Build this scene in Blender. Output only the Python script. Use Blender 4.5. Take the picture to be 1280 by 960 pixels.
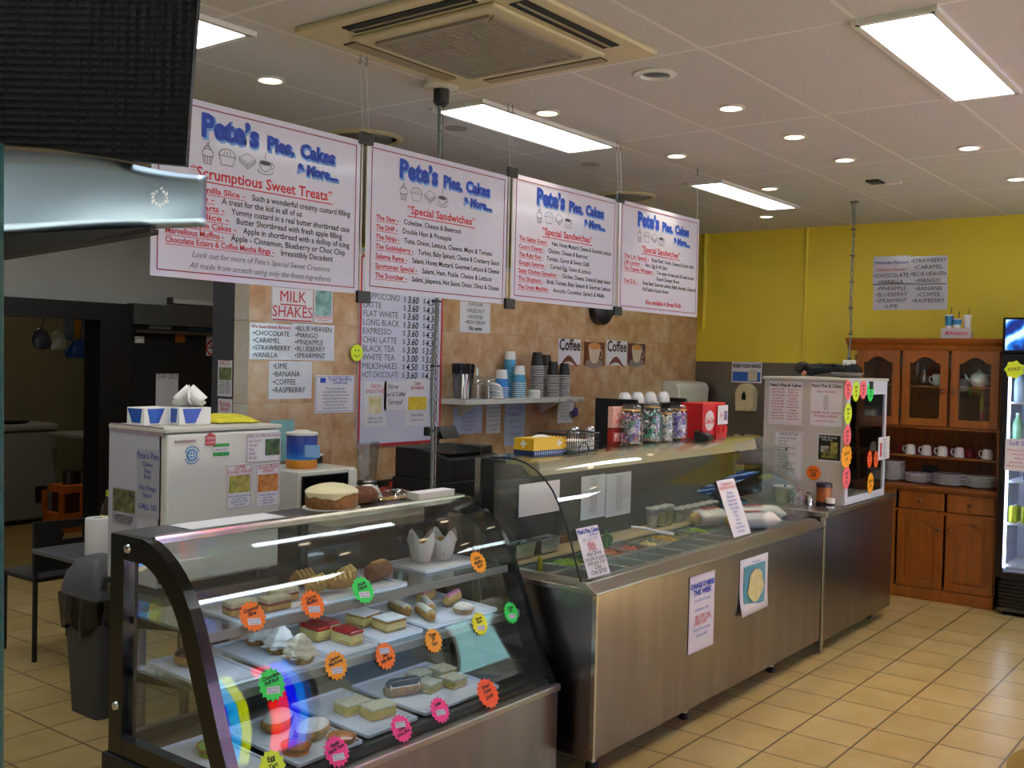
import bpy, bmesh, math, random
from mathutils import Vector, Matrix
random.seed(7)
scene = bpy.context.scene
for o in list(bpy.data.objects):
    bpy.data.objects.remove(o)
COL = scene.collection
PI = math.pi

# ------------------------------------------------------------------ camera
FPX, YAW, PITCH, ROLL, EYE = 1291.75, 0.656859, -0.02236, 0.02305, 1.7
fw = Vector((math.cos(YAW)*math.cos(PITCH), math.sin(YAW)*math.cos(PITCH), math.sin(PITCH)))
r0 = Vector((math.sin(YAW), -math.cos(YAW), 0)); u0 = r0.cross(fw)
rt = r0*math.cos(ROLL)+u0*math.sin(ROLL); upv = -r0*math.sin(ROLL)+u0*math.cos(ROLL)
cam = bpy.data.cameras.new('camera'); cam.sensor_width = 36; cam.lens = 36*FPX/1280; cam.clip_start = 0.05
camo = bpy.data.objects.new('camera', cam); COL.objects.link(camo)
M3 = Matrix((rt, upv, -fw)).transposed()
camo.matrix_world = Matrix.Translation((0, 0, EYE)) @ M3.to_4x4()
scene.camera = camo

def PX(x, y, X=None, Y=None, Z=None):
    """point of the room seen at a pixel of the photograph, on a real plane X=, Y= or Z="""
    d = fw + rt*((x-640)/FPX) + upv*((480-y)/FPX)
    if X is not None: t = X/d.x
    elif Y is not None: t = Y/d.y
    else: t = (Z-EYE)/d.z
    return Vector((0, 0, EYE)) + d*t

# ------------------------------------------------------------------ light / exposure
scene.view_settings.view_transform = 'Standard'
scene.view_settings.look = 'None'
scene.view_settings.gamma = 1
scene.view_settings.use_curve_mapping = False
scene.view_settings.exposure = 0.0
LIGHT_PANEL = 12.0      # fluorescent diffusers
DOWNLIGHT = 7.0        # halogen discs
SKY = 3.0
BEAM = 20.0
TUBE = 9.0             # tubes added under the pastry shelves, and the hood tube
SUN = 160.0           # falls on the pavement outside, high over the street
w = bpy.data.worlds.new('sky'); scene.world = w; w.use_nodes = True
nt = w.node_tree; nt.nodes.clear()
bg = nt.nodes.new('ShaderNodeBackground'); ow = nt.nodes.new('ShaderNodeOutputWorld')
sk = nt.nodes.new('ShaderNodeTexSky'); sk.sky_type = 'HOSEK_WILKIE'; sk.turbidity = 5
sk.sun_direction = (0.2, -0.5, 0.84)
nt.links.new(sk.outputs[0], bg.inputs[0]); bg.inputs[1].default_value = SKY
nt.links.new(bg.outputs[0], ow.inputs[0])
sun = bpy.data.lights.new('sun', 'SUN'); sun.energy = SUN; sun.angle = .02; sun.color = (1, .95, .86)
suno = bpy.data.objects.new('sun', sun); COL.objects.link(suno)
suno.rotation_euler = Vector((-0.15, 0.5, -0.85)).to_track_quat('-Z', 'Y').to_euler()
scene.cycles.max_bounces = 10
scene.cycles.transparent_max_bounces = 24
scene.cycles.glossy_bounces = 5
scene.cycles.transmission_bounces = 8
scene.cycles.caustics_reflective = False
scene.cycles.caustics_refractive = False
scene.cycles.sample_clamp_indirect = 4

# ------------------------------------------------------------------ materials
def lin(c):
    if isinstance(c, str):
        c = c.lstrip('#'); c = tuple(int(c[i:i+2], 16)/255 for i in (0, 2, 4))
    return tuple((v/12.92 if v <= 0.04045 else ((v+0.055)/1.055)**2.4) for v in c)+(1,)
MATS = {}
def base(name):
    m = bpy.data.materials.new(name); m.use_nodes = True
    n = m.node_tree; b = n.nodes['Principled BSDF']; return m, n, b
def mat(name, col, rough=.5, metal=0, noise=0.0, scale=12, bump=0, col2=None, emis=0, stretch=None, coat=0, bscale=None, spec=None, trans=0, sss=0):
    """procedural principled material: colour broken up by noise, optional bump"""
    if name in MATS: return MATS[name]
    m, n, b = base(name); MATS[name] = m
    c = lin(col)
    b.inputs['Roughness'].default_value = rough; b.inputs['Metallic'].default_value = metal
    if spec is not None: b.inputs['Specular IOR Level'].default_value = spec
    if coat: b.inputs['Coat Weight'].default_value = coat; b.inputs['Coat Roughness'].default_value = .08
    if trans: b.inputs['Transmission Weight'].default_value = trans
    if sss: b.inputs['Subsurface Weight'].default_value = sss; b.inputs['Subsurface Radius'].default_value = (.02, .012, .008)
    tc = n.nodes.new('ShaderNodeTexCoord'); vec = tc.outputs['Object']
    if stretch:
        mp = n.nodes.new('ShaderNodeMapping'); mp.inputs['Scale'].default_value = stretch
        n.links.new(vec, mp.inputs[0]); vec = mp.outputs[0]
    nz = n.nodes.new('ShaderNodeTexNoise'); nz.inputs['Scale'].default_value = scale; nz.inputs['Detail'].default_value = 5
    n.links.new(vec, nz.inputs['Vector'])
    mx = n.nodes.new('ShaderNodeMix'); mx.data_type = 'RGBA'
    c2 = lin(col2) if col2 else tuple(v*(1-noise) for v in c[:3])+(1,)
    mx.inputs[6].default_value = c; mx.inputs[7].default_value = c2
    if noise or col2:
        rp = n.nodes.new('ShaderNodeMapRange'); rp.inputs[1].default_value = .35; rp.inputs[2].default_value = .65
        n.links.new(nz.outputs[0], rp.inputs[0]); n.links.new(rp.outputs[0], mx.inputs[0])
    else: mx.inputs[0].default_value = 0
    n.links.new(mx.outputs[2], b.inputs['Base Color'])
    if emis:
        n.links.new(mx.outputs[2], b.inputs['Emission Color']); b.inputs['Emission Strength'].default_value = emis
    if bump:
        bn = n.nodes.new('ShaderNodeBump'); bn.inputs['Strength'].default_value = bump; bn.inputs['Distance'].default_value = .01
        src = nz
        if bscale:
            src = n.nodes.new('ShaderNodeTexNoise'); src.inputs['Scale'].default_value = bscale; n.links.new(vec, src.inputs['Vector'])
        n.links.new(src.outputs[0], bn.inputs['Height']); n.links.new(bn.outputs[0], b.inputs['Normal'])
    return m

def glass_mat(name, tint=(.96, .985, .98), refl=1.0, rough=0.0, f0=.045):
    """thin pane: lets light straight through, reflects by angle"""
    m = bpy.data.materials.new(name); m.use_nodes = True; n = m.node_tree; n.nodes.clear()
    out = n.nodes.new('ShaderNodeOutputMaterial'); tr = n.nodes.new('ShaderNodeBsdfTransparent')
    tr.inputs[0].default_value = tuple(tint)+(1,)
    gl = n.nodes.new('ShaderNodeBsdfGlossy'); gl.inputs['Roughness'].default_value = rough
    gl.inputs[0].default_value = (refl, refl, refl, 1)
    g = n.nodes.new('ShaderNodeNewGeometry'); dt = n.nodes.new('ShaderNodeVectorMath'); dt.operation = 'DOT_PRODUCT'
    n.links.new(g.outputs['Normal'], dt.inputs[0]); n.links.new(g.outputs['Incoming'], dt.inputs[1])
    def mth(op, x, y):
        k = n.nodes.new('ShaderNodeMath'); k.operation = op
        for i, v in enumerate((x, y)):
            if v is None: continue
            if isinstance(v, (int, float)): k.inputs[i].default_value = v
            else: n.links.new(v, k.inputs[i])
        return k.outputs[0]
    s = mth('POWER', mth('SUBTRACT', 1.0, mth('ABSOLUTE', dt.outputs['Value'], None)), 5.0)
    fac = mth('ADD', mth('MULTIPLY', s, 1-f0), f0)
    mx = n.nodes.new('ShaderNodeMixShader')
    n.links.new(fac, mx.inputs[0]); n.links.new(tr.outputs[0], mx.inputs[1]); n.links.new(gl.outputs[0], mx.inputs[2])
    n.links.new(mx.outputs[0], out.inputs[0]); MATS[name] = m
    return m

def emit_mat(name, col, strength):
    m = bpy.data.materials.new(name); m.use_nodes = True; n = m.node_tree; n.nodes.clear()
    out = n.nodes.new('ShaderNodeOutputMaterial'); e = n.nodes.new('ShaderNodeEmission')
    e.inputs[0].default_value = lin(col); e.inputs[1].default_value = strength
    n.links.new(e.outputs[0], out.inputs[0]); MATS[name] = m
    return m

def tile_mat(name, col, col2, line, pitch, off, axes, lw=.004, rough=.35, mottle=9, var=.12, bumpy=.15, wear=None, spec=.5, midc=None):
    """square tiles laid on world axes, with joints and per-tile variation"""
    m, n, b = base(name); MATS[name] = m
    L = n.links.new
    g = n.nodes.new('ShaderNodeNewGeometry'); s = n.nodes.new('ShaderNodeSeparateXYZ'); L(g.outputs['Position'], s.inputs[0])
    def mth(op, a, bb=None, c=None):
        k = n.nodes.new('ShaderNodeMath'); k.operation = op
        for i, v in enumerate((a, bb, c)):
            if v is None: continue
            if isinstance(v, (int, float)): k.inputs[i].default_value = v
            else: L(v, k.inputs[i])
        return k.outputs[0]
    ds, ids = [], []
    for ax, p, of in zip(axes, pitch, off):
        q = mth('DIVIDE', mth('SUBTRACT', s.outputs[ax], of), p)
        fl = mth('FLOOR', q); fr = mth('SUBTRACT', q, fl)
        dd = mth('MULTIPLY', mth('MINIMUM', fr, mth('SUBTRACT', 1.0, fr)), p)
        ds.append(dd); ids.append(fl)
    d = mth('MINIMUM', ds[0], ds[1])
    mask = n.nodes.new('ShaderNodeMapRange'); mask.inputs[1].default_value = lw*.5; mask.inputs[2].default_value = lw*.9
    L(d, mask.inputs[0])
    cx = n.nodes.new('ShaderNodeCombineXYZ'); L(ids[0], cx.inputs[0]); L(ids[1], cx.inputs[1])
    wn = n.nodes.new('ShaderNodeTexWhiteNoise'); L(cx.outputs[0], wn.inputs[0])
    nz = n.nodes.new('ShaderNodeTexNoise'); nz.inputs['Scale'].default_value = mottle; nz.inputs['Detail'].default_value = 7; nz.inputs['Roughness'].default_value = .65
    va = n.nodes.new('ShaderNodeVectorMath'); va.operation = 'MULTIPLY_ADD'
    L(wn.outputs['Color'], va.inputs[0]); va.inputs[1].default_value = (7, 7, 7); L(g.outputs['Position'], va.inputs[2])
    L(va.outputs[0], nz.inputs['Vector'])
    cr = n.nodes.new('ShaderNodeValToRGB'); L(nz.outputs[0], cr.inputs[0])
    cr.color_ramp.elements[0].position = .36; cr.color_ramp.elements[0].color = lin(col)
    cr.color_ramp.elements[1].position = .66; cr.color_ramp.elements[1].color = lin(col2)
    if midc:
        e = cr.color_ramp.elements.new(.52); e.color = lin(midc)
    hs = n.nodes.new('ShaderNodeHueSaturation'); L(cr.outputs[0], hs.inputs['Color'])
    L(mth('MULTIPLY_ADD', wn.outputs[0], var, 1-var*.5), hs.inputs['Value'])
    mx = n.nodes.new('ShaderNodeMix'); mx.data_type = 'RGBA'
    L(mask.outputs[0], mx.inputs[0]); mx.inputs[6].default_value = lin(line); L(hs.outputs[0], mx.inputs[7])
    L(mx.outputs[2], b.inputs['Base Color'])
    b.inputs['Roughness'].default_value = rough; b.inputs['Specular IOR Level'].default_value = spec
    bn = n.nodes.new('ShaderNodeBump'); bn.inputs['Strength'].default_value = bumpy; bn.inputs['Distance'].default_value = .004
    L(mask.outputs[0], bn.inputs['Height']); L(bn.outputs[0], b.inputs['Normal'])
    return m

# ------------------------------------------------------------------ mesh builder
class MB:
    def __init__(s): s.v = []; s.f = []; s.mi = []; s.m = 0
    def vert(s, p): s.v.append(tuple(p)); return len(s.v)-1
    def face(s, idx): s.f.append(tuple(idx)); s.mi.append(s.m)
    def add(s, vs, fs):
        o = len(s.v); s.v.extend(tuple(p) for p in vs)
        for f in fs: s.face([i+o for i in f])
        return s
    def box(s, a, b):
        (x0, y0, z0), (x1, y1, z1) = a, b
        x0, x1 = min(x0, x1), max(x0, x1); y0, y1 = min(y0, y1), max(y0, y1); z0, z1 = min(z0, z1), max(z0, z1)
        return s.add([(x0,y0,z0),(x1,y0,z0),(x1,y1,z0),(x0,y1,z0),(x0,y0,z1),(x1,y0,z1),(x1,y1,z1),(x0,y1,z1)],
              [(0,3,2,1),(4,5,6,7),(0,1,5,4),(1,2,6,5),(2,3,7,6),(3,0,4,7)])
    def cbox(s, c, d): return s.box([c[i]-d[i]/2 for i in range(3)], [c[i]+d[i]/2 for i in range(3)])
    def lathe(s, prof, n=20, c=(0, 0), sx=1, sy=1):
        o = len(s.v)
        for r, z in prof:
            for k in range(n):
                a = 2*PI*k/n; s.v.append((c[0]+r*sx*math.cos(a), c[1]+r*sy*math.sin(a), z))
        for i in range(len(prof)-1):
            for k in range(n):
                k2 = (k+1) % n
                s.face((o+i*n+k, o+i*n+k2, o+(i+1)*n+k2, o+(i+1)*n+k))
        if prof[0][0] > 1e-5: s.face([o+k for k in range(n)][::-1])
        if prof[-1][0] > 1e-5: s.face([o+(len(prof)-1)*n+k for k in range(n)])
        return s
    def tube(s, path, r, n=8, closed=False):
        P = [Vector(p) for p in path]; o = len(s.v); N = len(P)
        prev = None
        for i, p in enumerate(P):
            if closed: t = (P[(i+1) % N]-P[i-1])
            else: t = P[min(i+1, N-1)]-P[max(i-1, 0)]
            t = t.normalized() if t.length > 1e-9 else Vector((0, 0, 1))
            if prev is None:
                a = Vector((0, 0, 1)) if abs(t.z) < .9 else Vector((1, 0, 0))
                prev = (a-t*a.dot(t)).normalized()
            else:
                q = prev-t*prev.dot(t); prev = q.normalized() if q.length > 1e-6 else prev
            b2 = t.cross(prev); rr = r[i] if isinstance(r, (list, tuple)) else r
            for k in range(n):
                a = 2*PI*k/n; s.v.append(tuple(p+prev*(rr*math.cos(a))+b2*(rr*math.sin(a))))
        for i in range(N if closed else N-1):
            j = (i+1) % N
            for k in range(n):
                k2 = (k+1) % n; s.face((o+i*n+k, o+i*n+k2, o+j*n+k2, o+j*n+k))
        if not closed:
            s.face([o+k for k in range(n)][::-1]); s.face([o+(N-1)*n+k for k in range(n)])
        return s
    def prism(s, poly, a, b, axis='x'):
        """poly: 2-D outline; extruded from a to b along axis (x: poly=(y,z); y: (x,z); z: (x,y))"""
        o = len(s.v); n = len(poly)
        def P(p, t): return {'x': (t, p[0], p[1]), 'y': (p[0], t, p[1]), 'z': (p[0], p[1], t)}[axis]
        for t in (a, b):
            for p in poly: s.v.append(P(p, t))
        s.face([o+i for i in range(n)]); s.face([o+n+i for i in range(n)][::-1])
        for i in range(n): j = (i+1) % n; s.face((o+i, o+j, o+n+j, o+n+i))
        return s
    def strip(s, inner, outer, a, b, axis='x'):
        """solid band between two matching open polylines"""
        return [s.prism([outer[i], outer[i+1], inner[i+1], inner[i]], a, b, axis) for i in range(len(inner)-1)] and s
    def sph(s, c, rx, ry=None, rz=None, n=14, m=8, z0=-1.0):
        ry = ry or rx; rz = rz or rx; o = len(s.v)
        a0 = math.asin(max(-1, z0))
        for i in range(m+1):
            t = a0+(PI/2-a0)*i/m
            for k in range(n):
                a = 2*PI*k/n
                s.v.append((c[0]+rx*math.cos(t)*math.cos(a), c[1]+ry*math.cos(t)*math.sin(a), c[2]+rz*math.sin(t)))
        for i in range(m):
            for k in range(n):
                k2 = (k+1) % n; s.face((o+i*n+k, o+i*n+k2, o+(i+1)*n+k2, o+(i+1)*n+k))
        s.face([o+k for k in range(n)][::-1]); s.face([o+m*n+k for k in range(n)])
        return s
    def sheet(s, fn, nu, nv, th=.0):
        """surface fn(u,v)->point, u,v in 0..1, given thickness th (downwards along -normal estimate z)"""
        o = len(s.v)
        for i in range(nu+1):
            for j in range(nv+1): s.v.append(tuple(fn(i/nu, j/nv)))
        w_ = nv+1
        for i in range(nu):
            for j in range(nv): s.face((o+i*w_+j, o+(i+1)*w_+j, o+(i+1)*w_+j+1, o+i*w_+j+1))
        return s
    def rot(s, start, ang, axis='Z', c=(0, 0, 0)):
        R = Matrix.Rotation(ang, 3, axis); c = Vector(c)
        for i in range(start, len(s.v)): s.v[i] = tuple(c+R @ (Vector(s.v[i])-c))
        return s
    def jitter(s, start, amt, seed=0):
        rr = random.Random(seed)
        for i in range(start, len(s.v)):
            s.v[i] = tuple(c+rr.uniform(-amt, amt) for c in s.v[i])
        return s

def mk(name, mb, mats, parent=None, smooth=False, bevel=0, solid=0, sub=0, world=False, fixn=True):
    me = bpy.data.meshes.new(name)
    v = mb.v
    if world and parent is not None:
        inv = WM(parent).inverted(); v = [tuple(inv @ Vector(p)) for p in v]
    me.from_pydata(v, [], mb.f)
    if not isinstance(mats, (list, tuple)): mats = [mats]
    for m in mats: me.materials.append(m)
    for p, i in zip(me.polygons, mb.mi): p.material_index = i
    if fixn:
        b = bmesh.new(); b.from_mesh(me); bmesh.ops.recalc_face_normals(b, faces=b.faces); b.to_mesh(me); b.free()
    if smooth:
        for p in me.polygons: p.use_smooth = True
        try: me.set_sharp_from_angle(angle=math.radians(smooth if smooth > 1 else 40))
        except Exception: pass
    o = bpy.data.objects.new(name, me); COL.objects.link(o)
    if parent is not None: o.parent = parent
    if solid:
        md = o.modifiers.new('solid', 'SOLIDIFY'); md.thickness = solid; md.offset = 0
    if bevel:
        md = o.modifiers.new('bevel', 'BEVEL'); md.width = bevel; md.segments = 2; md.limit_method = 'ANGLE'
    if sub:
        md = o.modifiers.new('sub', 'SUBSURF'); md.levels = sub; md.render_levels = sub
    return o
def WM(o):
    m = Matrix.LocRotScale(o.location, o.rotation_euler, o.scale)
    return WM(o.parent) @ m if o.parent is not None else m
def tag(o, label, cat, group=None, kind=None):
    o['label'] = label; o['category'] = cat
    if group: o['group'] = group
    if kind: o['kind'] = kind
    return o
def thing(name, label, cat, loc=(0, 0, 0), rz=0, group=None, rx=0, ry=0):
    o = bpy.data.objects.new(name, None); COL.objects.link(o); o.empty_display_size = .05
    o.location = loc; o.rotation_euler = (rx, ry, rz)
    return tag(o, label, cat, group)
def struct(name, mb, m, parent=None, **k):
    o = mk(name, mb, m, parent, **k)
    if parent is None: o['kind'] = 'structure'
    return o
def dup(root, loc=None, rz=None, label=None, group=None):
    def cp(o, par):
        c = o.copy(); COL.objects.link(c)
        if par is not None: c.parent = par
        for ch in list(o.children): cp(ch, c)
        return c
    r = cp(root, None)
    if loc is not None: r.location = loc
    if rz is not None: r.rotation_euler = (root.rotation_euler.x, root.rotation_euler.y, rz)
    if label: r['label'] = label
    if group: r['group'] = group
    return r

# text: every line of one colour on one sheet becomes one mesh part
def glyphs(s, size, x=0, y=0, width=None, align='LEFT', bold=0, shear=0, res=2):
    cu = bpy.data.curves.new('t', 'FONT'); cu.body = s; cu.size = size; cu.align_x = align
    cu.resolution_u = res; cu.offset = bold; cu.shear = shear; cu.fill_mode = 'FRONT' if False else 'BOTH'
    ob = bpy.data.objects.new('t', cu); COL.objects.link(ob)
    dg = bpy.context.evaluated_depsgraph_get(); dg.update()
    me = bpy.data.meshes.new_from_object(ob.evaluated_get(dg))
    V = [v.co.copy() for v in me.vertices]; F = [tuple(p.vertices) for p in me.polygons]
    bpy.data.objects.remove(ob); bpy.data.curves.remove(cu); bpy.data.meshes.remove(me)
    if V and width:
        a, b = min(v.x for v in V), max(v.x for v in V)
        k = width/max(b-a, 1e-6)
        x_al = {'LEFT': a, 'CENTER': (a+b)/2, 'RIGHT': b}[align]
        for v in V: v.x = (v.x-x_al)*k
    return [(v.x+x, v.y+y) for v in V], F
def lettering(name, parent, m, lines, depth=.0012, face='-y'):
    """lines: (text, x, z, size, {opts}); stands on the sheet's local xz plane at y=-depth"""
    mb = MB()
    for ln in lines:
        t, x, z, size = ln[:4]; op = dict(ln[4]) if len(ln) > 4 else {}
        dz = op.pop('d', 0); ul = op.pop('ul', None); ang = op.pop('ang', 0); fit = op.pop('maxw', None)
        V, F = glyphs(t, size, 0, 0, **op)
        if fit and V:
            a, b = min(p[0] for p in V), max(p[0] for p in V)
            if b-a > fit:
                k = fit/(b-a); V = [(p[0]*k, p[1]) for p in V]
        ca, sa = math.cos(ang), math.sin(ang)
        if ul and V:
            a, b = min(p[0] for p in V), max(p[0] for p in V); o = len(V)
            V = V+[(a, -ul*2.2), (b, -ul*2.2), (b, -ul*3.2), (a, -ul*3.2)]; F = F+[(o, o+3, o+2, o+1)]
        V = [(p[0]*ca-p[1]*sa+x, p[0]*sa+p[1]*ca+z) for p in V]
        if face == '-y': mb.add([(a, -depth-dz, b) for a, b in V], F)
        else: mb.add([(a, b, depth+dz) for a, b in V], F)
    return mk(name, mb, m, parent, fixn=False)
# ------------------------------------------------------------------ shared materials
ZC = 2.87; YT = 4.36; XW = 8.35; YK = 7.73; YR = -1.0; XL = -2.6
mat('plaster', '#b9b6ab', .9, noise=.06, scale=3, bump=.03)
mat('grey_plaster', '#bdbdb8', .9, noise=.08, scale=3)
mat('yellow_paint', '#ead03a', .6, noise=.07, scale=2.5, bump=.04)
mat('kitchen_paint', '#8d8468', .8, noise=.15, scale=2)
mat('black_frame', '#141312', .45, noise=.2)
mat('black_gloss', '#0c0c0d', .18, noise=.1)
mat('black_plastic', '#161617', .5, noise=.15)
mat('dark_door', '#0e0d0c', .6, noise=.3)
mat('steel', '#b3aca2', .3, 1, noise=.14, scale=3, stretch=(1, 1, 14))
mat('steel_panel', '#9c9497', .27, 1, noise=.2, scale=2.2, stretch=(5, 1, .8), bump=.015)
mat('steel_dark', '#6d6a66', .35, 1, noise=.15, scale=4)
mat('steel_bright', '#d5d3cd', .16, 1, noise=.06, scale=8)
mat('chrome', '#d9d9d9', .08, 1)
mat('white_plastic', '#dcdad2', .45, noise=.04)
mat('white_enamel', '#d6d5cb', .3, noise=.05, scale=2, coat=.3)
mat('cream_plastic', '#cbbf98', .4, noise=.05)
mat('cream_metal', '#c9bd93', .5, noise=.12, scale=2)
mat('paper', '#e4e2e6', .6, noise=.03, scale=2)
mat('laminated', '#dfe0ea', .12, noise=.05, scale=14, bump=.35, bscale=16, coat=1)
mat('sign_board', '#d2d4e6', .28, noise=.02, scale=1, coat=.3)
mat('ink', '#17171c', .7); mat('ink_grey', '#4a4a52', .7); mat('ink_red', '#c1252c', .6); mat('ink_blue', '#1c3fa8', .6)
mat('ink_sky', '#6fa2de', .6); mat('ink_maroon', '#8a3348', .6); mat('ink_pink', '#d0607c', .6); mat('ink_green', '#1e8a3c', .6)
mat('rubber', '#121212', .7); mat('white', '#efeeea', .5); mat('red_plastic', '#c31d22', .35, noise=.05)
mat('pine', '#9a571a', .42, noise=.3, scale=5, stretch=(6, 6, .7), coat=.25)
mat('pine_dark', '#6d3a12', .45, noise=.3, scale=5, stretch=(6, 6, .7), coat=.2)
mat('pine_flat', '#8a4e18', .45, noise=.3, scale=5, stretch=(6, .7, 6), coat=.2)
mat('back_void', '#050505', .9)
glass_mat('glass'); glass_mat('glass_green', (.90, .95, .92)); glass_mat('jar_glass', (.975, .98, .98), f0=.07); glass_mat('clear_plastic', (.90, .93, .94), f0=.14)
emit_mat('diffuser', '#f3faff', LIGHT_PANEL); emit_mat('halogen', '#ffe9c8', DOWNLIGHT)
MT = MATS
floor_m = tile_mat('floor_tiles', '#b99a5e', '#cbb078', '#6b5a3c', (.313, .287), (5.536-.313*20, 2.150-.287*20), (0, 1), lw=.007, rough=.28, mottle=3, var=.09)
wall_m = tile_mat('wall_tiles', '#b4875c', '#cdb090', '#ad9272', (.32, .435), (3.677, 1.445), (0, 2), lw=.003, rough=.22, mottle=8, var=.05, bumpy=.05, midc='#c49f78')
wallend_m = tile_mat('wall_tiles_end', '#cdbda6', '#dad2c6', '#b39a80', (.32, .435), (4.3, 1.445), (1, 2), lw=.004, rough=.06, mottle=7, var=.05, bumpy=.08)
ceil_m = tile_mat('ceiling_tiles', '#bab8b3', '#c4c2bd', '#d6d3cc', (1.22, .578), (3.455-12.2, 1.24-5.78), (0, 1), lw=.012, rough=.9, mottle=60, var=.04, bumpy=.2, spec=.2)

# ------------------------------------------------------------------ the room
struct('floor', MB().box((XL-.2, YR-.2, -.1), (XW+.2, YK, 0)), floor_m)
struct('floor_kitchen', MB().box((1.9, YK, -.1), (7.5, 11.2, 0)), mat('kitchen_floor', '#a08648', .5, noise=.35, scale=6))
struct('ceiling', MB().box((XL-.2, YR-.2, ZC), (XW+.2, YK+.12, ZC+.1)).box((1.9, YK+.12, ZC), (7.5, 11.4, ZC+.1)), ceil_m)
mb = MB().box((3.41, YT, 0), (XW, YT+.12, 2.31))
for i, p in enumerate(mb.f):
    xs = [mb.v[k][0] for k in p]
    if max(xs)-min(xs) < 1e-4 and xs[0] < 4: mb.mi[i] = 1
o = struct('wall_tiled', mb, [wall_m, wallend_m])
struct('trim_cap', MB().box((3.40, YT-.006, 2.31), (XW, YT+.126, 2.335)), mat('cap_grey', '#8f9089', .6))
struct('wall_yellow', MB().box((XW, 1.0, 0), (XW+.15, YK, ZC)), MT['yellow_paint'])
struct('wall_end_grey', MB().box((XW, YR-.2, 0), (XW+.15, 1.0, ZC)), MT['grey_plaster'])
struct('wall_left', MB().box((XL-.15, YR-.2, 0), (XL, YK+.15, ZC)), MT['grey_plaster'])
mb = MB().box((XL, YK, 0), (.3, YK+.12, ZC)); mb.box((1.5, YK, 0), (3.70, YK+.12, ZC)); mb.box((.3, YK, 0), (1.5, YK+.12, .9)); mb.box((.3, YK, 2.2), (1.5, YK+.12, ZC)); mb.box((3.70, YK, 2.09), (4.78, YK+.12, ZC)); mb.box((4.78, YK, 0), (6.2, YK+.12, ZC))
struct('wall_kitchen', mb, MT['grey_plaster'])
struct('wall_back_yellow', MB().box((6.2, YK, 0), (XW, YK+.12, ZC)), MT['yellow_paint'])
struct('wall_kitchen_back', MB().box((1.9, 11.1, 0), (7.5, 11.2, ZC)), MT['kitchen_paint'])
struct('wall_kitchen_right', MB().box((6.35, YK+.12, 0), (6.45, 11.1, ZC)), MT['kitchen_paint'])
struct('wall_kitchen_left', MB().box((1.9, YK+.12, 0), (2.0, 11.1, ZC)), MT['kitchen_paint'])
struct('window_10', MB().box((.3, YK+.05, .9), (1.5, YK+.058, 2.2)), MT['glass'])
struct('trim_back_window', MB().box((.3, YK+.03, .9), (.35, YK+.09, 2.2)).box((1.45, YK+.03, .9), (1.5, YK+.09, 2.2)).box((.88, YK+.03, .9), (.92, YK+.09, 2.2)).box((.3, YK+.03, .9), (1.5, YK+.09, .95)).box((.3, YK+.03, 2.15), (1.5, YK+.09, 2.2)), MT['white_plastic'])
# dark doorway to the kitchen
d1 = tag(bpy.data.objects.new('door_1', None), 'black framed doorway to the dim kitchen', 'doorway', kind='structure'); COL.objects.link(d1); d1.location = (4.1, YK, 0)
mb = MB().box((3.3, YK-.09, 1.95), (4.78, YK+.14, 2.09)); mk('head_beam', mb, MT['black_frame'], d1, world=True)
mb = MB().box((4.52, YK-.09, 0), (4.80, YK+.14, 1.95)); mk('jamb', mb, MT['black_frame'], d1, world=True)
mb = MB().box((3.52, YK-.09, 0), (3.70, YK+.14, 1.95)); mk('jamb', mb, MT['black_frame'], d1, world=True)
# closed dark door in the recess to the right of it
d2 = tag(bpy.data.objects.new('door_2', None), 'closed dark door with a no smoking notice', 'door', kind='structure'); COL.objects.link(d2); d2.location = (5.3, YK, 0)
mk('door_leaf', MB().box((4.82, YK-.05, 0), (5.95, YK, 1.93)), MT['dark_door'], d2, world=True)
mk('door_head', MB().box((4.80, YK-.12, 1.93), (6.1, YK, 2.1)), mat('head_grey', '#4b4a47', .5, noise=.2), d2, world=True)
mk('door_track', MB().box((4.80, YK-.15, 1.86), (6.1, YK-.05, 1.885)), MT['steel_dark'], d2, world=True)
# dark post closing the tiled partition
struct('trim_post', MB().box((3.412, YT+.12, 0), (3.6, YT+.31, 2.335)), mat('post_grey', '#38363a', .5, noise=.1))
# stainless splashback on the yellow wall
za = PX(900, 452, X=XW).z
struct('trim_splashback', MB().box((XW-.008, 2.0, .0), (XW, YT, za)), mat('splash_steel', '#8d8880', .42, 1, noise=.15, scale=3))
# yellow wall conduits
def conduit(label, path, r=.017):
    tag(mk('wall_conduit', MB().tube(path, r, 8), MT['yellow_paint'], smooth=True), label, 'conduit')
p = PX(884, 290, X=XW); q = PX(881, 408, X=XW)
conduit('yellow painted pipe ending half way down the wall beside the hanging signs', [(XW-.02, p.y, ZC), (XW-.02, p.y, q.z+.03), (XW-.012, p.y+.005, q.z), (XW, p.y+.03, q.z-.02)], .022)
p = PX(1010, 285, X=XW)
conduit('thin yellow painted conduit running up the wall behind the food warmer', [(XW-.012, p.y, ZC), (XW-.012, p.y, 1.0)], .013)
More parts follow.
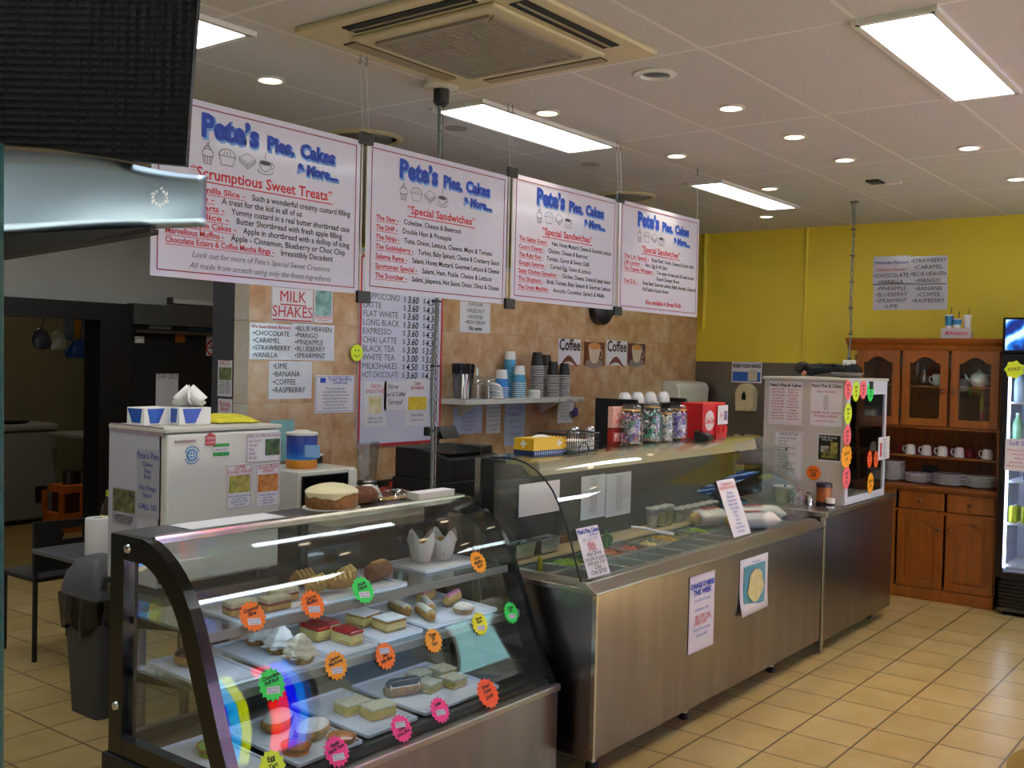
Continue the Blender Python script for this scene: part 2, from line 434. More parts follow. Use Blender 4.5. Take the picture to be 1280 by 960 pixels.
# shop front on the right hand side (outside the picture, mirrored in the glass of the cases)
DX0, DX1 = 4.15, 5.30
def shopfront():
    fr = MB()
    for x in (-2.56, -1.2, .2, 1.6, 2.9, DX0, DX1, 6.9, 8.05, 8.31): fr.box((x-.035, YR-.06, 0), (x+.035, YR+.02, 2.5))
    fr.box((XL, YR-.06, 2.42), (XW, YR+.02, 2.5))
    fr.box((XL, YR-.06, .32), (DX0, YR+.02, .4)); fr.box((DX1, YR-.06, .32), (XW, YR+.02, .4))
    struct('trim_shopfront', fr, mat('alu_frame', '#8f9496', .4, .8))
    struct('wall_shopfront', MB().box((XL, YR-.12, 2.5), (XW, YR, ZC)).box((XL, YR-.12, 0), (DX0, YR, .32)).box((DX1, YR-.12, 0), (XW, YR, .32)), MT['grey_plaster'])
    for i, (a, b) in enumerate(((-2.52, -1.24), (-1.16, .16), (.24, 1.56), (1.64, 2.86), (2.94, DX0-.04), (DX1+.04, 6.86), (6.94, 8.01), (8.09, 8.27))):
        struct('window_%d' % (i+1), MB().box((a, YR-.03, .4), (b, YR-.022, 2.42)), MT['glass'])
    aw = MB()
    for a, b in ((XL-1, DX0-.05), (DX1+.05, 6.9), (8.05, XW+1)): aw.box((a, YR-2.0, 2.52), (b, YR-.12, 2.58))  # unseen awning added to shade the windows; gaps let sun onto curtain and sheet
    struct('trim_sun_block', aw, MT['grey_plaster'])
shopfront()
def translucent(name, col, t=.75):
    m = bpy.data.materials.new(name); m.use_nodes = True; n = m.node_tree; n.nodes.clear(); MATS[name] = m
    out = n.nodes.new('ShaderNodeOutputMaterial'); tr = n.nodes.new('ShaderNodeBsdfTranslucent'); df = n.nodes.new('ShaderNodeBsdfDiffuse'); mx = n.nodes.new('ShaderNodeMixShader')
    tr.inputs[0].default_value = lin(col); df.inputs[0].default_value = lin(col); mx.inputs[0].default_value = t
    n.links.new(df.outputs[0], mx.inputs[1]); n.links.new(tr.outputs[0], mx.inputs[2]); n.links.new(mx.outputs[0], out.inputs[0]); return m
sc_ = thing('strip_curtain', 'coloured plastic strip curtain hanging in the shop entrance, mirrored in the pastry case', 'strip curtain', ((DX0+DX1)/2, YR, 0))
cols = ['#00e5ff', '#ffffff', '#ff5ab4', '#1e3cff', '#27d2ff', '#e6f01e', '#0a2a24', '#0c332c', '#ff2a2a', '#ff4fa0', '#1438ff', '#20b0ff']
nw = (DX1-DX0-.08)/len(cols)
for k, c in enumerate(cols):
    mk('strip', MB().box((DX0+.04+nw*k, YR-.03, .05), (DX0+.04+nw*(k+.96), YR-.026, 2.40)), translucent('strip_'+c.strip('#'), c), sc_, world=True)
mk('rail', MB().box((DX0+.04, YR-.05, 2.38), (DX1-.04, YR-.01, 2.42)), MT['steel'], sc_, world=True)
wp = thing('window_poster', 'pale blue sheet added on the shop window for the bright reflection in the pastry case', 'poster', (7.48, YR-.02, 1.5))  # unseen translucent sheet added, gives the bright window reflection in the case glass
mk('sheet', MB().box((7.02, YR-.018, 1.0), (7.94, YR-.016, 2.2)), translucent('reflect_sheet_cyan', '#d8f8ff'), wp, world=True)
mk('dark_shape', MB().prism([(7.3, 1.5), (7.55, 1.42), (7.7, 1.6), (7.6, 1.82), (7.35, 1.78)], YR-.0155, YR-.0145, 'y'), mat('reflect_sheet_dark', '#20303a', .6), wp, world=True)
struct('floor_pavement', MB().box((-30, -40, -.16), (40, YR-.12, -.1)), mat('pavement', '#403f3d', .9, noise=.2, scale=3))

# ------------------------------------------------------------------ ceiling fittings
def fluoro(x0, x1, y0, y1, label):
    t = thing('ceiling_light', label, 'ceiling light', ((x0+x1)/2, (y0+y1)/2, ZC), group='fluorescent ceiling lights')
    hx, hy = (x1-x0)/2, (y1-y0)/2; f = MB()
    for s in (-1, 1):
        f.box((-hx-.02, s*hy-.012, -.018), (hx+.02, s*hy+.012, .0)); f.box((s*hx-.012, -hy, -.018), (s*hx+.012, hy, 0))
    mk('frame', f, MT['white_plastic'], t)
    mk('diffuser', MB().box((-hx+.01, -hy+.01, -.012), (hx-.01, hy-.01, -.006)), MT['diffuser'], t)
fluoro(3.465, 4.665, .99, 1.247, 'big bright fluorescent ceiling light nearest the upper right corner')
fluoro(3.60, 4.715, 2.975, 3.275, 'bright fluorescent ceiling light just above the second and third hanging signs')
fluoro(5.965, 7.19, 2.97, 3.20, 'smaller looking fluorescent ceiling light farthest away near the yellow wall')
fluoro(1.165, 2.385, 3.07, 3.38, 'fluorescent ceiling light half hidden behind the black canopy')
fluoro(5.93, 7.13, .93, 1.19, 'fluorescent ceiling light cut off by the right edge of the picture')
fluoro(1.03, 2.23, .93, 1.19, 'fluorescent ceiling light overhead, outside the picture')
fluoro(.2, 1.4, 5.6, 5.85, 'fluorescent fill light added over the back left of the shop, out of the picture')  # no fitting known here; added to light the back left area
fluoro(1.9, 3.1, 6.1, 6.35, 'fluorescent fill light added in front of the kitchen wall, hidden by the black canopy')  # added out of view to brighten the grey kitchen wall
fluoro(4.0, 4.9, 6.0, 6.25, 'fluorescent fill light added before the kitchen doorway, hidden by the leftmost sign')  # fill added behind the sign for the wall over the doorway
fluoro(-1.4, -.2, 1.0, 1.25, 'fluorescent ceiling light behind the camera')
fluoro(-1.3, -.1, 3.0, 3.28, 'fluorescent ceiling light over the left side of the shop')

DL = [((338, 99), 'halogen downlight between the air conditioner and the leftmost hanging sign'), ((684, 140), 'halogen downlight just right of the long fluorescent light above the signs'),
      ((914, 134), 'halogen downlight nearest of the row of three in the middle of the ceiling'), ((993, 170), 'halogen downlight in the middle of the row of three across the ceiling'),
      ((1056, 199), 'halogen downlight farthest of the row of three in the middle of the ceiling'),
      ((846, 194), 'halogen downlight left of the farthest fluorescent light'), ((962, 235), 'halogen downlight touching the right side of the farthest fluorescent light'),
      ((958, 270), 'halogen downlight closest to the yellow wall'), ((1212, 184), 'halogen downlight below the biggest fluorescent light at the right'), ((1271, 223), 'halogen downlight at the right edge of the picture')]
for (a, lb) in DL:
    p = PX(*a, Z=ZC)
    t = thing('downlight', 'lit '+lb, 'downlight', (p.x, p.y, ZC), group='halogen downlights')
    mk('trim_ring', MB().lathe([(.062, 0), (.064, -.006), (.05, -.009), (.047, -.001), (.047, 0)], 24), MT['white_plastic'], t, smooth=True)
    mk('lamp', MB().lathe([(.046, -.003), (.04, -.008), (0, -.011)], 20), MT['halogen'], t, smooth=True)
    sp = bpy.data.lights.new('beam', 'SPOT'); sp.energy = BEAM; sp.color = (1, .84, .62); sp.spot_size = math.radians(80); sp.spot_blend = .6; sp.shadow_soft_size = .035
    so = bpy.data.objects.new('beam', sp); COL.objects.link(so); so.parent = t; so.location = (0, 0, -.02)
p = PX(819, 92, Z=ZC)
t = thing('downlight', 'unlit round downlight right of the air conditioner', 'downlight', (p.x, p.y, ZC), group='halogen downlights')
mk('trim_ring', MB().lathe([(.085, 0), (.088, -.006), (.062, -.012), (.055, -.003), (.055, 0)], 28), MT['white_plastic'], t, smooth=True)
mk('lamp', MB().lathe([(.052, -.002), (.03, -.006), (0, -.008)], 20), MT['steel_dark'], t, smooth=True)
for (a, r, lb) in (((455, 172), .21, 'round ceiling diffuser above the gap between the two leftmost signs'), ((783, 245), .21, 'round ceiling diffuser above the gap between the two rightmost signs')):
    p = PX(*a, Z=ZC)
    t = thing('round_diffuser', lb, 'ceiling vent', (p.x, p.y, ZC), group='round ceiling diffusers')
    mk('outer_ring', MB().lathe([(r, 0), (r, -.006), (r*.9, -.016), (r*.82, -.008), (r*.82, 0)], 36), MT['cream_metal'], t, smooth=True)
    mk('core', MB().lathe([(r*.72, -.003), (r*.68, -.018), (r*.3, -.02), (0, -.02)], 32), mat('vent_dark', '#6b675e', .7), t, smooth=True)
for a, lb in (((571, 160), 'flat round ceiling cover left of the chain fixing'), ((738, 205), 'flat round ceiling cover above the third hanging sign')):
    p = PX(*a, Z=ZC)
    tag(mk('ceiling_cover', MB().lathe([(.055, ZC), (.055, ZC-.006), (.0, ZC-.008)], 24, (p.x, p.y)), mat('cover_grey', '#8f8b81', .7), smooth=True), lb, 'ceiling cover')
p = PX(1098, 227, Z=ZC)
t = thing('ceiling_sensor', 'small dark and white sensor on the ceiling near the yellow wall', 'sensor', (p.x, p.y, ZC))
mk('body', MB().box((-.09, -.03, -.012), (.03, .05, 0)), MT['black_plastic'], t); mk('cover', MB().box((.03, -.12, -.01), (.09, -.03, 0)), MT['white_plastic'], t)

t = thing('kitchen_fill_lamp', 'small ceiling lamp added to brighten the kitchen, hidden by the door head', 'ceiling light', (4.5, 9.2, ZC))  # unseen lamp added so the kitchen does not go dark
mk('base', MB().lathe([(.10, 0), (.10, -.02), (0, -.02)], 20), MT['white_plastic'], t, smooth=True); mk('shade', MB().lathe([(.09, -.02), (.07, -.06), (0, -.075)], 20), emit_mat('kitchen_fill_bulb', '#fff1d6', 90), t, smooth=True)
# cassette air conditioner
ac = thing('air_conditioner', 'square cream ceiling cassette air conditioner with grille', 'air conditioner', (2.915, 2.43, ZC))
h = .47
mb = MB()
mb.prism([(-h, -h), (h, -h), (h, h), (-h, h)], -.02, 0, 'z'); mk('panel', mb, MT['cream_metal'], ac, bevel=.006)
mb = MB().box((-.33, -.33, -.036), (.33, .33, -.02)); mk('inner_panel', mb, MT['cream_metal'], ac, bevel=.012)
g = MB(); s_ = .262
for s in (-1, 1):
    g.box((-s_, s*s_-.012, -.046), (s_, s*s_+.012, -.034)); g.box((s*s_-.012, -s_, -.046), (s*s_+.012, s_, -.034))
for k in range(28):
    y = -s_+2*s_*(k+.5)/28; g.box((-s_, y-.0035, -.045), (s_, y+.0035, -.0375))
for k in range(4):
    x = -s_+2*s_*(k+.5)/4; g.box((x-.003, -s_, -.043), (x+.003, s_, -.0375))
mk('grille', g, mat('grille_grey', '#857d6c', .6), ac)
mk('filter', MB().box((-s_, -s_, -.0375), (s_, s_, -.0365)), mat('filter_dark', '#1b1916', .9), ac)
for nm, bx in (('x', (-.385, .0)), ('x', (.385, .0)), ('y', (0, -.385)), ('y', (0, .385))):
    sl = MB()
    L_, W_ = .28, .035
    openv = (bx[0] < 0) or (bx[1] < 0)
    a = (W_, L_) if nm == 'x' else (L_, W_)
    sl.box((bx[0]-a[0], bx[1]-a[1], -.024), (bx[0]+a[0], bx[1]+a[1], -.0195))
    if not openv:
        sl.m = 1; a = (a[0]*.7 if nm == 'x' else a[0], a[1] if nm == 'x' else a[1]*.7)
        sl.box((bx[0]-a[0], bx[1]-a[1], -.03), (bx[0]+a[0], bx[1]+a[1], -.024))
    else:
        sl.m = 1; a = (.004, L_) if nm == 'x' else (L_, .004)
        sl.box((bx[0]-a[0], bx[1]-a[1], -.028), (bx[0]+a[0], bx[1]+a[1], -.024))
    mk('outlet_slot', sl, [MT['back_void'], mat('vane', '#8e8263', .5)], ac)
# ------------------------------------------------------------------ sheets, signs and lettering
def ribbon(mb, pts, w, y, closed=False):
    """flat stroke on the xz plane"""
    P = [Vector((a, b)) for a, b in pts]; N = len(P); L_, R_ = [], []
    for i, p in enumerate(P):
        a = P[(i-1) % N] if (closed or i > 0) else p; b = P[(i+1) % N] if (closed or i < N-1) else p
        t = (b-a); t = t.normalized() if t.length > 1e-9 else Vector((1, 0)); n = Vector((-t.y, t.x))*w/2
        L_.append(p+n); R_.append(p-n)
    o = len(mb.v)
    for l, r in zip(L_, R_): mb.v.append((l.x, y, l.y)); mb.v.append((r.x, y, r.y))
    for i in range(N if closed else N-1):
        j = (i+1) % N; mb.face((o+2*i, o+2*i+1, o+2*j+1, o+2*j))
def arc(cx, cz, rx, rz, a0, a1, n=14):
    return [(cx+rx*math.cos(math.radians(a0+(a1-a0)*i/n)), cz+rz*math.sin(math.radians(a0+(a1-a0)*i/n))) for i in range(n+1)]
def frame_strokes(mb, w, h, inset, lw, y):
    a, b = w/2-inset, h/2-inset
    for s in (-1, 1):
        mb.box((-a, y, s*b-lw/2), (a, y+.0004, s*b+lw/2)); mb.box((s*a-lw/2, y, -b), (s*a+lw/2, y+.0004, b))
def art_icons(mb, s, y, lw):
    """cupcake, pie, sandwich and coffee cup drawn in line, s = unit"""
    R = lambda pts, c=False: ribbon(mb, [(x*s, z*s) for x, z in pts], lw, y, c)
    x = -2.6   # cupcake
    R([(x-.42, -.1), (x-.3, -.75), (x+.3, -.75), (x+.42, -.1)]); R(arc(x, -.05, .5, .18, 180, 360)); R(arc(x, .0, .48, .35, 0, 180)); R(arc(x, .25, .3, .28, 0, 180)); R(arc(x, .6, .1, .1, 0, 360), True); R([(x, .7), (x+.15, .9)])
    for k in (-.2, 0, .2): R([(x+k*1.2, -.2), (x+k, -.72)])
    x = -.9    # pie
    R([(x-.7, .05), (x-.5, -.6), (x+.5, -.6), (x+.7, .05)]); R(arc(x, .05, .75, .55, 0, 180)); R([(x-.75+.15*k, .05+(.09 if k % 2 else -.04)) for k in range(11)])
    for k in (-.3, 0, .3): R([(x+k, .2), (x+k*.8, .4)])
    x = .9     # sandwich
    R([(x-.7, .2), (x, .6), (x+.75, .25), (x+.05, -.2)], True); R([(x-.7, .2), (x-.7, -.1), (x+.05, -.55), (x+.05, -.2)]); R([(x+.05, -.55), (x+.75, -.05), (x+.75, .25)]); R([(x-.7, .05), (x+.05, -.38), (x+.75, .1)])
    x = 2.6    # cup
    R(arc(x, .15, .55, .16, 0, 360, 20), True); R(arc(x, .15, .55, .65, 180, 360)); R(arc(x+.62, 0, .2, .2, -110, 110)); R(arc(x, -.5, .7, .2, 150, 390)); R([(x, .45), (x-.06, .6), (x+.06, .75), (x, .95)])
    mb.add([(x*s+p[0]*s, y-.0002, .15*s+p[1]*s) for p in arc(0, 0, .48, .12, 0, 359, 18)], [tuple(range(19))])

def hanging_sign(x0, x1, z0, z1, label, title, rows, foot=(), y=2.92, ry=0.0):
    t = thing('menu_sign', label, 'sign', ((x0+x1)/2, y, (z0+z1)/2), group='menu signs hanging from the ceiling', ry=ry)
    w, h = x1-x0, z1-z0; k = w/.9
    mk('board', MB().box((-w/2, -.0025, -h/2), (w/2, .0025, h/2)), MT['sign_board'], t)
    f = MB(); frame_strokes(f, w, h, .022, .004, -.0036); mk('border_line', f, MT['ink_maroon'], t)
    T = lambda s, x, z, sz, **o: (s, x, z, sz, o)
    logo = [('Pete\u2019s', -.27*k, h/2-.112, .104*k, dict(bold=.005, width=.235*k)), ('Pies,', .0*k, h/2-.112, .068*k, dict(bold=.0035)), ('Cakes', .15*k, h/2-.112, .068*k, dict(bold=.0035)), ('& More....', .135*k, h/2-.172, .050*k, dict(bold=.003, shear=.1))]
    lettering('logo_shadow', t, MT['ink_sky'], [(a, x+.005, z-.005, s, {**o, 'bold': o['bold']+.003}) for a, x, z, s, o in logo], depth=.0033)
    lettering('logo', t, MT['ink_blue'], logo, depth=.0040)
    ic = MB(); art_icons(ic, .046*k, -.0034, .0024); o = mk('line_drawing', ic, MT['ink_grey'], t, fixn=False); o.location = (-.125*k, 0, h/2-.168)
    red, blk, ita = [], [], []
    red.append(T(title, 0, h/2-.252, .052 if 'Scr' in title else .046, align='CENTER', bold=.001, ul=.004, width=(.62 if 'Scr' in title else .44)*k))
    n = max(len(rows), 7); z = h/2-.298; step = (h-.298-((.082 if len(foot) > 1 else .05) if foot else .02))/n
    for rr in rows:
        if rr[0]:
            red.append((rr[0], -w/2+.05, z, .028, dict(bold=.0006, ul=.0022, width=rr[2])))
        blk.append((rr[1], -w/2+.05+rr[2]+.03+(rr[3] if len(rr) > 3 else 0), z, .0295, dict(bold=.0004, maxw=w-.10-rr[2]-.03)))
        z -= step
    for i, (s, style) in enumerate(foot):
        zz = -h/2+.072-.036*i
        if style == 'i': ita.append((s, 0, zz, .028, dict(align='CENTER', shear=.28, maxw=w-.14)))
        else: red.append((s, .04, -h/2+.045, .036, dict(align='CENTER', bold=.0008)))
    lettering('red_lettering', t, MT['ink_red'], red, depth=.0034); lettering('lettering', t, MT['ink'], blk, depth=.0034)
    if ita: lettering('slanted_lettering', t, MT['ink_grey'], ita, depth=.0034)
    return t
signs = []
signs.append(hanging_sign(1.895, 2.796, 1.945, 2.533, 'leftmost hanging menu sign, sweet treats, partly behind the steel rail', '*Scrumptious Sweet Treats*',
    [('Perfect Vanilla Slice -', 'Such a wonderful creamy custard filling', .31), ('Jelly Slice -', 'A treat for the kid in all of us', .185), ('Custard Tarts -', 'Yummy custard in a real butter shortbread case', .225), ('Apple Slice -', 'Butter Shortbread with fresh apple filling', .245), ('Dutch Apple Cakes -', 'Apple in shortbread with a dollop of icing', .275), ('Marvellous Muffins -', 'Apple - Cinnamon, Blueberry or Choc Chip', .225), ('Chocolate Eclairs & Coffee Mocha Rings -', 'Irresistibly Decadent', .44)],
    [('Look out for more of Pete\u2019s Special Sweet Creations', 'i'), ('All made from scratch using only the finest ingredients', 'i')]))
signs.append(hanging_sign(2.836, 3.717, 1.958, 2.541, 'second hanging menu sign from the left, first of the special sandwiches', '*Special Sandwiches*',
    [('The Slaw -', 'Coleslaw, Cheese & Beetroot', .125), ('The DHP -', 'Double Ham & Pineapple', .12), ('The Ninja -', 'Tuna, Onion, Lettuce, Cheese, Mayo & Tomato', .13), ('The Gobbleberry -', 'Turkey, Baby Spinach, Cheese & Cranberry Sauce', .215), ('Salama Rama -', 'Salami, Honey Mustard, Gourmet Lettuce & Cheese', .18), ('Sportsman Special -', 'Salami, Ham, Pickle, Cheese & Lettuce', .24), ('The Scorcher -', 'Salami, Jalapenos, Hot Sauce, Onion, Olives & Cheese', .18)]))
signs.append(hanging_sign(3.762, 4.656, 1.981, 2.560, 'third hanging menu sign from the left, between two sandwich menus', '*Special Sandwiches*',
    [('The Gabby Grand -', 'Ham, Honey Mustard, Cheese & Gourmet Lettuce', .23), ('Coco\u2019s Cheezy -', 'Chicken, Cheese & Beetroot', .20), ('The Ruby Red -', 'Tomato, Carrot & Sweet Chilli', .19), ('Google Surprise -', 'Curried Egg, Onion & Lettuce', .22), ('Satay Chicken Sensation -', 'Chicken, Cheese, Onion & Satay Sauce', .32), ('The Slingback -', 'Brisk, Tomato, Baby Spinach & Gourmet Lettuce', .195), ('The Green Machine -', 'Avocado, Cucumber, Spinach & Alfalfa', .25)]))
signs.append(hanging_sign(4.688, 5.582, 1.986, 2.568, 'rightmost hanging menu sign, also available in bread rolls', '*Special Sandwiches*',
    [('The L.A. Special -', 'Roast Beef, Onion, Cheese & Garlic Aioli', .26), ('J.B\u2019s Junior -', 'Ham, Egg & All Salad', .19), ('The Trapley Whopper -', 'Two types of meat plus full salad on our', .32), ('', 'Round Damper Bread', .32), ('The G.G. -', 'Roast Beef, Gourmet Lettuce, Relish, Avocado, Cheese &', .15, .02), ('', 'Full Salad of your choice', .15, .02)],
    [('Also available in Bread Rolls', 'r')]))
for o in signs: pass
# hanging rods with black clips between the signs and the strings that carry them
for i, (x, zt, zb) in enumerate(((2.816, 2.545, 1.935), (3.739, 2.562, 1.962), (4.672, 2.573, 1.978))):
    t = thing('sign_hanger', ['clear hanging rod with black clips between the first and second menu signs', 'clear hanging rod with black clips between the second and third menu signs', 'clear hanging rod with black clips between the third and fourth menu signs'][i], 'sign hanger', (x, 2.92, (zt+zb)/2), group='sign hangers')
    mk('rod', MB().tube([(x-.014, 2.914, zb), (x-.014, 2.914, zt)], .0035, 6).tube([(x+.014, 2.914, zb), (x+.014, 2.914, zt)], .0035, 6), MT['white_plastic'], t, world=True)
    for z in (zt, zb): mk('clip', MB().box((x-.034, 2.900, z-.025), (x+.034, 2.9165, z+.022)), MT['black_plastic'], t, world=True, bevel=.003)
    mk('string', MB().tube([(x-.016, 2.91, zt+.015), (x-.03, 2.92, ZC-.05)], .0008, 4).tube([(x+.016, 2.91, zt+.015), (x+.004, 2.92, ZC-.05)], .0008, 4), MT['white_plastic'], t, world=True)
    hk = MB()
    for dx in (-.03, .004): hk.tube([(x+dx, 2.92, ZC), (x+dx, 2.92, ZC-.02), (x+dx+.008, 2.92, ZC-.033), (x+dx, 2.92, ZC-.045), (x+dx-.008, 2.92, ZC-.035)], .0018, 5)
    mk('ceiling_hook', hk, MT['steel_dark'], t, world=True)
t = thing('sign_hanger', 'single string and hook carrying the right end of the rightmost sign', 'sign hanger', (5.56, 2.92, 2.6), group='sign hangers')
mk('string', MB().tube([(5.56, 2.918, 2.56), (5.545, 2.92, ZC-.045)], .0012, 5), MT['white_plastic'], t, world=True)
mk('ceiling_hook', MB().tube([(5.545, 2.92, ZC), (5.545, 2.92, ZC-.02), (5.553, 2.92, ZC-.033), (5.545, 2.92, ZC-.045)], .003, 5), MT['steel_dark'], t, world=True)

# sheets of paper pinned or taped to something
def pic(col, col2, scale=30, name=None):
    return mat('print_'+col.strip('#')+col2.strip('#'), col, .5, col2=col2, scale=scale)
def sheet(name, label, cat, TL, BR, plane, m=None, texts=(), pics=(), frame=None, group=None, rx=0, gap=.0015, th=.0006, curl=0, tilt=0):
    """TL/BR: pixel corners; plane: ('Y',v) facing the shop or ('X',v) facing left. texts: (part, material, [(str, fx, fz, size_m, opts)]); pics: (part, material, fx0, fz0, fx1, fz1)"""
    ax, v = plane
    a = PX(*TL, **{ax: v}); b = PX(*BR, **{ax: v})
    if ax == 'Y': w = b.x-a.x; rz = 0; c = ((a.x+b.x)/2, v-gap, (a.z+b.z)/2)
    else: w = a.y-b.y; rz = -PI/2; c = (v-gap, (a.y+b.y)/2, (a.z+b.z)/2)
    h = a.z-b.z
    return panel(name, label, cat, c, w, h, rz, m, texts, pics, frame, group, rx, th, curl, tilt)
def panel(name, label, cat, c, w, h, rz, m=None, texts=(), pics=(), frame=None, group=None, rx=0, th=.0006, curl=0, tilt=0):
    t = thing(name, label, cat, c, rz, group, rx=rx, ry=tilt)
    if curl:
        n = 8; mb = MB()
        def S(u, vv, d): return (-w/2+w*u, -d-curl*(max(0, .5-vv)*2)**2*(1-u*.6), -h/2+h*vv)
        mb.sheet(lambda u, vv: S(u, vv, 0), 6, n); mk('card', mb, m or MT['paper'], t, solid=th, smooth=True)
    else: mk('card', MB().box((-w/2, -th, -h/2), (w/2, 0, h/2)), m or MT['paper'], t)
    if frame:
        f = MB(); frame_strokes(f, w, h, frame[1], frame[2], -th-.0006); mk('border_line', f, frame[0], t)
    for kp, (pn, pm, x0, z0, x1, z1) in enumerate(pics):
        mk(pn, MB().box((-w/2+w*x0, -th-.0006-.0003*kp-curl*.3, -h/2+h*z0), (-w/2+w*x1, -th-.0002, -h/2+h*z1)), pm, t)
    for pn, pm, ls in texts:
        L2 = []
        for l in ls:
            o = dict(l[4]) if len(l) > 4 else {}
            o.setdefault('align', 'CENTER')
            fx = l[1]
            o.setdefault('maxw', w*.94 if o['align'] == 'CENTER' else w*(.97-fx))
            L2.append((l[0], -w/2+w*fx, -h/2+h*l[2], l[3], o))
        lettering(pn, t, pm, L2, depth=th+.0022+curl*.3)
    return t
def block(mb_lines, fx, z0, z1, n, size, words, **o):
    """n lines of small print between heights z0 (top) and z1"""
    return [(words[i % len(words)], fx, z0+(z1-z0)*i/max(n-1, 1), size, dict(o)) for i in range(n)]

K, RD, BL, GY = MT['ink'], MT['ink_red'], MT['ink_blue'], MT['ink_grey']
W_ = ('Y', YT)
sheet('notice', 'large white milk shakes notice on the tiles above the flavour list', 'notice', (339, 357), (391, 404), W_, texts=[('lettering', RD, [('MILK', .5, .58, .085, dict(ul=.006)), ('SHAKES', .5, .14, .085, dict(ul=.006))])], frame=(GY, .004, .002), group='papers on the tiled wall')
sheet('picture_card', 'small print of a teal milkshake glass beside the milk shakes notice', 'picture', (393, 360), (415, 404), W_, pics=[('picture', pic('#4f7f7c', '#9dc3bd', 18), .05, .2, .95, .97)], texts=[('lettering', RD, [('MILK SHAKES', .5, .12, .02), ('all flavours', .5, .05, .016)])], group='papers on the tiled wall')
sheet('flavour_list', 'shiny laminated upper left flavour sheet beside the glossy tiled wall end', 'notice', (312, 403), (364, 450), W_, MT['laminated'], texts=[('red_lettering', RD, [('We have these flavours', .5, .86, .028)]), ('lettering', K, [('\u2022CHOCOLATE', .07, .66, .038, dict(align='LEFT')), ('\u2022CARAMEL', .07, .46, .038, dict(align='LEFT')), ('\u2022STRAWBERRY', .07, .26, .038, dict(align='LEFT')), ('\u2022VANILLA', .07, .06, .038, dict(align='LEFT'))])], group='papers on the tiled wall')
sheet('flavour_list', 'laminated upper right flavour sheet with blue heaven and spearmint', 'notice', (365, 404), (417, 451), W_, MT['laminated'], texts=[('lettering', K, [(s, .06, .80-.185*i, .04, dict(align='LEFT')) for i, s in enumerate(('\u2022BLUE HEAVEN', '\u2022MANGO', '\u2022PINEAPPLE', '\u2022BLUEBERRY', '\u2022SPEARMINT'))])], group='papers on the tiled wall')
sheet('flavour_list', 'lower laminated flavour sheet with lime, banana, coffee and raspberry', 'notice', (336, 451), (389, 498), W_, MT['laminated'], texts=[('lettering', K, [(s, .08, .80-.21*i, .042, dict(align='LEFT')) for i, s in enumerate(('\u2022LIME', '\u2022BANANA', '\u2022COFFEE', '\u2022RASPBERRY'))])], group='papers on the tiled wall')
sheet('certificate', 'white certificate with blue heading left of the drinks price board', 'notice', (394, 469), (442, 515), W_, texts=[('blue_lettering', BL, [('Food Handling', .62, .86, .03), ('Certificate', .62, .77, .026)]), ('lettering', GY, block([], .5, .62, .1, 7, .017, ['This is to certify that', 'the staff of this shop have', 'completed the course in food', 'safety and hygiene and have', 'passed all of the units set']))], pics=[('emblem', BL, .12, .8, .26, .93)], frame=(BL, .008, .002), group='papers on the tiled wall')
sheet('flavour_note', 'small white note with hazelnut and almond right of the drinks board', 'notice', (575, 376), (612, 417), W_, texts=[('lettering', K, [('FLAVOURS', .5, .88, .03), ('\u2022HAZELNUT', .5, .66, .034), ('\u2022ALMOND', .5, .46, .034), ('\u2022IRISH CREAM', .5, .28, .034, ), ('50c extra', .5, .08, .036, dict(bold=.001))])], group='papers on the tiled wall')
# drinks price board
tl, br = PX(449, 318, Y=YT), PX(548, 551, Y=YT); brz = PX(449, 559, Y=YT).z
bw, bh = br.x-tl.x, tl.z-brz
rows = [('CAPPUCCINO', '3.60', '4.30'), ('LATTE', '3.60', '4.30'), ('FLAT WHITE', '3.60', '4.30'), ('LONG BLACK', '3.60', '4.30'), ('EXPRESSO', '3.60', '4.30'), ('CHAI LATTE', '3.60', '4.30'), ('BLACK TEA', '3.00', '3.00'), ('WHITE TEA', '3.00', '3.00'), ('MILKSHAKES', '4.50', '5.50'), ('HOT CHOCOLATE', '3.60', '4.30')]
t = thing('price_board', 'white drinks price board with red edge on the tiled wall', 'price board', ((tl.x+br.x)/2, YT-.001, (tl.z+brz)/2))
mk('board', MB().box((-bw/2, -.012, -bh/2), (bw/2, 0, bh/2)), MT['sign_board'], t)
f = MB(); frame_strokes(f, bw, bh, .008, .016, -.0142); mk('red_edge', f, mat('edge_red', '#b8323a', .5), t)
zt_ = PX(452, 369, Y=YT).z-t.location.z; zb_ = PX(452, 468, Y=YT).z-t.location.z
ls, hs = [], []
for i, (n_, a_, b_) in enumerate(rows):
    z = zt_+(zb_-zt_)*i/9-.018
    ls.append((n_, -bw/2+.025, z, .052, dict(maxw=.30))); ls.append(('$', -bw/2+.36, z, .045)); ls.append(('$', -bw/2+.535, z, .045))
    hs.append((a_, -bw/2+.395, z-.006, .058, dict(shear=.15, bold=.0012))); hs.append((b_, -bw/2+.565, z-.01, .058, dict(shear=.15, bold=.0012)))
ls += [('HOT DRINKS', -.0, bh/2-.11, .09, dict(align='CENTER', bold=.002)), ('SMALL   LARGE', .12, zt_+.06, .04, dict(align='CENTER'))]
lettering('lettering', t, GY, ls, depth=.0135); lettering('handwriting', t, K, hs, depth=.0135)
YB = YT-.0135
def sub_sheet(*a, **k): return sheet(*a, group='papers on the drinks price board', **k)
sub_sheet('picture_card', 'small card with a yellow drink photo at the lower left of the price board', 'picture', (455, 477), (482, 533), ('Y', YB), pics=[('picture', pic('#c9b469', '#e5ddc0', 16), .22, .3, .8, .68)], texts=[('red_lettering', RD, [('FRESH', .5, .86, .03), ('SMOOTHIES', .5, .75, .03)]), ('lettering', GY, [('made to order', .5, .17, .022), ('with real fruit', .5, .09, .022)])])
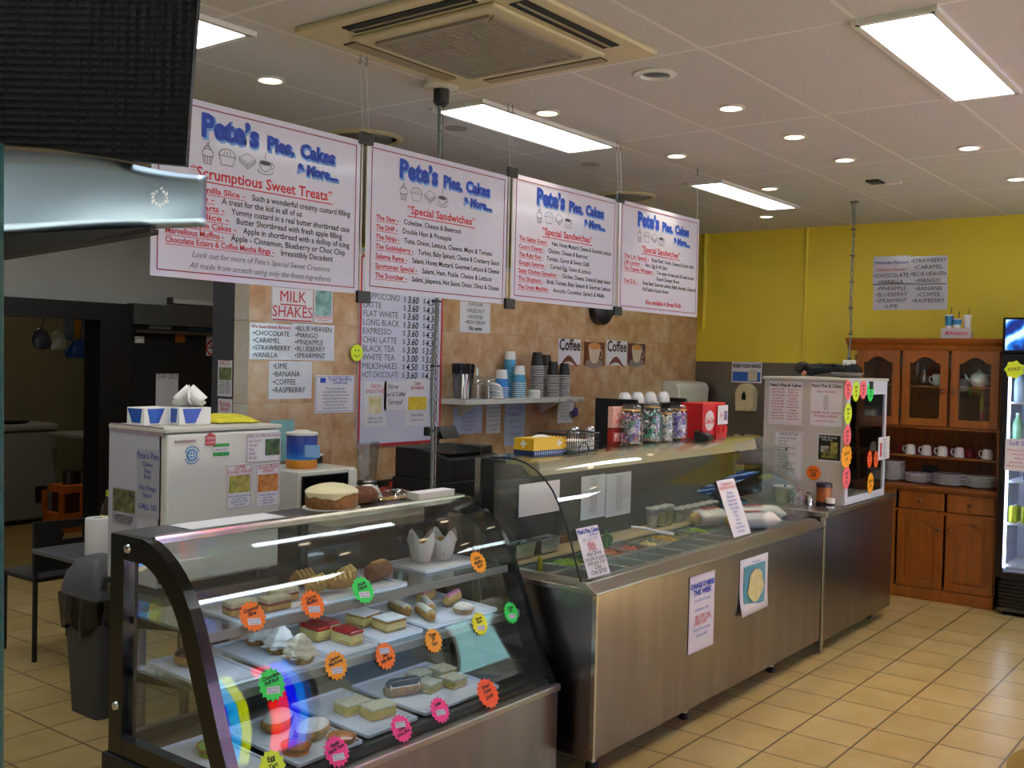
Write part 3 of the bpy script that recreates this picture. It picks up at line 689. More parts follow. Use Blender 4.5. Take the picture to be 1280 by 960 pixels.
sub_sheet('handwritten_note', 'handwritten note between the two picture cards on the price board', 'notice', (480, 477), (506, 512), ('Y', YB), texts=[('handwriting', GY, [('Now', .4, .74, .045, dict(shear=.3)), ('Iced & Coffee', .5, .48, .04, dict(shear=.3)), ('Served', .5, .2, .045, dict(shear=.3))])])
sub_sheet('picture_card', 'card with a bunch of yellow bananas at the lower right of the price board', 'picture', (507, 474), (535, 531), ('Y', YB), pics=[('picture', pic('#d8b51f', '#e7cf4a', 20), .12, .34, .9, .62)], texts=[('red_lettering', RD, [('Daily', .5, .88, .028), ('BANANA', .5, .78, .03)]), ('lettering', GY, [('Smoothies', .5, .2, .026), ('all year round', .5, .1, .02)])])
# yellow smiley starburst on the edge of the board
def burst(n, r, amp):
    return [((r*(1+(amp if k % 2 else -amp)))*math.cos(PI*k/n), (r*(1+(amp if k % 2 else -amp)))*math.sin(PI*k/n)) for k in range(2*n)]
def star(name, label, loc, r, m, lines=(), rz=0, rx=0, price=False, squash=1.0, group='fluorescent price stars', n=16, ry=0, cat='price star', wrap=False):
    t = thing(name, label, cat, loc, rz, group, rx=rx, ry=ry)
    o = MB().prism([(a*squash, b) for a, b in burst(n, r, .095)], -.0012, 0, 'y'); mk('card', o, m, t)
    L2 = [(s, 0, fz*r, sz*r, dict(align='CENTER', shear=.25, bold=.0006, ang=.12, maxw=1.55*r*squash)) for s, fz, sz in lines]
    if L2: lettering('handwriting', t, K, L2, depth=.0018)
    if price:
        zc = price if isinstance(price, float) else -.38
        o = MB().box((-.5*r*squash, -.002, (zc-.22)*r), (.5*r*squash, -.0012, (zc+.22)*r)); o.rot(0, .12, 'Y', (0, 0, zc*r)); pl = mk('price_label', o, MT['paper'], t)
        lettering('label_print', pl, BL, [('ENJOY TODAY', 0, (zc+.04)*r, .17*r, dict(align='CENTER', ang=-.12, maxw=.9*r*squash)), ('$3.50 each', 0, (zc-.16)*r, .17*r, dict(align='CENTER', ang=-.12, maxw=.9*r*squash))], depth=.0023)
    return t
FL = {k: mat('fluoro_'+k, c, .55, emis=0) for k, c in dict(orange='#ff7a1a', amber='#ffa31a', red='#ff5a1e', pink='#ff3f8e', green='#2fe05e', lime='#dcf02e', yellow='#f3f01c', coral='#ff6a72').items()}
p = PX(446, 441, Y=YT-.02)
t = star('smiley_star', 'yellow starburst with a smiley face on the left edge of the price board', p, .048, FL['lime'], group=None, cat='sticker')
f = MB(); ribbon(f, arc(0, .0, .022, .022, 205, 335), .004, -.002); f.add([(x, -.002, z) for x, z in arc(-.012, .014, .004, .006, 0, 350, 10)], [tuple(range(11))]); f.add([(x, -.002, z) for x, z in arc(.012, .014, .004, .006, 0, 350, 10)], [tuple(range(11))])
mk('face_drawing', f, K, t, fixn=False)
# four coffee picture tiles
for i, (x0, y0, x1, y1) in enumerate(((698, 423, 725, 456), (730, 427, 755, 457), (758, 425, 783, 457), (785, 429, 806, 456))):
    if i % 2 == 0:
        t = sheet('coffee_picture', ['first coffee word picture from the left, next to the black cup stacks', '', 'second coffee word picture, between the two cup pictures'][i], 'picture', (x0, y0), (x1, y1), W_, texts=[('lettering', mat('ink_brown', '#3b241b', .6), [('Coffee', .5, .56, .12, dict(bold=.003))])], group='coffee pictures on the tiled wall')
        a = MB(); w = PX(x1, y1, Y=YT).x-PX(x0, y0, Y=YT).x
        pts = [(-.36*w+.74*w*k/16, -.27*w+.10*w*math.sin(-.4+k/16*4.6)) for k in range(17)]
        for k in range(16):
            ww = [.006*w+.07*w*math.sin(PI*(kk/16)**.8) for kk in (k, k+1)]
            a.add([(pts[k][0], -.0018, pts[k][1]-ww[0]), (pts[k+1][0], -.0018, pts[k+1][1]-ww[1]), (pts[k+1][0], -.0018, pts[k+1][1]+ww[1]), (pts[k][0], -.0018, pts[k][1]+ww[0])], [(0, 1, 2, 3)])
        mk('swirl', a, mat('swirl_brown', '#6d3a2a', .5), t, fixn=False)
    else:
        t = sheet('coffee_picture', {1: 'coffee cup picture with brown background between the two coffee words', 3: 'rightmost coffee cup picture with purple brown background'}[i], 'picture', (x0, y0), (x1, y1), W_, mat('pic_brown%d' % i, ['', '#6a3a22', '', '#5d2f3a'][i], .5), group='coffee pictures on the tiled wall')
        w = PX(x1, y1, Y=YT).x-PX(x0, y0, Y=YT).x
        def disc(cx, cz, rx, rz, y, m, nm):
            mk(nm, MB().add([(x, y, z) for x, z in arc(cx, cz, rx, rz, 0, 348, 24)], [tuple(range(25))]), m, t, fixn=False)
        disc(0, -.26*w, .43*w, .13*w, -.0012, mat('pic_saucer', '#8d7f78', .5), 'saucer')
        mk('cup', MB().add([(x, -.0016, z) for x, z in arc(0, .20*w, .29*w, .09*w, 0, 180, 10)+[(-.27*w, .05*w), (-.2*w, -.16*w), (-.1*w, -.25*w), (.1*w, -.25*w), (.2*w, -.16*w), (.27*w, .05*w)]], [tuple(range(17))]), mat('pic_cup', '#cfc0a6' if i == 1 else '#b9a9b9', .5), t, fixn=False)
        disc(0, .20*w, .27*w, .085*w, -.0020, mat('pic_coffee', '#c98f4a', .5), 'coffee')
        f = MB(); ribbon(f, arc(.29*w, -.0*w, .10*w, .11*w, -100, 100, 10), .03*w, -.0016); mk('cup_handle', f, MATS['pic_cup'], t, fixn=False)
# sheets under the cup shelf
for i, (x0, y0, x1, y1, lb, mm) in enumerate(((567, 508, 602, 541, 'pale blue calendar sheet under the left end of the cup shelf', mat('pale_blue', '#b9c4de', .6)), (608, 506, 625, 541, 'narrow printed sheet second from the left under the cup shelf', None), (631, 504, 655, 556, 'long pale sheet under the middle of the cup shelf', mat('pale_blue', '#b9c4de', .6)), (697, 500, 716, 528, 'small white sheet under the right end of the cup shelf', None))):
    t = sheet('wall_paper_note', lb, 'notice', (x0, y0), (x1, y1), W_, mm, texts=[('lettering', GY, block([], .5, .85, .1, 6, .022, ['Mon Tue Wed Thu', '1 2 3 4 5 6 7', '8 9 10 11 12', '15 16 17 18 19', '22 23 24 25 26', '29 30 31']))], group='papers under the cup shelf')
p = PX(719, 515, Y=YT-.02)
t = thing('round_tag', 'purple round tag hanging below the right end of the cup shelf', 'tag', p)
mk('disc', MB().prism(arc(0, 0, .036, .036, 0, 345, 23), -.003, 0, 'y'), mat('tag_purple', '#4b3f86', .4), t)
mk('loop', MB().tube([(0, 0, .034), (.003, 0, .06), (0, 0, .075)], .0025, 6), mat('tag_purple', '#4b3f86', .4), t)
# dark round clock-like speaker half hidden behind the signs
p = PX(754, 388, Y=YT-.05)
t = thing('wall_speaker', 'black round speaker on the tiled wall just below the hanging signs', 'speaker', (p.x, YT, p.z+.02))
mk('housing', MB().lathe([(.13, 0), (.13, .06), (.10, .09), (0, .1)], 28), MT['black_plastic'], t, smooth=True).rotation_euler = (PI/2, 0, 0)

# milkshake flavour sheets on the yellow wall
Y_ = ('X', XW)
fl = [((1092, 321), (1137, 355), [('Milkshake Flavours', .5, .72, .035, 'b'), ('Milkshake Flavours', .5, .48, .03, 'r'), ('\u2022CHOCOLATE', .5, .25, .045, 'k'), ('\u2022VANILLA', .5, .03, .045, 'k')], 'upper left flavour sheet of four on the yellow wall'),
      ((1138, 321), (1184, 355), [('\u2022STRAWBERRY', .5, .78, .045, 'k'), ('\u2022CARAMEL', .5, .55, .045, 'k'), ('\u2022BLUE HEAVEN', .5, .31, .045, 'k'), ('\u2022MANGO', .5, .07, .045, 'k')], 'upper right flavour sheet of four on the yellow wall'),
      ((1092, 355), (1137, 387), [('\u2022PINEAPPLE', .5, .74, .045, 'k'), ('\u2022BLUEBERRY', .5, .51, .045, 'k'), ('\u2022SPEARMINT', .5, .28, .045, 'k'), ('\u2022LIME', .5, .06, .045, 'k')], 'lower left flavour sheet of four on the yellow wall'),
      ((1138, 355), (1184, 387), [('\u2022BANANA', .5, .74, .045, 'k'), ('\u2022COFFEE', .5, .51, .045, 'k'), ('\u2022RASPBERRY', .5, .28, .045, 'k')], 'lower right flavour sheet of four on the yellow wall')]
for TL, BR, ll, lb in fl:
    tx = []
    for cc, mm, nm in (('k', K, 'lettering'), ('r', RD, 'red_lettering'), ('b', BL, 'blue_lettering')):
        q = [l[:4] for l in ll if l[4] == cc]
        if q: tx.append((nm, mm, q))
    sheet('flavour_list', lb, 'notice', TL, BR, Y_, MT['laminated'], texts=tx, group='flavour sheets on the yellow wall')
# wash your hands notice on the splashback
sheet('wash_hands_notice', 'blue and white wash your hands notice on the steel splashback', 'notice', (915, 452), (952, 479), ('X', XW-.009), texts=[('lettering', K, [('WASH YOUR HANDS', .5, .72, .045, dict(bold=.0015))])], pics=[('picture', mat('notice_blue', '#2c62b0', .5), .04, .06, .96, .52), ('hand_shape', mat('notice_hand', '#c9c0a4', .5), .55, .1, .85, .62)])
# posters on the dark post and notices of the kitchen door
sheet('poster', 'upper narrow poster with green photo on the dark post', 'poster', (273, 450), (290, 496), ('X', 3.41), pics=[('picture', pic('#4d5a33', '#88915a', 30), .08, .45, .95, .8)], texts=[('red_lettering', RD, [('HOT', .5, .86, .04)]), ('lettering', GY, block([], .5, .36, .08, 5, .022, ['fresh daily', 'made here', 'ask at the counter']))], group='posters on the dark post')
sheet('poster', 'lower pinkish poster on the dark post above the white fridge', 'poster', (273, 498), (290, 545), ('X', 3.41), texts=[('red_lettering', RD, [('Roast', .5, .8, .04), ('Beef', .5, .66, .04)]), ('lettering', GY, block([], .5, .5, .1, 6, .022, ['gravy roll', 'with chips', 'special']))], group='posters on the dark post')
t = sheet('no_smoking_notice', 'white no smoking notice with red circle on the dark kitchen door', 'notice', (258, 416), (274, 445), ('Y', YK-.05), texts=[('lettering', K, [('NO', .5, .86, .07), ('SMOKING', .5, .74, .055)])])
f = MB(); ribbon(f, arc(0, -.03, .065, .065, 0, 360, 24), .016, -.002, True); ribbon(f, [(-.045, .015), (.045, -.075)], .014, -.002); mk('red_circle', f, RD, t, fixn=False)
f = MB(); f.box((-.05, -.0016, -.036), (.04, -.0012, -.024)); mk('cigarette', f, K, t)
sheet('door_notice', 'tall white sheet on the dark door behind the tissue boxes', 'notice', (195, 467), (222, 520), ('Y', YK-.05), texts=[('lettering', GY, [('STAFF ONLY', .5, .88, .06)])])
for a, b, lb, mm in (((186, 406), (214, 412), 'pale blue strip sticker high on the dark door', mat('sticker_pale', '#8a9aa0', .5)), ((235, 407), (265, 413), 'blue strip sticker high on the dark door near the post', mat('sticker_blue', '#2f5f88', .5)), ((219, 418), (231, 428), 'orange sticker in the middle of the dark door', mat('sticker_orange', '#b5661e', .5))):
    p, q = PX(*a, Y=YK-.05), PX(*b, Y=YK-.05)
    tag(mk('sticker', MB().box((p.x, YK-.052, q.z), (q.x, YK-.05, p.z)), mm), lb, 'sticker', 'stickers on the dark door')
p, q = PX(171, 420, Y=YK-.09), PX(182, 429, Y=YK-.09)
t = thing('wall_switch', 'small white switch plate at the left of the dark door', 'switch', ((p.x+q.x)/2, YK-.05, (p.z+q.z)/2))
mk('plate', MB().cbox((0, -.012, 0), (q.x-p.x, .02, p.z-q.z)), MT['white_plastic'], t, bevel=.003); mk('rocker', MB().cbox((0, -.026, 0), (.02, .01, .025)), MT['white'], t)
p, q = PX(232, 374, Y=YK-.1), PX(262, 382, Y=YK-.1)
t = thing('reflection_batten', 'slim white batten above the dark door, in place of a fluorescent reflection', 'lamp', ((p.x+q.x)/2, YK, (p.z+q.z)/2))  # white box modelled for a bright fluorescent reflection, not a lamp
mk('batten', MB().cbox((0, -.04, 0), (q.x-p.x+.2, .06, p.z-q.z)), MT['white_plastic'], t, bevel=.004); mk('end_cap', MB().cbox((-(q.x-p.x)/2-.11, -.04, 0), (.02, .065, .06)), MT['steel_dark'], t)
# ------------------------------------------------------------------ pastry display case
PCX0, PCX1, PYB = 1.87, 3.42, 3.05
PROF = [(2.88, 1.115), (2.835, 1.106), (2.79, 1.088), (2.74, 1.058), (2.70, 1.026), (2.66, .985), (2.625, .935), (2.59, .870), (2.56, .800), (2.53, .730), (2.50, .655), (2.47, .580), (2.43, .495), (2.39, .425), (2.375, .40)]
def offset_prof(P, d):
    out = []
    for i, p in enumerate(P):
        a, b = Vector(P[max(i-1, 0)]), Vector(P[min(i+1, len(P)-1)]); t = (b-a).normalized()
        n = Vector((-t.y, t.x))
        if n.x < 0: n = -n          # towards the back of the case
        out.append((p[0]+n.x*d, p[1]+n.y*d))
    return out
def on_profile(P, px, py):
    """point and lean of a curved front glass seen at a pixel of the photograph"""
    d = fw+rt*((px-640)/FPX)+upv*((480-py)/FPX); o = Vector((0, 0, EYE))
    for (a, b) in zip(P[:-1], P[1:]):
        e = Vector((b[0]-a[0], b[1]-a[1])); n = Vector((e.y, -e.x))
        den = n.x*d.y+n.y*d.z
        if abs(den) < 1e-9: continue
        t = (n.x*(a[0]-o.y)+n.y*(a[1]-o.z))/den; q = o+d*t
        s = ((q.y-a[0])*e.x+(q.z-a[1])*e.y)/e.length_squared
        if -1e-6 <= s <= 1+1e-6: return q, math.atan2(abs(e.x), abs(e.y))
    raise ValueError((px, py))
pc = thing('pastry_case', 'curved glass pastry display case with black ends and steel base', 'display case', ((PCX0+PCX1)/2, 2.7, 0))
B = MB(); B.box((PCX0, 2.365, .05), (PCX1, PYB, .38)); mk('base', B, MT['steel_panel'], pc, world=True, bevel=.004)
mk('base_rail', MB().box((PCX0, 2.352, .375), (PCX1, 2.40, .402)), MT['steel'], pc, world=True, bevel=.004)
mk('base_end', MB().box((PCX0-.03, 2.37, .05), (PCX0-.001, PYB+.02, .40)), MT['black_plastic'], pc, world=True, bevel=.004)
f = MB()
for x in (PCX0+.06, PCX1-.06):
    for y in (2.45, 2.97): f.lathe([(.025, 0), (.025, .02), (.015, .02), (.015, .05)], 12, (x, y))
mk('feet', f, MT['rubber'], pc, world=True)
for x0, x1 in ((PCX0-.018, PCX0+.022), (PCX1-.028, PCX1)):
    inn = offset_prof(PROF, .075)
    E_ = MB(); E_.prism(PROF+inn[::-1], x0, x1, 'x')
    E_.prism([(2.885, 1.115), (PYB-.076, 1.115), (PYB-.076, 1.037), (2.885, 1.037)], x0+.0004, x1-.0004, 'x')
    E_.prism([(PYB, 1.115), (PYB, .40), (PYB-.075, .40), (PYB-.075, 1.115)], x0, x1, 'x')
    E_.prism([(2.44, .401), (PYB-.076, .401), (PYB-.076, .459), (2.47, .459)], x0+.0008, x1-.0008, 'x')
    fe = mk('end_frame', E_, MT['black_gloss'], pc, world=True)
    xm = (x0+x1)/2
    mk('side_glass', MB().prism([(PYB-.07, .45), (PYB-.07, 1.04), (2.90, 1.04)]+inn[2:-2]+[(2.5, .45)], xm-.002, xm+.002, 'x'), MT['glass'], pc, world=True)
    if x0 < 2:
        for yy, zz in ((2.955, 1.075), (3.01, .56)):
            mk('screw_cap', MB().lathe([(.016, 0), (.013, .006), (.006, .009), (0, .009)], 14), MT['chrome'], fe, smooth=True)
            sc = fe.children[-1]; sc.parent = fe; sc.rotation_euler = (0, -PI/2, 0); sc.location = (x0-pc.location.x, yy-pc.location.y, zz)
mk('top_panel', MB().prism([(2.875, 1.098), (2.875, 1.118), (PYB, 1.118), (PYB, 1.098)], PCX0+.0, PCX1, 'x'), MT['steel_dark'], pc, world=True, bevel=.003)
mk('top_trim', MB().box((PCX0+.02, 2.862, 1.092), (PCX1-.02, 2.880, 1.122)), MT['steel_bright'], pc, world=True, bevel=.003)
inn = offset_prof(PROF, .005)
G = MB()
x0, x1 = PCX0+.022, PCX1-.028
for P_ in (PROF, inn):
    for y, z in P_: G.v.append((x0, y, z)); G.v.append((x1, y, z))
n = len(PROF)
for i in range(n-1):
    G.face((2*i, 2*i+1, 2*i+3, 2*i+2)); o = 2*n; G.face((o+2*i, o+2*i+2, o+2*i+3, o+2*i+1))
mk('front_glass', G, MT['glass'], pc, world=True, smooth=True)
mk('back_rail', MB().box((PCX0+.02, PYB-.03, .40), (PCX1-.03, PYB, .45)).box((PCX0+.02, PYB-.03, 1.06), (PCX1-.03, PYB, 1.1)), MT['black_plastic'], pc, world=True)
for xa, xb in ((PCX0+.03, 2.66), (2.62, PCX1-.04)):
    dm = MB(); y0 = PYB-.028 if xa < 2 else PYB-.014
    for a, b in ((xa, xa+.035), (xb-.035, xb)): dm.box((a, y0, .45), (b, y0+.012, 1.06))
    dr = mk('sliding_door', dm, MT['black_plastic'], pc, world=True)
    mk('door_glass', MB().box((xa+.035, y0+.004, .45), (xb-.035, y0+.008, 1.06)), MT['glass'], pc, world=True)
mk('deck', MB().box((PCX0+.02, 2.43, .40), (PCX1-.03, PYB-.03, .415)), MT['steel_dark'], pc, world=True)
gr = MB()
for k in range(5): gr.box((PCX0+.025, 2.395+.007*k, .404+.0*k), (PCX1-.03, 2.399+.007*k, .418))
mk('front_grille', gr, MT['black_plastic'], pc, world=True)
for z, yf in ((.85, 2.62), (.675, 2.555)):
    sh = mk('shelf', MB().box((PCX0+.03, yf, z-.008), (PCX1-.035, PYB-.05, z)), MT['glass_green'], pc, world=True)
    mk('shelf_rail', MB().box((PCX0+.03, yf-.012, z-.026), (PCX1-.035, yf+.004, z+.002)), mat('rail_grey', '#8b8e8d', .4, noise=.05), pc, world=True, bevel=.002)
    bk = MB()
    for x in (PCX0+.05, 2.64, PCX1-.06): bk.prism([(PYB-.05, z-.008), (yf+.05, z-.008), (PYB-.05, z-.05)], x-.003, x+.003, 'x')
    mk('shelf_bracket', bk, MT['steel_dark'], pc, world=True)
for y, z in ((2.645, .829), (2.58, .654)): mk('lamp_tube', MB().tube([(PCX0+.05, y, z), (PCX1-.06, y, z)], .007, 8), emit_mat('tray_fill_tube', '#dcebff', TUBE), pc, world=True, smooth=True)  # tubes added to brighten the trays, hidden behind the shelf rails

# ------------------------------------------------------------------ sandwich bar
SX0, SX1, SYF, SYB = 3.49, 5.94, 2.240, 2.865
SPROF = [(2.70, 1.283), (2.655, 1.279), (2.61, 1.268), (2.56, 1.245), (2.51, 1.208), (2.47, 1.165), (2.43, 1.10), (2.40, 1.035), (2.37, .955), (2.345, .88), (2.315, .80)]
sb = thing('sandwich_bar', 'long steel sandwich bar with curved glass over salad pans', 'food counter', ((SX0+SX1)/2, 2.55, 0))
mk('cabinet', MB().box((SX0+.003, SYF, .095), (SX1-.01, SYB-.01, .60)).box((SX0+.003, SYF, .60), (SX1-.01, 2.33, .765)).box((SX0+.003, 2.33, .60), (3.56, SYB-.01, .765)).box((5.80, 2.33, .60), (SX1-.01, SYB-.01, .765)).box((3.56, 2.835, .60), (5.80, SYB-.01, .765)), MT['steel_panel'], sb, world=True)
mk('front_lip', MB().prism([(SYF-.008, .762), (SYF-.008, .772), (2.285, .808), (2.335, .808), (2.335, .762)], SX0-.005, SX1, 'x'), MT['steel'], sb, world=True, bevel=.003)
mk('side_lip', MB().prism([(SX0-.006, .762), (SX0-.006, .785), (SX0+.03, .808), (3.555, .808), (3.555, .762)], 2.29, SYB, 'y'), MT['steel'], sb, world=True, bevel=.002)
mk('corner_trim', MB().box((SX0, SYF-.003, .095), (SX0+.016, SYF+.016, .762)), MT['steel_bright'], sb, world=True)
mk('well', MB().box((3.56, 2.335, .61), (5.80, 2.833, .615)), MT['steel_dark'], sb, world=True)
for x in (3.63, 4.44, 5.445):
    for y in (2.33, 2.8):
        lg = mk('leg', MB().lathe([(.018, .03), (.018, .098)], 14, (x, y)), MT['steel_bright'], sb, world=True, smooth=True)
        mk('foot', MB().lathe([(.028, 0), (.028, .018), (.02, .03), (0, .03)], 14, (x-sb.location.x, y-sb.location.y)), MT['rubber'], lg, smooth=True)
def shell(P_, x0, x1, th=.006):
    inn = offset_prof(P_, th); G = MB()
    for Q in (P_, inn):
        for y, z in Q: G.v.append((x0, y, z)); G.v.append((x1, y, z))
    n = len(P_); o = 2*n
    for i in range(n-1):
        G.face((2*i, 2*i+1, 2*i+3, 2*i+2)); G.face((o+2*i, o+2*i+2, o+2*i+3, o+2*i+1))
    return G
mk('front_glass', shell(SPROF, SX0+.012, 4.72), MT['glass'], sb, world=True, smooth=True)
mk('front_glass', shell(SPROF, 4.726, SX1-.02), MT['glass'], sb, world=True, smooth=True)
for x, nm in ((SX0+.006, 'left'), (SX1-.016, 'right')):
    mk('end_glass', MB().prism(SPROF+[(2.84, .80), (2.84, 1.275)], x-.003, x+.003, 'x'), MT['glass'], sb, world=True)
mk('edge_trim', MB().tube([(SX0+.006, y, z+.001) for y, z in [(2.80, 1.279)]+SPROF], .0045, 6), MT['black_plastic'], sb, world=True, smooth=True)
mk('top_glass', MB().box((SX0, 2.69, 1.272), (SX1-.01, SYB, 1.280)), MT['glass_green'], sb, world=True)
mk('back_post', MB().box((SX0, 2.775, .79), (SX0+.035, SYB, 1.272)), MT['black_plastic'], sb, world=True)
mk('back_post', MB().box((SX1-.05, 2.80, .79), (SX1-.012, SYB, 1.272)), MT['steel_dark'], sb, world=True)
mk('back_panel', MB().box((SX0+.035, 2.852, .79), (SX1-.05, SYB, 1.272)), mat('back_dark', '#25221f', .5, noise=.2, scale=4), sb, world=True)
hd = mk('lamp_hood', MB().prism([(2.66, 1.268), (2.645, 1.20), (2.70, 1.195), (2.75, 1.24), (2.84, 1.24), (2.84, 1.268)], SX0+.16, SX1-.06, 'x'), MT['cream_plastic'], sb, world=True)
mk('lamp_tube', MB().tube([(SX0+.24-sb.location.x, 2.735-sb.location.y, 1.222), (SX1-.14-sb.location.x, 2.735-sb.location.y, 1.222)], .009, 10), emit_mat('hood_tube', '#fff6e4', TUBE*.8), hd)
mk('steel_edge', MB().box((SX0-.012, SYB-.02, .60), (SX0+.002, SYB+.01, 1.272)), MT['steel'], sb, world=True)
mk('back_shelf', MB().box((3.57, 2.70, .808), (5.80, 2.85, .818)), mat('cutting_board', '#b5a27b', .5, noise=.1), sb, world=True)
# papers hanging inside at the back
def inner_sheet(a, b, y, lb, m=None, lines=()):
    p, q = PX(*a, Y=y), PX(*b, Y=y)
    return panel('paper_sheet', lb, 'paper', ((p.x+q.x)/2, y-.004, (p.z+q.z)/2), q.x-p.x, p.z-q.z, 0, m, texts=lines, group='sheets taped inside the sandwich bar')
inner_sheet((648, 606), (698, 638), 2.85, 'white sheet at the left end behind the sandwich bar glass')
inner_sheet((726, 596), (755, 645), 2.85, 'tall pale sheet left of its twin inside the sandwich bar', mat('pale_sheet', '#bcc4c8', .5), [('lettering', GY, block([], .5, .9, .1, 14, .014, ['Chicken 1.50', 'Ham 1.20', 'Cheese .80', 'Salad 1.00', 'Egg .90', 'Beetroot .50']))])
inner_sheet((757, 593), (787, 641), 2.85, 'tall pale sheet right of its twin inside the sandwich bar', mat('pale_sheet', '#bcc4c8', .5), [('lettering', GY, block([], .5, .9, .1, 14, .014, ['Turkey 1.50', 'Tuna 1.20', 'Onion .40', 'Carrot .50', 'Pickle .60', 'Lettuce .50']))])

# ------------------------------------------------------------------ steel counter at the right end, food warmer on it
RX0, RX1 = 5.965, 7.235
rc = thing('steel_counter', 'plain steel counter on castors carrying the food warmer', 'counter', ((RX0+RX1)/2, 2.55, 0))
mk('cabinet', MB().box((RX0+.02, 2.243, .075), (RX1, 2.92, .815)), MT['steel_panel'], rc, world=True)
mk('worktop', MB().box((RX0, 2.225, .815), (RX1+.01, 2.93, .848)), MT['steel'], rc, world=True, bevel=.005)
mk('corner_trim', MB().box((RX0-.018, 2.236, .01), (RX0+.018, 2.262, .815)), MT['steel'], rc, world=True, bevel=.003)
for x, y in ((7.06, 2.33), (7.06, 2.85), (6.2, 2.85), (6.2, 2.36)):
    ca = mk('castor', MB().box((x-.018, y-.03, .05), (x+.018, y+.03, .078)), MT['steel_dark'], rc, world=True)
    wv = MB(); s0 = 0; wv.lathe([(0, -.015), (.034, -.015), (.04, -.010), (.04, .010), (.034, .015), (0, .015)], 18)
    wv.rot(0, PI/2, 'X'); wh = mk('wheel', wv, MT['rubber'], ca, smooth=True); wh.location = (x-rc.location.x, y-rc.location.y, .04)
mk('hinge', MB().box((RX1, 2.245, .40), (RX1+.012, 2.262, .43)), MT['chrome'], rc, world=True)
WX0, WX1, WY0, WY1, WZ0, WZ1 = 6.30, 7.045, 2.245, 2.79, .850, 1.640
wm = thing('food_warmer', 'white glass fronted food warmer covered in menus and price stars', 'food warmer', ((WX0+WX1)/2, (WY0+WY1)/2, WZ0))
bb = MB(); t_ = .02
bb.box((WX0, WY0+.012, WZ0), (WX0+t_, WY1, WZ1-.015)); bb.box((WX1-t_, WY0+.012, WZ0), (WX1, WY1, WZ1-.015)); bb.box((WX0+t_, WY1-t_, WZ0), (WX1-t_, WY1, WZ1-.015))
bb.box((WX0+t_, WY0+.012, WZ0), (WX1-t_, WY1-t_, WZ0+.03))
mk('body', bb, mat('warmer_cream', '#c9c5bd', .45, noise=.04, scale=2), wm, world=True)
mk('top', MB().box((WX0-.015, WY0-.005, WZ1-.018), (WX1+.015, WY1+.01, WZ1)), MT['white_enamel'], wm, world=True, bevel=.003)
mk('lining', MB().box((WX0+.022, WY1-.03, WZ0+.031), (WX1-.022, WY1-.022, WZ1-.02)).box((WX0+.021, WY0+.02, WZ0+.031), (WX0+.026, WY1-.03, WZ1-.02)).box((WX1-.026, WY0+.02, WZ0+.031), (WX1-.021, WY1-.03, WZ1-.02)), mat('lining_dark', '#1b1a17', .4, noise=.2), wm, world=True)
dr = MB()
dr.box((WX0+.001, WY0, WZ0+.005), (WX0+.045, WY0+.012, WZ1-.018)); dr.box((WX1-.035, WY0, WZ0+.005), (WX1-.001, WY0+.012, WZ1-.018))
dr.box((WX0+.045, WY0, WZ0+.005), (WX1-.035, WY0+.012, WZ0+.05)); dr.box((WX0+.045, WY0, WZ1-.105), (WX1-.035, WY0+.012, WZ1-.018))
dd = mk('door', dr, mat('door_white', '#dcdfee', .35), wm, world=True)
mk('door_glass', MB().box((WX0+.045, WY0+.004, WZ0+.05), (WX1-.035, WY0+.008, WZ1-.105)), MT['glass'], wm, world=True)
mk('latch', MB().box((6.68, WY0-.012, WZ1-.07), (6.73, WY0, WZ1-.02)), MT['black_plastic'], wm, world=True)
for z in (1.02, 1.17, 1.32, 1.45):
    ra = MB()
    for k in range(9): ra.tube([(WX0+.03, WY0+.05+.05*k, z), (WX1-.03, WY0+.05+.05*k, z)], .0022, 5)
    mk('rack', ra, MT['steel_dark'], wm, world=True)
EX = ('X', WX0)
sheet('menu_sheet', 'upper left menu sheet on the cream side of the food warmer', 'notice', (962, 476), (1002, 532), EX, texts=[('lettering', K, [('Pete\u2019s Pies & Cakes', .5, .88, .028, dict(bold=.0006))]), ('red_lettering', RD, block([], .27, .8, .12, 11, .015, ['Meat Pie 3.80', 'Steak Pie 4.20', 'Curry Pie 4.20', 'Bacon Pie'], maxw=.10)+block([], .73, .8, .12, 11, .015, ['Sausage Roll', 'Pasty 3.50', 'Quiche 4.00', 'Lasagne'], maxw=.10))], group='sheets on the food warmer side')
sheet('menu_sheet', 'upper right menu sheet with a narrow centred list on the food warmer side', 'notice', (1014, 477), (1052, 534), EX, texts=[('lettering', K, [('Pete\u2019s Pies & Cakes', .5, .88, .028, dict(bold=.0006))]+block([], .5, .66, .38, 7, .014, ['Pies', 'Cakes', 'Rolls', 'Drinks'])), ('red_lettering', RD, [('Now Available', .5, .76, .02), ('ORDER YOUR LUNCH', .5, .28, .022), ('PHONE AHEAD', .5, .2, .022), ('and beat the queue', .5, .1, .016)])], group='sheets on the food warmer side')
sheet('menu_sheet', 'lower left printed list on the food warmer side behind the clear end glass', 'notice', (968, 538), (1003, 600), EX, texts=[('lettering', GY, [('Salads & Cold', .5, .92, .022)]+block([], .15, .84, .06, 13, .015, ['Garden Salad Small', 'Pasta Salad', 'Coleslaw', 'Potato Salad Large', 'Rice Salad'], align='LEFT'))], frame=(GY, .006, .0015), group='sheets on the food warmer side')
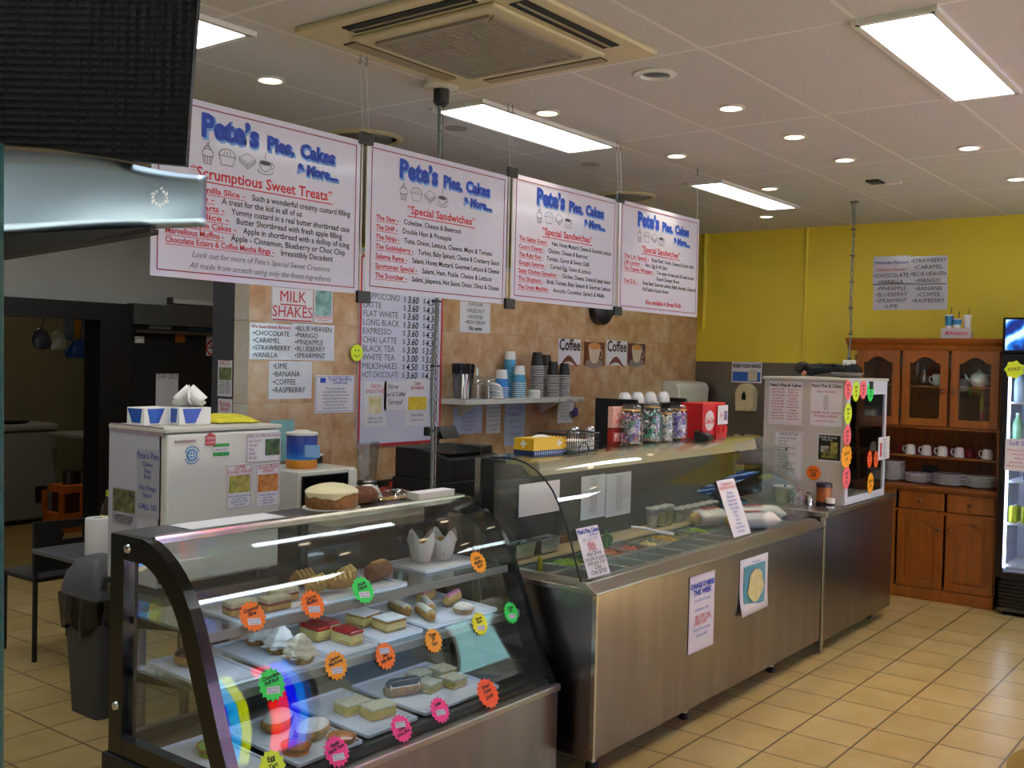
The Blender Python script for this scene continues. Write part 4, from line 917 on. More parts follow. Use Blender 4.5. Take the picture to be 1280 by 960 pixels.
sheet('picture_card', 'dark food photo card low on the food warmer side', 'picture', (1023, 542), (1051, 579), EX, pics=[('picture', mat('photo_dark', '#121a12', .4, noise=.5, scale=18), .03, .08, .97, .97), ('bowl', pic('#8f8b3a', '#3e4a26', 40), .15, .14, .85, .38), ('plate', pic('#b9b7a8', '#4e4b3f', 35), .12, .36, .5, .58), ('glass_shape', pic('#c2b85a', '#7a7a34', 40), .55, .36, .85, .72)], texts=[('lettering', MT['paper'], [('fresh & tasty', .45, .85, .022), ('every day', .4, .77, .018)])], group='sheets on the food warmer side')
p = PX(1017, 591, X=WX0-.003)
star('price_star', 'round orange star alone on the cream side of the food warmer', p, .046, FL['orange'], [('Hot Pies', .25, .3), ('Today', -.15, .3), ('$4.00', -.5, .3)], rz=-PI/2, n=18)
for a, r, sq, c, lb, n_ in (((1060, 487), .062, 1, 'coral', 'coral star at the far left of the top row on the food warmer door', 22), ((1070, 489), .062, 1, 'lime', 'lime star second in the top row on the food warmer door', 22), ((1079, 487), .060, 1, 'coral', 'coral star third in the top row on the food warmer door', 22), ((1088, 490), .060, 1, 'green', 'green star at the right of the top row on the food warmer door', 22),
      ((1060, 517), .064, 1, 'lime', 'lime star on the left edge of the warmer door below the top row', 22), ((1059, 545), .066, 1, 'coral', 'coral star in the middle of the left edge of the warmer door', 22), ((1058, 570), .074, 1.2, 'amber', 'yellow orange spiky star low on the left edge of the warmer door', 14), ((1058, 597), .068, 1, 'coral', 'lowest coral star on the left edge of the warmer door', 22),
      ((1087, 574), .054, .8, 'red', 'left one of two touching red stars on the dark warmer glass', 14), ((1095, 574), .054, .8, 'red', 'right one of two touching red stars on the dark warmer glass', 14), ((1088, 604), .066, .9, 'amber', 'amber star alone at the bottom of the dark warmer glass', 14)):
    p = PX(*a, Y=WY0-.003)
    star('price_star', lb, p, r, FL[c], [('Beef', .3, .42), ('Pie', -.12, .42), ('$4', -.55, .42)] if c != 'amber' else [('Quiche', .1, .4), ('$4', -.4, .4)], n=n_, squash=sq)
sheet('opening_hours_card', 'white printed card on the right of the warmer door glass', 'notice', (1098, 547), (1111, 573), ('Y', WY0-.001), texts=[('lettering', GY, block([], .55, .85, .1, 7, .018, ['SAUSAGE', 'ROLLS', 'Chicken', 'Beef Pie', 'Pasty']))], pics=[('red_bar', RD, .15, .15, .3, .75)])
# ------------------------------------------------------------------ pine dresser
HF, HB = 7.93, 8.345
HY0, HY1 = 1.735, 2.775
hu = thing('pine_dresser', 'tall varnished pine dresser with glazed upper doors by the yellow wall', 'dresser', ((HF+HB)/2, (HY0+HY1)/2, 0))
P_, PD = MT['pine'], MT['pine_dark']
def hb(nm, a, b, m=P_, par=None, bevel=.003): return mk(nm, MB().box(a, b), m, par or hu, world=True, bevel=bevel)
hb('plinth', (HF-.01, HY0, 0), (HB, HY1, .085))
bd = MB().box((HF+.02, HY0, .085), (HB, HY0+.02, .82)).box((HF+.02, HY1-.02, .085), (HB, HY1, .82)).box((HF+.03, HY0, .085), (HB, HY1, .1)).box((HB-.015, HY0, .085), (HB, HY1, 1.86))
bd.box((HF+.03, HY0, 1.27), (HB, HY0+.02, 1.86)).box((HF+.03, HY1-.02, 1.27), (HB, HY1, 1.86)).box((HF+.03, HY0, 1.845), (HB, HY1, 1.86)).box((HF+.02, HY0, 1.268), (HB, HY1, 1.285))
bd.prism([(HF+.10, .845), (HF+.06, 1.0), (HF+.06, 1.1), (HF+.02, 1.27), (HB, 1.27), (HB, .845)], HY0, HY0+.02, 'y').prism([(HF+.10, .845), (HF+.06, 1.0), (HF+.06, 1.1), (HF+.02, 1.27), (HB, 1.27), (HB, .845)], HY1-.02, HY1, 'y')
mk('carcass', bd, P_, hu, world=True)
gv = MB()
for k in range(13):
    y = HY0+.05+k*.08; gv.box((HB-.019, y-.002, .85), (HB-.0149, y+.002, 1.27))
mk('back_grooves', gv, PD, hu, world=True)
hb('counter', (HF-.025, HY0-.015, .82), (HB, HY1+.015, .845), MT['pine_flat'])
hb('shelf', (HF+.09, HY0+.02, 1.045), (HB-.016, HY1-.02, 1.06), MT['pine_flat'])
hb('shelf', (HF+.05, HY0+.02, 1.575), (HB-.016, HY1-.02, 1.588), MT['pine_flat'])
cr = MB().prism([(HF+.0, 1.845), (HF-.012, 1.86), (HF-.022, 1.885), (HF-.055, 1.905), (HF-.07, 1.93), (HF-.07, 1.938), (HB, 1.938), (HB, 1.845)], HY0-.03, HY1+.06, 'y')
mk('cornice', cr, P_, hu, world=True)
hb('drawer_rail', (HF, HY0, .64), (HF+.03, HY1, .66)); hb('drawer_rail', (HF+.005, HY0, .8), (HF+.03, HY1, .82))
cw = (HY1-HY0)/3
def arch_door(nm, y0, y1, z0, z1, glazed, knob_side):
    """frame with an arched (cathedral) top rail; glazed or with a raised wooden panel"""
    st = .055; fr = MB()
    d = mk(nm, fr, P_, hu) if False else None
    fr.box((HF, y0, z0), (HF+.022, y0+st, z1)); fr.box((HF, y1-st, z0), (HF+.022, y1, z1)); fr.box((HF, y0+st, z0), (HF+.022, y1-st, z0+st))
    n = 12; w = y1-y0-2*st; lo = []
    for k in range(n+1):
        u = k/n; v = abs(u-.5)*2
        z = z1-.045-(.045*(1 if v > .72 else (v/.72)**2 if v < .72 else 1))
        lo.append((y0+st+w*u, z))
    for k in range(n): fr.prism([(lo[k][0], z1), (lo[k+1][0], z1), lo[k+1], lo[k]], HF, HF+.022, 'x')
    d = mk(nm, fr, P_, hu, world=True)
    pan = [(y0+st-.004, z0+st-.004), (y1-st+.004, z0+st-.004)]+[(a, b+.004) for a, b in lo[::-1]]
    if glazed: p_ = MB().prism(pan, HF+.009, HF+.013, 'x'); q = mk('door_glass', p_, mat('dresser_glass_dummy', '#fff') if False else MT['glass'], d)
    else:
        p_ = MB().prism(pan, HF+.010, HF+.018, 'x'); cy = (y0+y1)/2; cz = (z0+z1)/2
        pin = [((a-cy)*.80+cy, (b-cz)*.88+cz-.006) for a, b in pan]; p_.prism(pin, HF+.004, HF+.012, 'x'); q = mk('raised_panel', p_, P_, d)
    q.location = -hu.location
    ky = y0+.028 if knob_side < 0 else y1-.028; kz = (z1-.11) if not glazed else (z0+z1)/2-.02
    kn = mk('knob', MB().lathe([(.008, 0), (.008, .012), (.016, .02), (.017, .028), (.01, .035), (0, .036)], 14).rot(0, -PI/2, 'Y'), PD, d, smooth=True)
    kn.location = (HF-hu.location.x, ky-hu.location.y, kz)
    return d
for i in range(3):
    y0 = HY0+.01+i*cw; y1 = y0+cw-.02
    arch_door('glazed_door', y0, y1, 1.29, 1.845, True, -1 if i == 1 else 1)
    arch_door('panel_door', y0, y1, .09, .645, False, -1 if i == 1 else 1)
    dw = mk('drawer', MB().box((HF+.002, y0, .665), (HF+.025, y1, .80)), P_, hu, world=True, bevel=.006)
    kn = mk('knob', MB().lathe([(.008, 0), (.008, .012), (.016, .02), (.017, .028), (.01, .035), (0, .036)], 14).rot(0, -PI/2, 'Y'), PD, dw, smooth=True)
    kn.location = (HF-hu.location.x, (y0+y1)/2-hu.location.y, .735)
    for kk in (0,):
        hg = MB()
        for z in (1.38, 1.77): hg.box((HF-.004, y1+.002, z-.04), (HF+.012, y1+.012, z+.04))
        mk('hinge', hg, MT['steel_dark'], hu, world=True)
# plates stacked on the dresser counter
def plate_stack(y, r, n, x, label, m):
    t = None
    for k in range(n):
        z = .846+k*.0135
        o = mk('plate', MB().lathe([(r*.55, 0), (r*.58, .004), (r*.9, .012), (r, .016), (r*.99, .019), (r*.88, .016), (r*.55, .007), (0, .007)], 30), m, None, smooth=True) if k == 0 else t.copy()
        if k == 0: t = o
        else: COL.objects.link(o)
        o.location = (x, y, z)
        pos = 'bottom' if k == 0 else ('top' if k == n-1 else '%s from the bottom' % ['', 'second', 'third', 'fourth', 'fifth', 'sixth', 'seventh', 'eighth', 'ninth', 'tenth', 'eleventh'][k])
        tag(o, '%s plate, %s, in the %s on the dresser' % ('white' if m is MT['white'] else 'rimmed', pos, label), 'plate', 'plates stacked on the dresser')
for a, n_, r, lb in (((1148, 606), 5, .098, 'second stack from the left'), ((1187, 608), 6, .124, 'third stack from the left'), ((1226, 612), 6, .116, 'rightmost stack'), ((1117, 605), 11, .082, 'tall leftmost stack')):
    p = PX(a[0], a[1], X=HF+.2)
    plate_stack(min(max(p.y, HY0+r+.03), HY1-r-.03), r, n_, HF+.2, lb, MT['white'])
# mugs on the middle shelf, red ones pushed in between
mug_w = None
def mug(x, y, z, m, label, r=.036, h=.075, upside=False, rz=0.0):
    t = thing('cup', label, 'cup', (x, y, z), rz, 'cups on the dresser shelf')
    pr = [(r*.75, 0), (r*.9, .01), (r, h*.5), (r, h), (r*.9, h), (r*.88, h*.5), (r*.65, .012), (0, .012)]
    if upside: pr = [(rr, h-zz) for rr, zz in pr][::-1]; pr = [(r, 0), (r, h*.5), (r*.86, h*.85), (r*.65, h), (0, h)]
    mk('body', MB().lathe(pr, 20), m, t, smooth=True)
    mk('handle', MB().tube([(r*.9, 0, h*.8), (r*1.5, 0, h*.75), (r*1.6, 0, h*.45), (r*1.3, 0, h*.22), (r*.85, 0, h*.2)], .005, 6), m, t, smooth=True)
    return t
RM = mat('mug_red', '#6d1420', .3)
order = ['leftmost', 'second', 'third', 'fourth', 'rightmost']
for i, px_ in enumerate((1138, 1158, 1178, 1199, 1234)):
    p = PX(px_, 570, X=HF+.16); mug(HF+.16, p.y, 1.061, MT['white'], 'white upturned cup, %s of the white ones on the dresser shelf' % order[i], upside=True, rz=PI/2)
for i, px_ in enumerate((1128, 1148, 1168, 1189, 1211)):
    p = PX(px_, 570, X=HF+.20); mug(HF+.21, p.y, 1.061, RM, 'dark red cup, %s of the red ones on the dresser shelf' % order[i], upside=True, r=.04, h=.06, rz=PI/2)
p = PX(1162, 480, X=HF+.15)
t = thing('glass_jug', 'small glass jug behind the middle glazed door of the dresser', 'jug', (HF+.15, PX(1155, 480, X=HF+.15).y, 1.589))
mk('body', MB().lathe([(.03, 0), (.04, .02), (.04, .07), (.025, .1), (.03, .12), (.027, .12), (.022, .1), (.036, .07), (.036, .02), (0, .01)], 18), MT['jar_glass'], t, smooth=True); mk('lid', MB().lathe([(.028, .12), (.02, .13), (.008, .135), (.008, .15), (0, .152)], 14), MT['steel'], t, smooth=True)
mug(HF+.15, PX(1173, 480, X=HF+.15).y, 1.589, MT['white'], 'white mug behind the middle glazed door of the dresser', rz=PI*.5, r=.042, h=.085)
y = PX(1224, 480, X=HF+.15).y
t = thing('teapot', 'white teapot behind the right glazed door of the dresser', 'teapot', (HF+.15, y, 1.589))
mk('body', MB().lathe([(.04, 0), (.06, .02), (.066, .05), (.055, .085), (.035, .1), (0, .1)], 22), MT['white'], t, smooth=True); mk('lid', MB().lathe([(.034, .1), (.02, .112), (.007, .116), (.009, .128), (0, .13)], 16), MT['white'], t, smooth=True)
mk('spout', MB().tube([(0, .055, .035), (0, .085, .055), (0, .1, .09)], [.014, .01, .007], 8), MT['white'], t, smooth=True); mk('handle', MB().tube([(0, -.05, .085), (0, -.095, .08), (0, -.1, .04), (0, -.058, .02)], .006, 8), MT['white'], t, smooth=True)
y = PX(1224, 518, X=HF+.15).y
tag(mk('bowl', MB().lathe([(.03, 0), (.07, .025), (.085, .045), (.082, .045), (.065, .028), (0, .008)], 24, (HF+.15, y)), MT['white'], smooth=True), 'white bowl on the bottom behind the right glazed door', 'bowl').location = (0, 0, 1.286)
# power point at the back of the dresser
p = PX(1162, 587, X=HB-.02)
t = thing('power_point', 'grey double power point in the back of the dresser', 'power point', (HB-.0195, p.y, p.z), -PI/2)
mk('plate', MB().cbox((0, -.004, 0), (.12, .008, .07)), mat('gpo_grey', '#3e3d3a', .5), t, bevel=.003); mk('switch', MB().cbox((-.03, -.011, .015), (.012, .008, .018)).cbox((.03, -.011, .015), (.012, .008, .018)), MT['black_plastic'], t)
# milkshake sample box with three cups on top of the dresser
p = PX(1196, 421, X=HF+.08)
t = thing('display_box', 'small white box lettered Milkshakes on top of the dresser', 'box', (HF+.10, p.y, 1.939), -PI/2)
w = .19
mb = MB().box((-w/2-.01, -.05, 0), (w/2+.01, -.046, .075)).box((-w/2, .046, 0), (w/2, .05, .06)).box((-w/2, -.046, 0), (-w/2+.004, .046, .06)).box((w/2-.004, -.046, 0), (w/2, .046, .06)).box((-w/2, -.046, 0), (w/2, .046, .004))
mk('carton', mb, mat('carton_white', '#cfc8c4', .6, noise=.1, scale=60), t); lettering('lettering', t, MT['ink_pink'], [('Milkshakes', 0, .026, .042, dict(align='CENTER', shear=.3, bold=.001, maxw=w*.85))], depth=.0515)
for i, (dx, c1, lb) in enumerate(((-.062, '#2f86b8', 'left milkshake cup with a broad blue top in the box on the dresser'), (.0, '#2f86b8', 'middle milkshake cup with a blue rim in the box on the dresser'), (.06, None, 'white cup with a small blue print at the right in the box on the dresser'))):
    q = thing('milkshake_cup', lb, 'cup', (HF+.10+[.0, -.02, .02][i], p.y-dx, 1.944), group='cups in the milkshakes box')
    hh = [.165, .135, .165][i]; r = .029
    mk('cup', MB().lathe([(r*.72, 0), (r, hh), (r*1.06, hh), (r*1.06, hh+.006), (r*.9, hh+.006), (0, hh+.004)], 20), MT['white'], q, smooth=True)
    if c1: mk('blue_band', MB().lathe([(r*(.72+.28*.55)+.0012, hh*.55), (r+.0012, hh*.985)] if i == 0 else [(r*(.72+.28*.72)+.0012, hh*.72), (r+.0012, hh*.985)], 20), mat('cup_blue', c1, .4), q, smooth=True)
    else: mk('blue_print', MB().prism(arc(0, .05, .012, .016, 0, 330, 11), -r*.86-.003, -r*.8, 'y').rot(0, -PI/2, 'Z'), mat('print_blue', '#2a4f9a', .4), q)
    mk('straw', MB().tube([(0, 0, hh*.5), (.004, -.012, hh+.06)], .0028, 6), K, q)

# ------------------------------------------------------------------ glass door drink fridge
FX, FB, FY0, FY1 = 7.79, 8.33, 1.05, 1.70
fg = thing('drink_fridge', 'black glass door drinks fridge with a blue lit header', 'fridge', ((FX+FB)/2, (FY0+FY1)/2, 0))
def fb(nm, a, b, m, bevel=0, par=None): return mk(nm, MB().box(a, b), m, par or fg, world=True, bevel=bevel)
cb = MB().box((FX+.04, FY0, .05), (FB, FY0+.03, 1.85)).box((FX+.04, FY1-.03, .05), (FB, FY1, 1.85)).box((FB-.03, FY0, .05), (FB, FY1, 1.85)).box((FX+.04, FY0, .05), (FB, FY1, .26)).box((FX+.04, FY0, 1.82), (FB, FY1, 2.08))
mk('cabinet', cb, MT['black_plastic'], fg, world=True)
ln = MB().box((FX+.06, FY0+.031, .28), (FB-.035, FY0+.036, 1.80)).box((FX+.06, FY1-.036, .28), (FB-.035, FY1-.031, 1.80)).box((FB-.04, FY0+.03, .28), (FB-.034, FY1-.03, 1.80)).box((FX+.06, FY0+.03, .262), (FB-.035, FY1-.03, .28))
mk('lining', ln, mat('fridge_lining', '#c9d3e6', .5), fg, world=True)
d_ = MB().box((FX, FY0, .27), (FX+.035, FY0+.045, 1.83)).box((FX, FY1-.045, .27), (FX+.035, FY1, 1.83)).box((FX, FY0+.045, .27), (FX+.035, FY1-.045, .31)).box((FX, FY0+.045, 1.755), (FX+.035, FY1-.045, 1.83))
dd = mk('door', d_, MT['black_gloss'], fg, world=True, bevel=.003)
fb('door_glass', (FX+.014, FY0+.045, .31), (FX+.018, FY1-.045, 1.755), MT['glass'])
fb('header', (FX-.01, FY0, 1.835), (FX+.04, FY1, 2.08), MT['black_gloss'], .006)
m, n_, b_ = base('header_picture'); MATS['header_picture'] = m
wv = n_.nodes.new('ShaderNodeTexWave'); wv.wave_type = 'BANDS'; wv.bands_direction = 'DIAGONAL'; wv.inputs['Scale'].default_value = 3.2; wv.inputs['Distortion'].default_value = 5; wv.inputs['Detail'].default_value = 3; wv.inputs['Detail Scale'].default_value = 1.2
tcn = n_.nodes.new('ShaderNodeTexCoord'); n_.links.new(tcn.outputs['Object'], wv.inputs[0])
rp = n_.nodes.new('ShaderNodeValToRGB'); n_.links.new(wv.outputs[0], rp.inputs[0]); rp.color_ramp.elements[0].color = lin('#06206e'); rp.color_ramp.elements[0].position = .25
rp.color_ramp.elements[1].color = lin('#c8ecff'); rp.color_ramp.elements[1].position = .95; e = rp.color_ramp.elements.new(.62); e.color = lin('#1478e0')
n_.links.new(rp.outputs[0], b_.inputs['Base Color']); n_.links.new(rp.outputs[0], b_.inputs['Emission Color']); b_.inputs['Emission Strength'].default_value = .9
fb('lit_header', (FX-.014, FY0+.02, 1.855), (FX-.009, FY1-.02, 2.065), m)
vn = MB()
for k in range(7): vn.box((FX+.02, FY0+.02, .07+.026*k), (FX+.04, FY1-.02, .085+.026*k))
mk('vent_grille', vn, MT['black_gloss'], fg, world=True)
fb('kick_edge', (FX+.03, FY0+.01, .03), (FX+.05, FY1-.01, .05), MT['steel_dark'])
ft = MB()
for x in (FX+.1, FB-.08):
    for y in (FY0+.06, FY1-.06): ft.lathe([(.02, 0), (.02, .05)], 10, (x, y))
mk('feet', ft, MT['rubber'], fg, world=True)
fb('light_strip', (FX+.045, FY1-.054, .33), (FX+.052, FY1-.04, 1.74), emit_mat('led_strip', '#cfe0ff', 14))
SH = (1.492, 1.213, .94, .644, .348)
for z in SH:
    s_ = MB()
    for k in range(14): s_.tube([(FX+.07+.032*k, FY0+.04, z), (FX+.07+.032*k, FY1-.04, z)], .002, 5)
    s_.box((FX+.06, FY0+.04, z-.012), (FX+.066, FY1-.04, z+.004))
    mk('shelf', s_, mat('shelf_white', '#d8dfee', .4), fg, world=True)
GC = mat('can_green', '#9fb81f', .3, .4, col2='#d9d64a', scale=18)
nn = 0
for i in range(2):
    for j in range(5):
        x = FX+.10+.075*i; y = FY1-.085-.08*j
        q = thing('drink_can', 'green yellow can, %s from the left in the %s row of the drinks fridge' % (['first', 'second', 'third', 'fourth', 'fifth'][j], ['front', 'back'][i]), 'can', (x, y, .648), group='drink cans in the fridge')
        mk('body', MB().lathe([(.024, 0), (.031, .008), (.031, .105), (.025, .118), (.023, .116), (0, .116)], 18), GC, q, smooth=True)
        mk('top_ring', MB().lathe([(.025, .118), (.026, .121), (.022, .121), (.021, .117)], 18), MT['chrome'], q, smooth=True)
def bottle(x, y, z, r, h, m, cap, label, grp, liquid=None):
    q = thing('drink_bottle', label, 'bottle', (x, y, z), group=grp)
    mk('body', MB().lathe([(r*.9, 0), (r, .008), (r, h*.6), (r*.8, h*.72), (r*.38, h*.86), (r*.38, h*.93), (0, h*.93)], 18), m, q, smooth=True)
    mk('cap', MB().lathe([(r*.43, h*.92), (r*.43, h), (0, h)], 14), cap, q, smooth=True)
    return q
for j in range(4): bottle(FX+.12, FY1-.09-.09*j, 1.217, .032, .2, mat('bottle_green', '#7fb58f', .2, col2='#a9d2b8', scale=10), MT['white_plastic'], 'pale green bottle, %s from the left, on the middle fridge shelf' % ['first', 'second', 'third', 'fourth'][j], 'bottles on the middle fridge shelf')
for j in range(4): bottle(FX+.12, FY1-.09-.09*j, 1.496, .032, .22, mat('bottle_water', '#a9c4e6', .15, col2='#c6d8ef', scale=10), mat('cap_blue', '#2b5fb0', .4), 'pale blue water bottle, %s from the left, on the top fridge shelf' % ['first', 'second', 'third', 'fourth'][j], 'bottles on the top fridge shelf')
for j in range(3): bottle(FX+.12, FY1-.17-.1*j, .944, .032, .19, mat('bottle_purple', '#4b3f77', .25, col2='#6b62a0', scale=10), MT['black_plastic'], 'dark purple bottle, %s from the left, on the shelf above the cans' % ['first', 'second', 'third'][j], 'bottles above the cans in the fridge')
sheet('fridge_notice', 'white printed notice taped inside the fridge door glass', 'notice', (1257, 548), (1300, 591), ('X', FX), texts=[('blue_lettering', BL, [('Self Serve', .5, .8, .045)]), ('red_lettering', RD, block([], .5, .62, .12, 5, .022, ['Please close the door', 'cans and bottles', 'keep it cold', 'pay at the counter']))])
p = PX(1268, 462, X=FX)
star('fridge_sticker', 'bright green leaf shaped sticker at the top of the fridge door', (FX-.002, p.y, p.z), .06, FL['lime'], [('COLD', -.1, .5)], rz=-PI/2, n=7, group=None, cat='sticker')
# ------------------------------------------------------------------ behind the counters
def bx(nm, a, b, m, par, bevel=0, smooth=False): return mk(nm, MB().box(a, b), m, par, world=True, bevel=bevel)
bn = thing('work_bench', 'long back bench along the tiled wall carrying the till and microwave', 'bench', (5.4, 3.95, 0))
bx('worktop', (3.25, 3.52, .88), (7.6, YT-.003, .92), mat('bench_top', '#8d8272', .35, noise=.2), bn, .004)
struct('trim_upstand', MB().box((3.46, YT-.03, .921), (7.6, YT-.003, .975)), MT['steel_dark'])
bx('cupboard', (3.48, 3.58, .02), (7.58, YT-.02, .88), mat('cupboard_dark', '#3c3a36', .5), bn)
# cup shelf
SH0, SH1 = 4.91, 6.14
cs = thing('cup_shelf', 'white shelf of paper cups on the tiled wall', 'shelf', ((SH0+SH1)/2, YT, 1.43))
bx('board', (SH0, 4.15, 1.418), (SH1+.1, YT-.001, 1.450), MT['white_enamel'], cs, .003)
for x in (5.1, 6.0): mk('bracket', MB().prism([(YT-.001, 1.418), (4.2, 1.418), (YT-.001, 1.33)], x-.01, x+.01, 'x'), MT['white_enamel'], cs, world=True)
lettering('shelf_lettering', cs, K, [('Tall', .38, -.007, .024, dict(shear=.2)), ('Grande', .50, -.007, .024, dict(shear=.2)), ('small', .64, -.007, .024, dict(shear=.2))], depth=YT-4.1485)
def at_shelf(px_, y): return PX(px_, 480, Y=y).x
def cup_stack(px_, y, r, rows, label, body, rim, z=1.451, capm=None, step=.0125, ch=.085):
    """nested paper cups standing upside down, topmost showing its whole side"""
    x = at_shelf(px_, y)
    for k in range(rows):
        top = k == rows-1
        pr = [(r, 0), (r*1.04, .002), (r*1.04, .005), (r*.99, .006), (r*.72, ch), (0, ch)] if top else [(r, 0), (r*1.04, .002), (r*1.04, .005), (r*.99, .006), (r*.93, step+.002), (r*.8, step+.002)]
        nth = 'topmost' if top else ('%d from the bottom' % (k+1))
        q = thing('paper_cup', ('topmost cup of the ' if top else 'nested cup, number %d upward, of the ' % (k+1))+label, 'cup', (x, y, z+k*step), group='paper cups on the cup shelf')
        mk('cup', MB().lathe(pr, 18), [body, rim], q, smooth=True)
        if top and capm: mk('base', MB().lathe([(r*.86+.001, ch*.5), (r*.72+.001, ch), (0, ch+.001)], 18), capm, q, smooth=True)
        mk('rim', MB().lathe([(r*1.0, 0), (r*1.055, .0015), (r*1.055, .0045), (r*1.0, .006)], 18), rim, q, smooth=True)
CB = mat('cup_sky', '#4f9fc4', .45, noise=.05); CB2 = mat('cup_blue2', '#2f7fd0', .45); CK = mat('cup_black', '#17171a', .45); CW = MT['white']
cup_stack(627, 4.22, .046, 6, 'left blue stack of paper cups', CB2, CW, capm=CW, step=.014, ch=.12)
cup_stack(637, 4.30, .044, 15, 'tallest blue stack of paper cups at the back', CB, CB, capm=CW, step=.0145, ch=.11)
cup_stack(649, 4.21, .046, 8, 'right blue stack of paper cups', CB, CW, capm=CW, step=.014, ch=.12)
cup_stack(671, 4.25, .046, 18, 'leftmost black stack of paper cups', CK, CW, step=.0125, ch=.10)
cup_stack(682, 4.31, .044, 18, 'second black stack of paper cups', CK, CW, step=.0125, ch=.085)
cup_stack(691, 4.22, .044, 13, 'third black stack of paper cups', CK, CW, step=.0125, ch=.10)
cup_stack(705, 4.26, .042, 13, 'rightmost black stack of paper cups', CK, CW, step=.0125, ch=.09)
# straws in a black beaker, clear dome lids, white lids
x = at_shelf(578, 4.24)
t = thing('straw_holder', 'clear beaker packed with black straws at the left end of the cup shelf', 'straw holder', (x, 4.24, 1.451))
mk('beaker', MB().lathe([(.06, 0), (.065, .16), (.062, .16), (.057, .004), (0, .004)], 22), MT['clear_plastic'], t, smooth=True)
rr = random.Random(3); s_ = MB()
for k in range(70):
    a, d = rr.uniform(0, 2*PI), .05*math.sqrt(rr.random()); e = 1.5
    s_.tube([(d*math.cos(a), d*math.sin(a), .006), (d*e*math.cos(a), d*e*math.sin(a), .22+rr.uniform(-.008, .008))], .0045, 5)
o = mk('straws', s_, CK, t); o['kind'] = 'stuff'
x = at_shelf(601, 4.24)
for k, (dx, h_, lb) in enumerate(((0, .2, 'tall stack of clear dome lids beside the straws'), (.05, .14, 'shorter stack of clear dome lids in front of the blue cups'))):
    t = thing('dome_lids', lb, 'lids', (x+dx-.01, 4.26-.05*k, 1.451), group='clear dome lids')
    m_ = MB()
    for i in range(8): m_.lathe([(.052, .012*i), (.05, .012*i+.006), (.046, .012*i+.01)], 20)
    m_.lathe([(.05, .09), (.045, .12), (.025, .145), (.012, .15), (.011, h_), (0, h_)], 20); mk('lids', m_, MT['clear_plastic'], t, smooth=True)
x = at_shelf(619, 4.2)
for k in range(5):
    tag(mk('takeaway_top', MB().lathe([(.05, 0), (.05, .008), (.042, .016), (.04, .02), (0, .018)], 20, (0, 0)).rot(0, .12*k, 'Y'), CW, smooth=True), 'white plastic lid, %s of the leaning pile between the dome lids and blue cups' % ['bottom', 'second', 'middle', 'fourth', 'top'][k], 'lid', 'white cup lids').location = (x-.004*k, 4.19, 1.455+.017*k)
x = at_shelf(667, 4.19)
for k in range(3): tag(mk('takeaway_top', MB().lathe([(.046, 0), (.046, .008), (.04, .016), (.038, .02), (0, .018)], 20), CW, smooth=True), 'white plastic lid, %s of the small pile in front of the black cups' % ['bottom', 'middle', 'top'][k], 'lid', 'white cup lids').location = (x, 4.185, 1.451+.018*k)

# microwave, tin, blender and clutter on the bench
mw = thing('microwave', 'white microwave with black door behind the iced cake', 'microwave', (3.62, 4.02, .92))
bx('body', (3.335, 3.87, .93), (3.72, 4.22, 1.135), MT['white_enamel'], mw, .006); bx('door', (3.355, 3.855, .945), (3.655, 3.87, 1.115), MT['black_gloss'], mw, .004); bx('control_panel', (3.66, 3.858, .94), (3.715, 3.87, 1.125), MT['white_plastic'], mw)
f = MB()
for k in range(6): f.box((3.668+.02*(k % 2), 3.855, .955+.03*(k//2)), (3.682+.02*(k % 2), 3.858, .972+.03*(k//2)))
mk('buttons', f, MT['steel_dark'], mw, world=True); f = MB()
for x in (3.36, 3.69):
    for y in (3.9, 4.19): f.box((x-.01, y-.01, .92), (x+.01, y+.01, .931))
mk('feet', f, MT['rubber'], mw, world=True)
p = PX(378, 585, Y=4.0)
t = thing('powder_tin', 'large blue tin with orange foot standing on the microwave', 'tin', (p.x+.02, 4.03, 1.136))
r = .078
m, n_, b_ = base('tin_blue'); tc = n_.nodes.new('ShaderNodeTexCoord'); sp = n_.nodes.new('ShaderNodeSeparateXYZ'); n_.links.new(tc.outputs['Object'], sp.inputs[0]); cr_ = n_.nodes.new('ShaderNodeValToRGB'); mp_ = n_.nodes.new('ShaderNodeMath'); mp_.operation = 'DIVIDE'; mp_.inputs[1].default_value = .17; n_.links.new(sp.outputs[2], mp_.inputs[0]); n_.links.new(mp_.outputs[0], cr_.inputs[0]); n_.links.new(cr_.outputs[0], b_.inputs[0]); b_.inputs['Roughness'].default_value = .3
for pos, c in ((0, '#b5671c'), (.24, '#c98a2a'), (.27, '#2a78c8'), (.5, '#1745a8'), (.97, '#10236e')):
    e = cr_.color_ramp.elements[0] if pos == 0 else cr_.color_ramp.elements.new(pos); e.position = pos; e.color = lin(c)
mk('can', MB().lathe([(r, 0), (r, .165), (r*.97, .168), (0, .166)], 26), m, t, smooth=True)
mk('lid', MB().lathe([(r*1.02, .166), (r*1.02, .178), (r*.6, .182), (r*.4, .19), (0, .19)], 26), MT['white_plastic'], t, smooth=True)
f = MB(); f.prism([(-.045, .06), (.05, .05), (.05, .115), (-.045, .12)], -r-.001, -r*.85, 'y'); mk('label', f, mat('tin_label', '#7fa8d0', .4), t)
t = panel('plastic_bag', 'pale teal plastic sheet leaning between the tin and the blender', 'bag', (3.60, 4.30, 1.25), .16, .22, 0, mat('teal_plastic', '#7fb0b0', .25, noise=.3, scale=10), rx=-.12)
t = thing('butter_box', 'small grey lidded box on the microwave top', 'box', (3.65, 4.16, 1.136))
mk('tray', MB().cbox((0, 0, .02), (.13, .09, .04)), MT['steel_dark'], t, bevel=.004); mk('lid', MB().cbox((0, 0, .045), (.135, .095, .012)), MT['white_plastic'], t, bevel=.003)
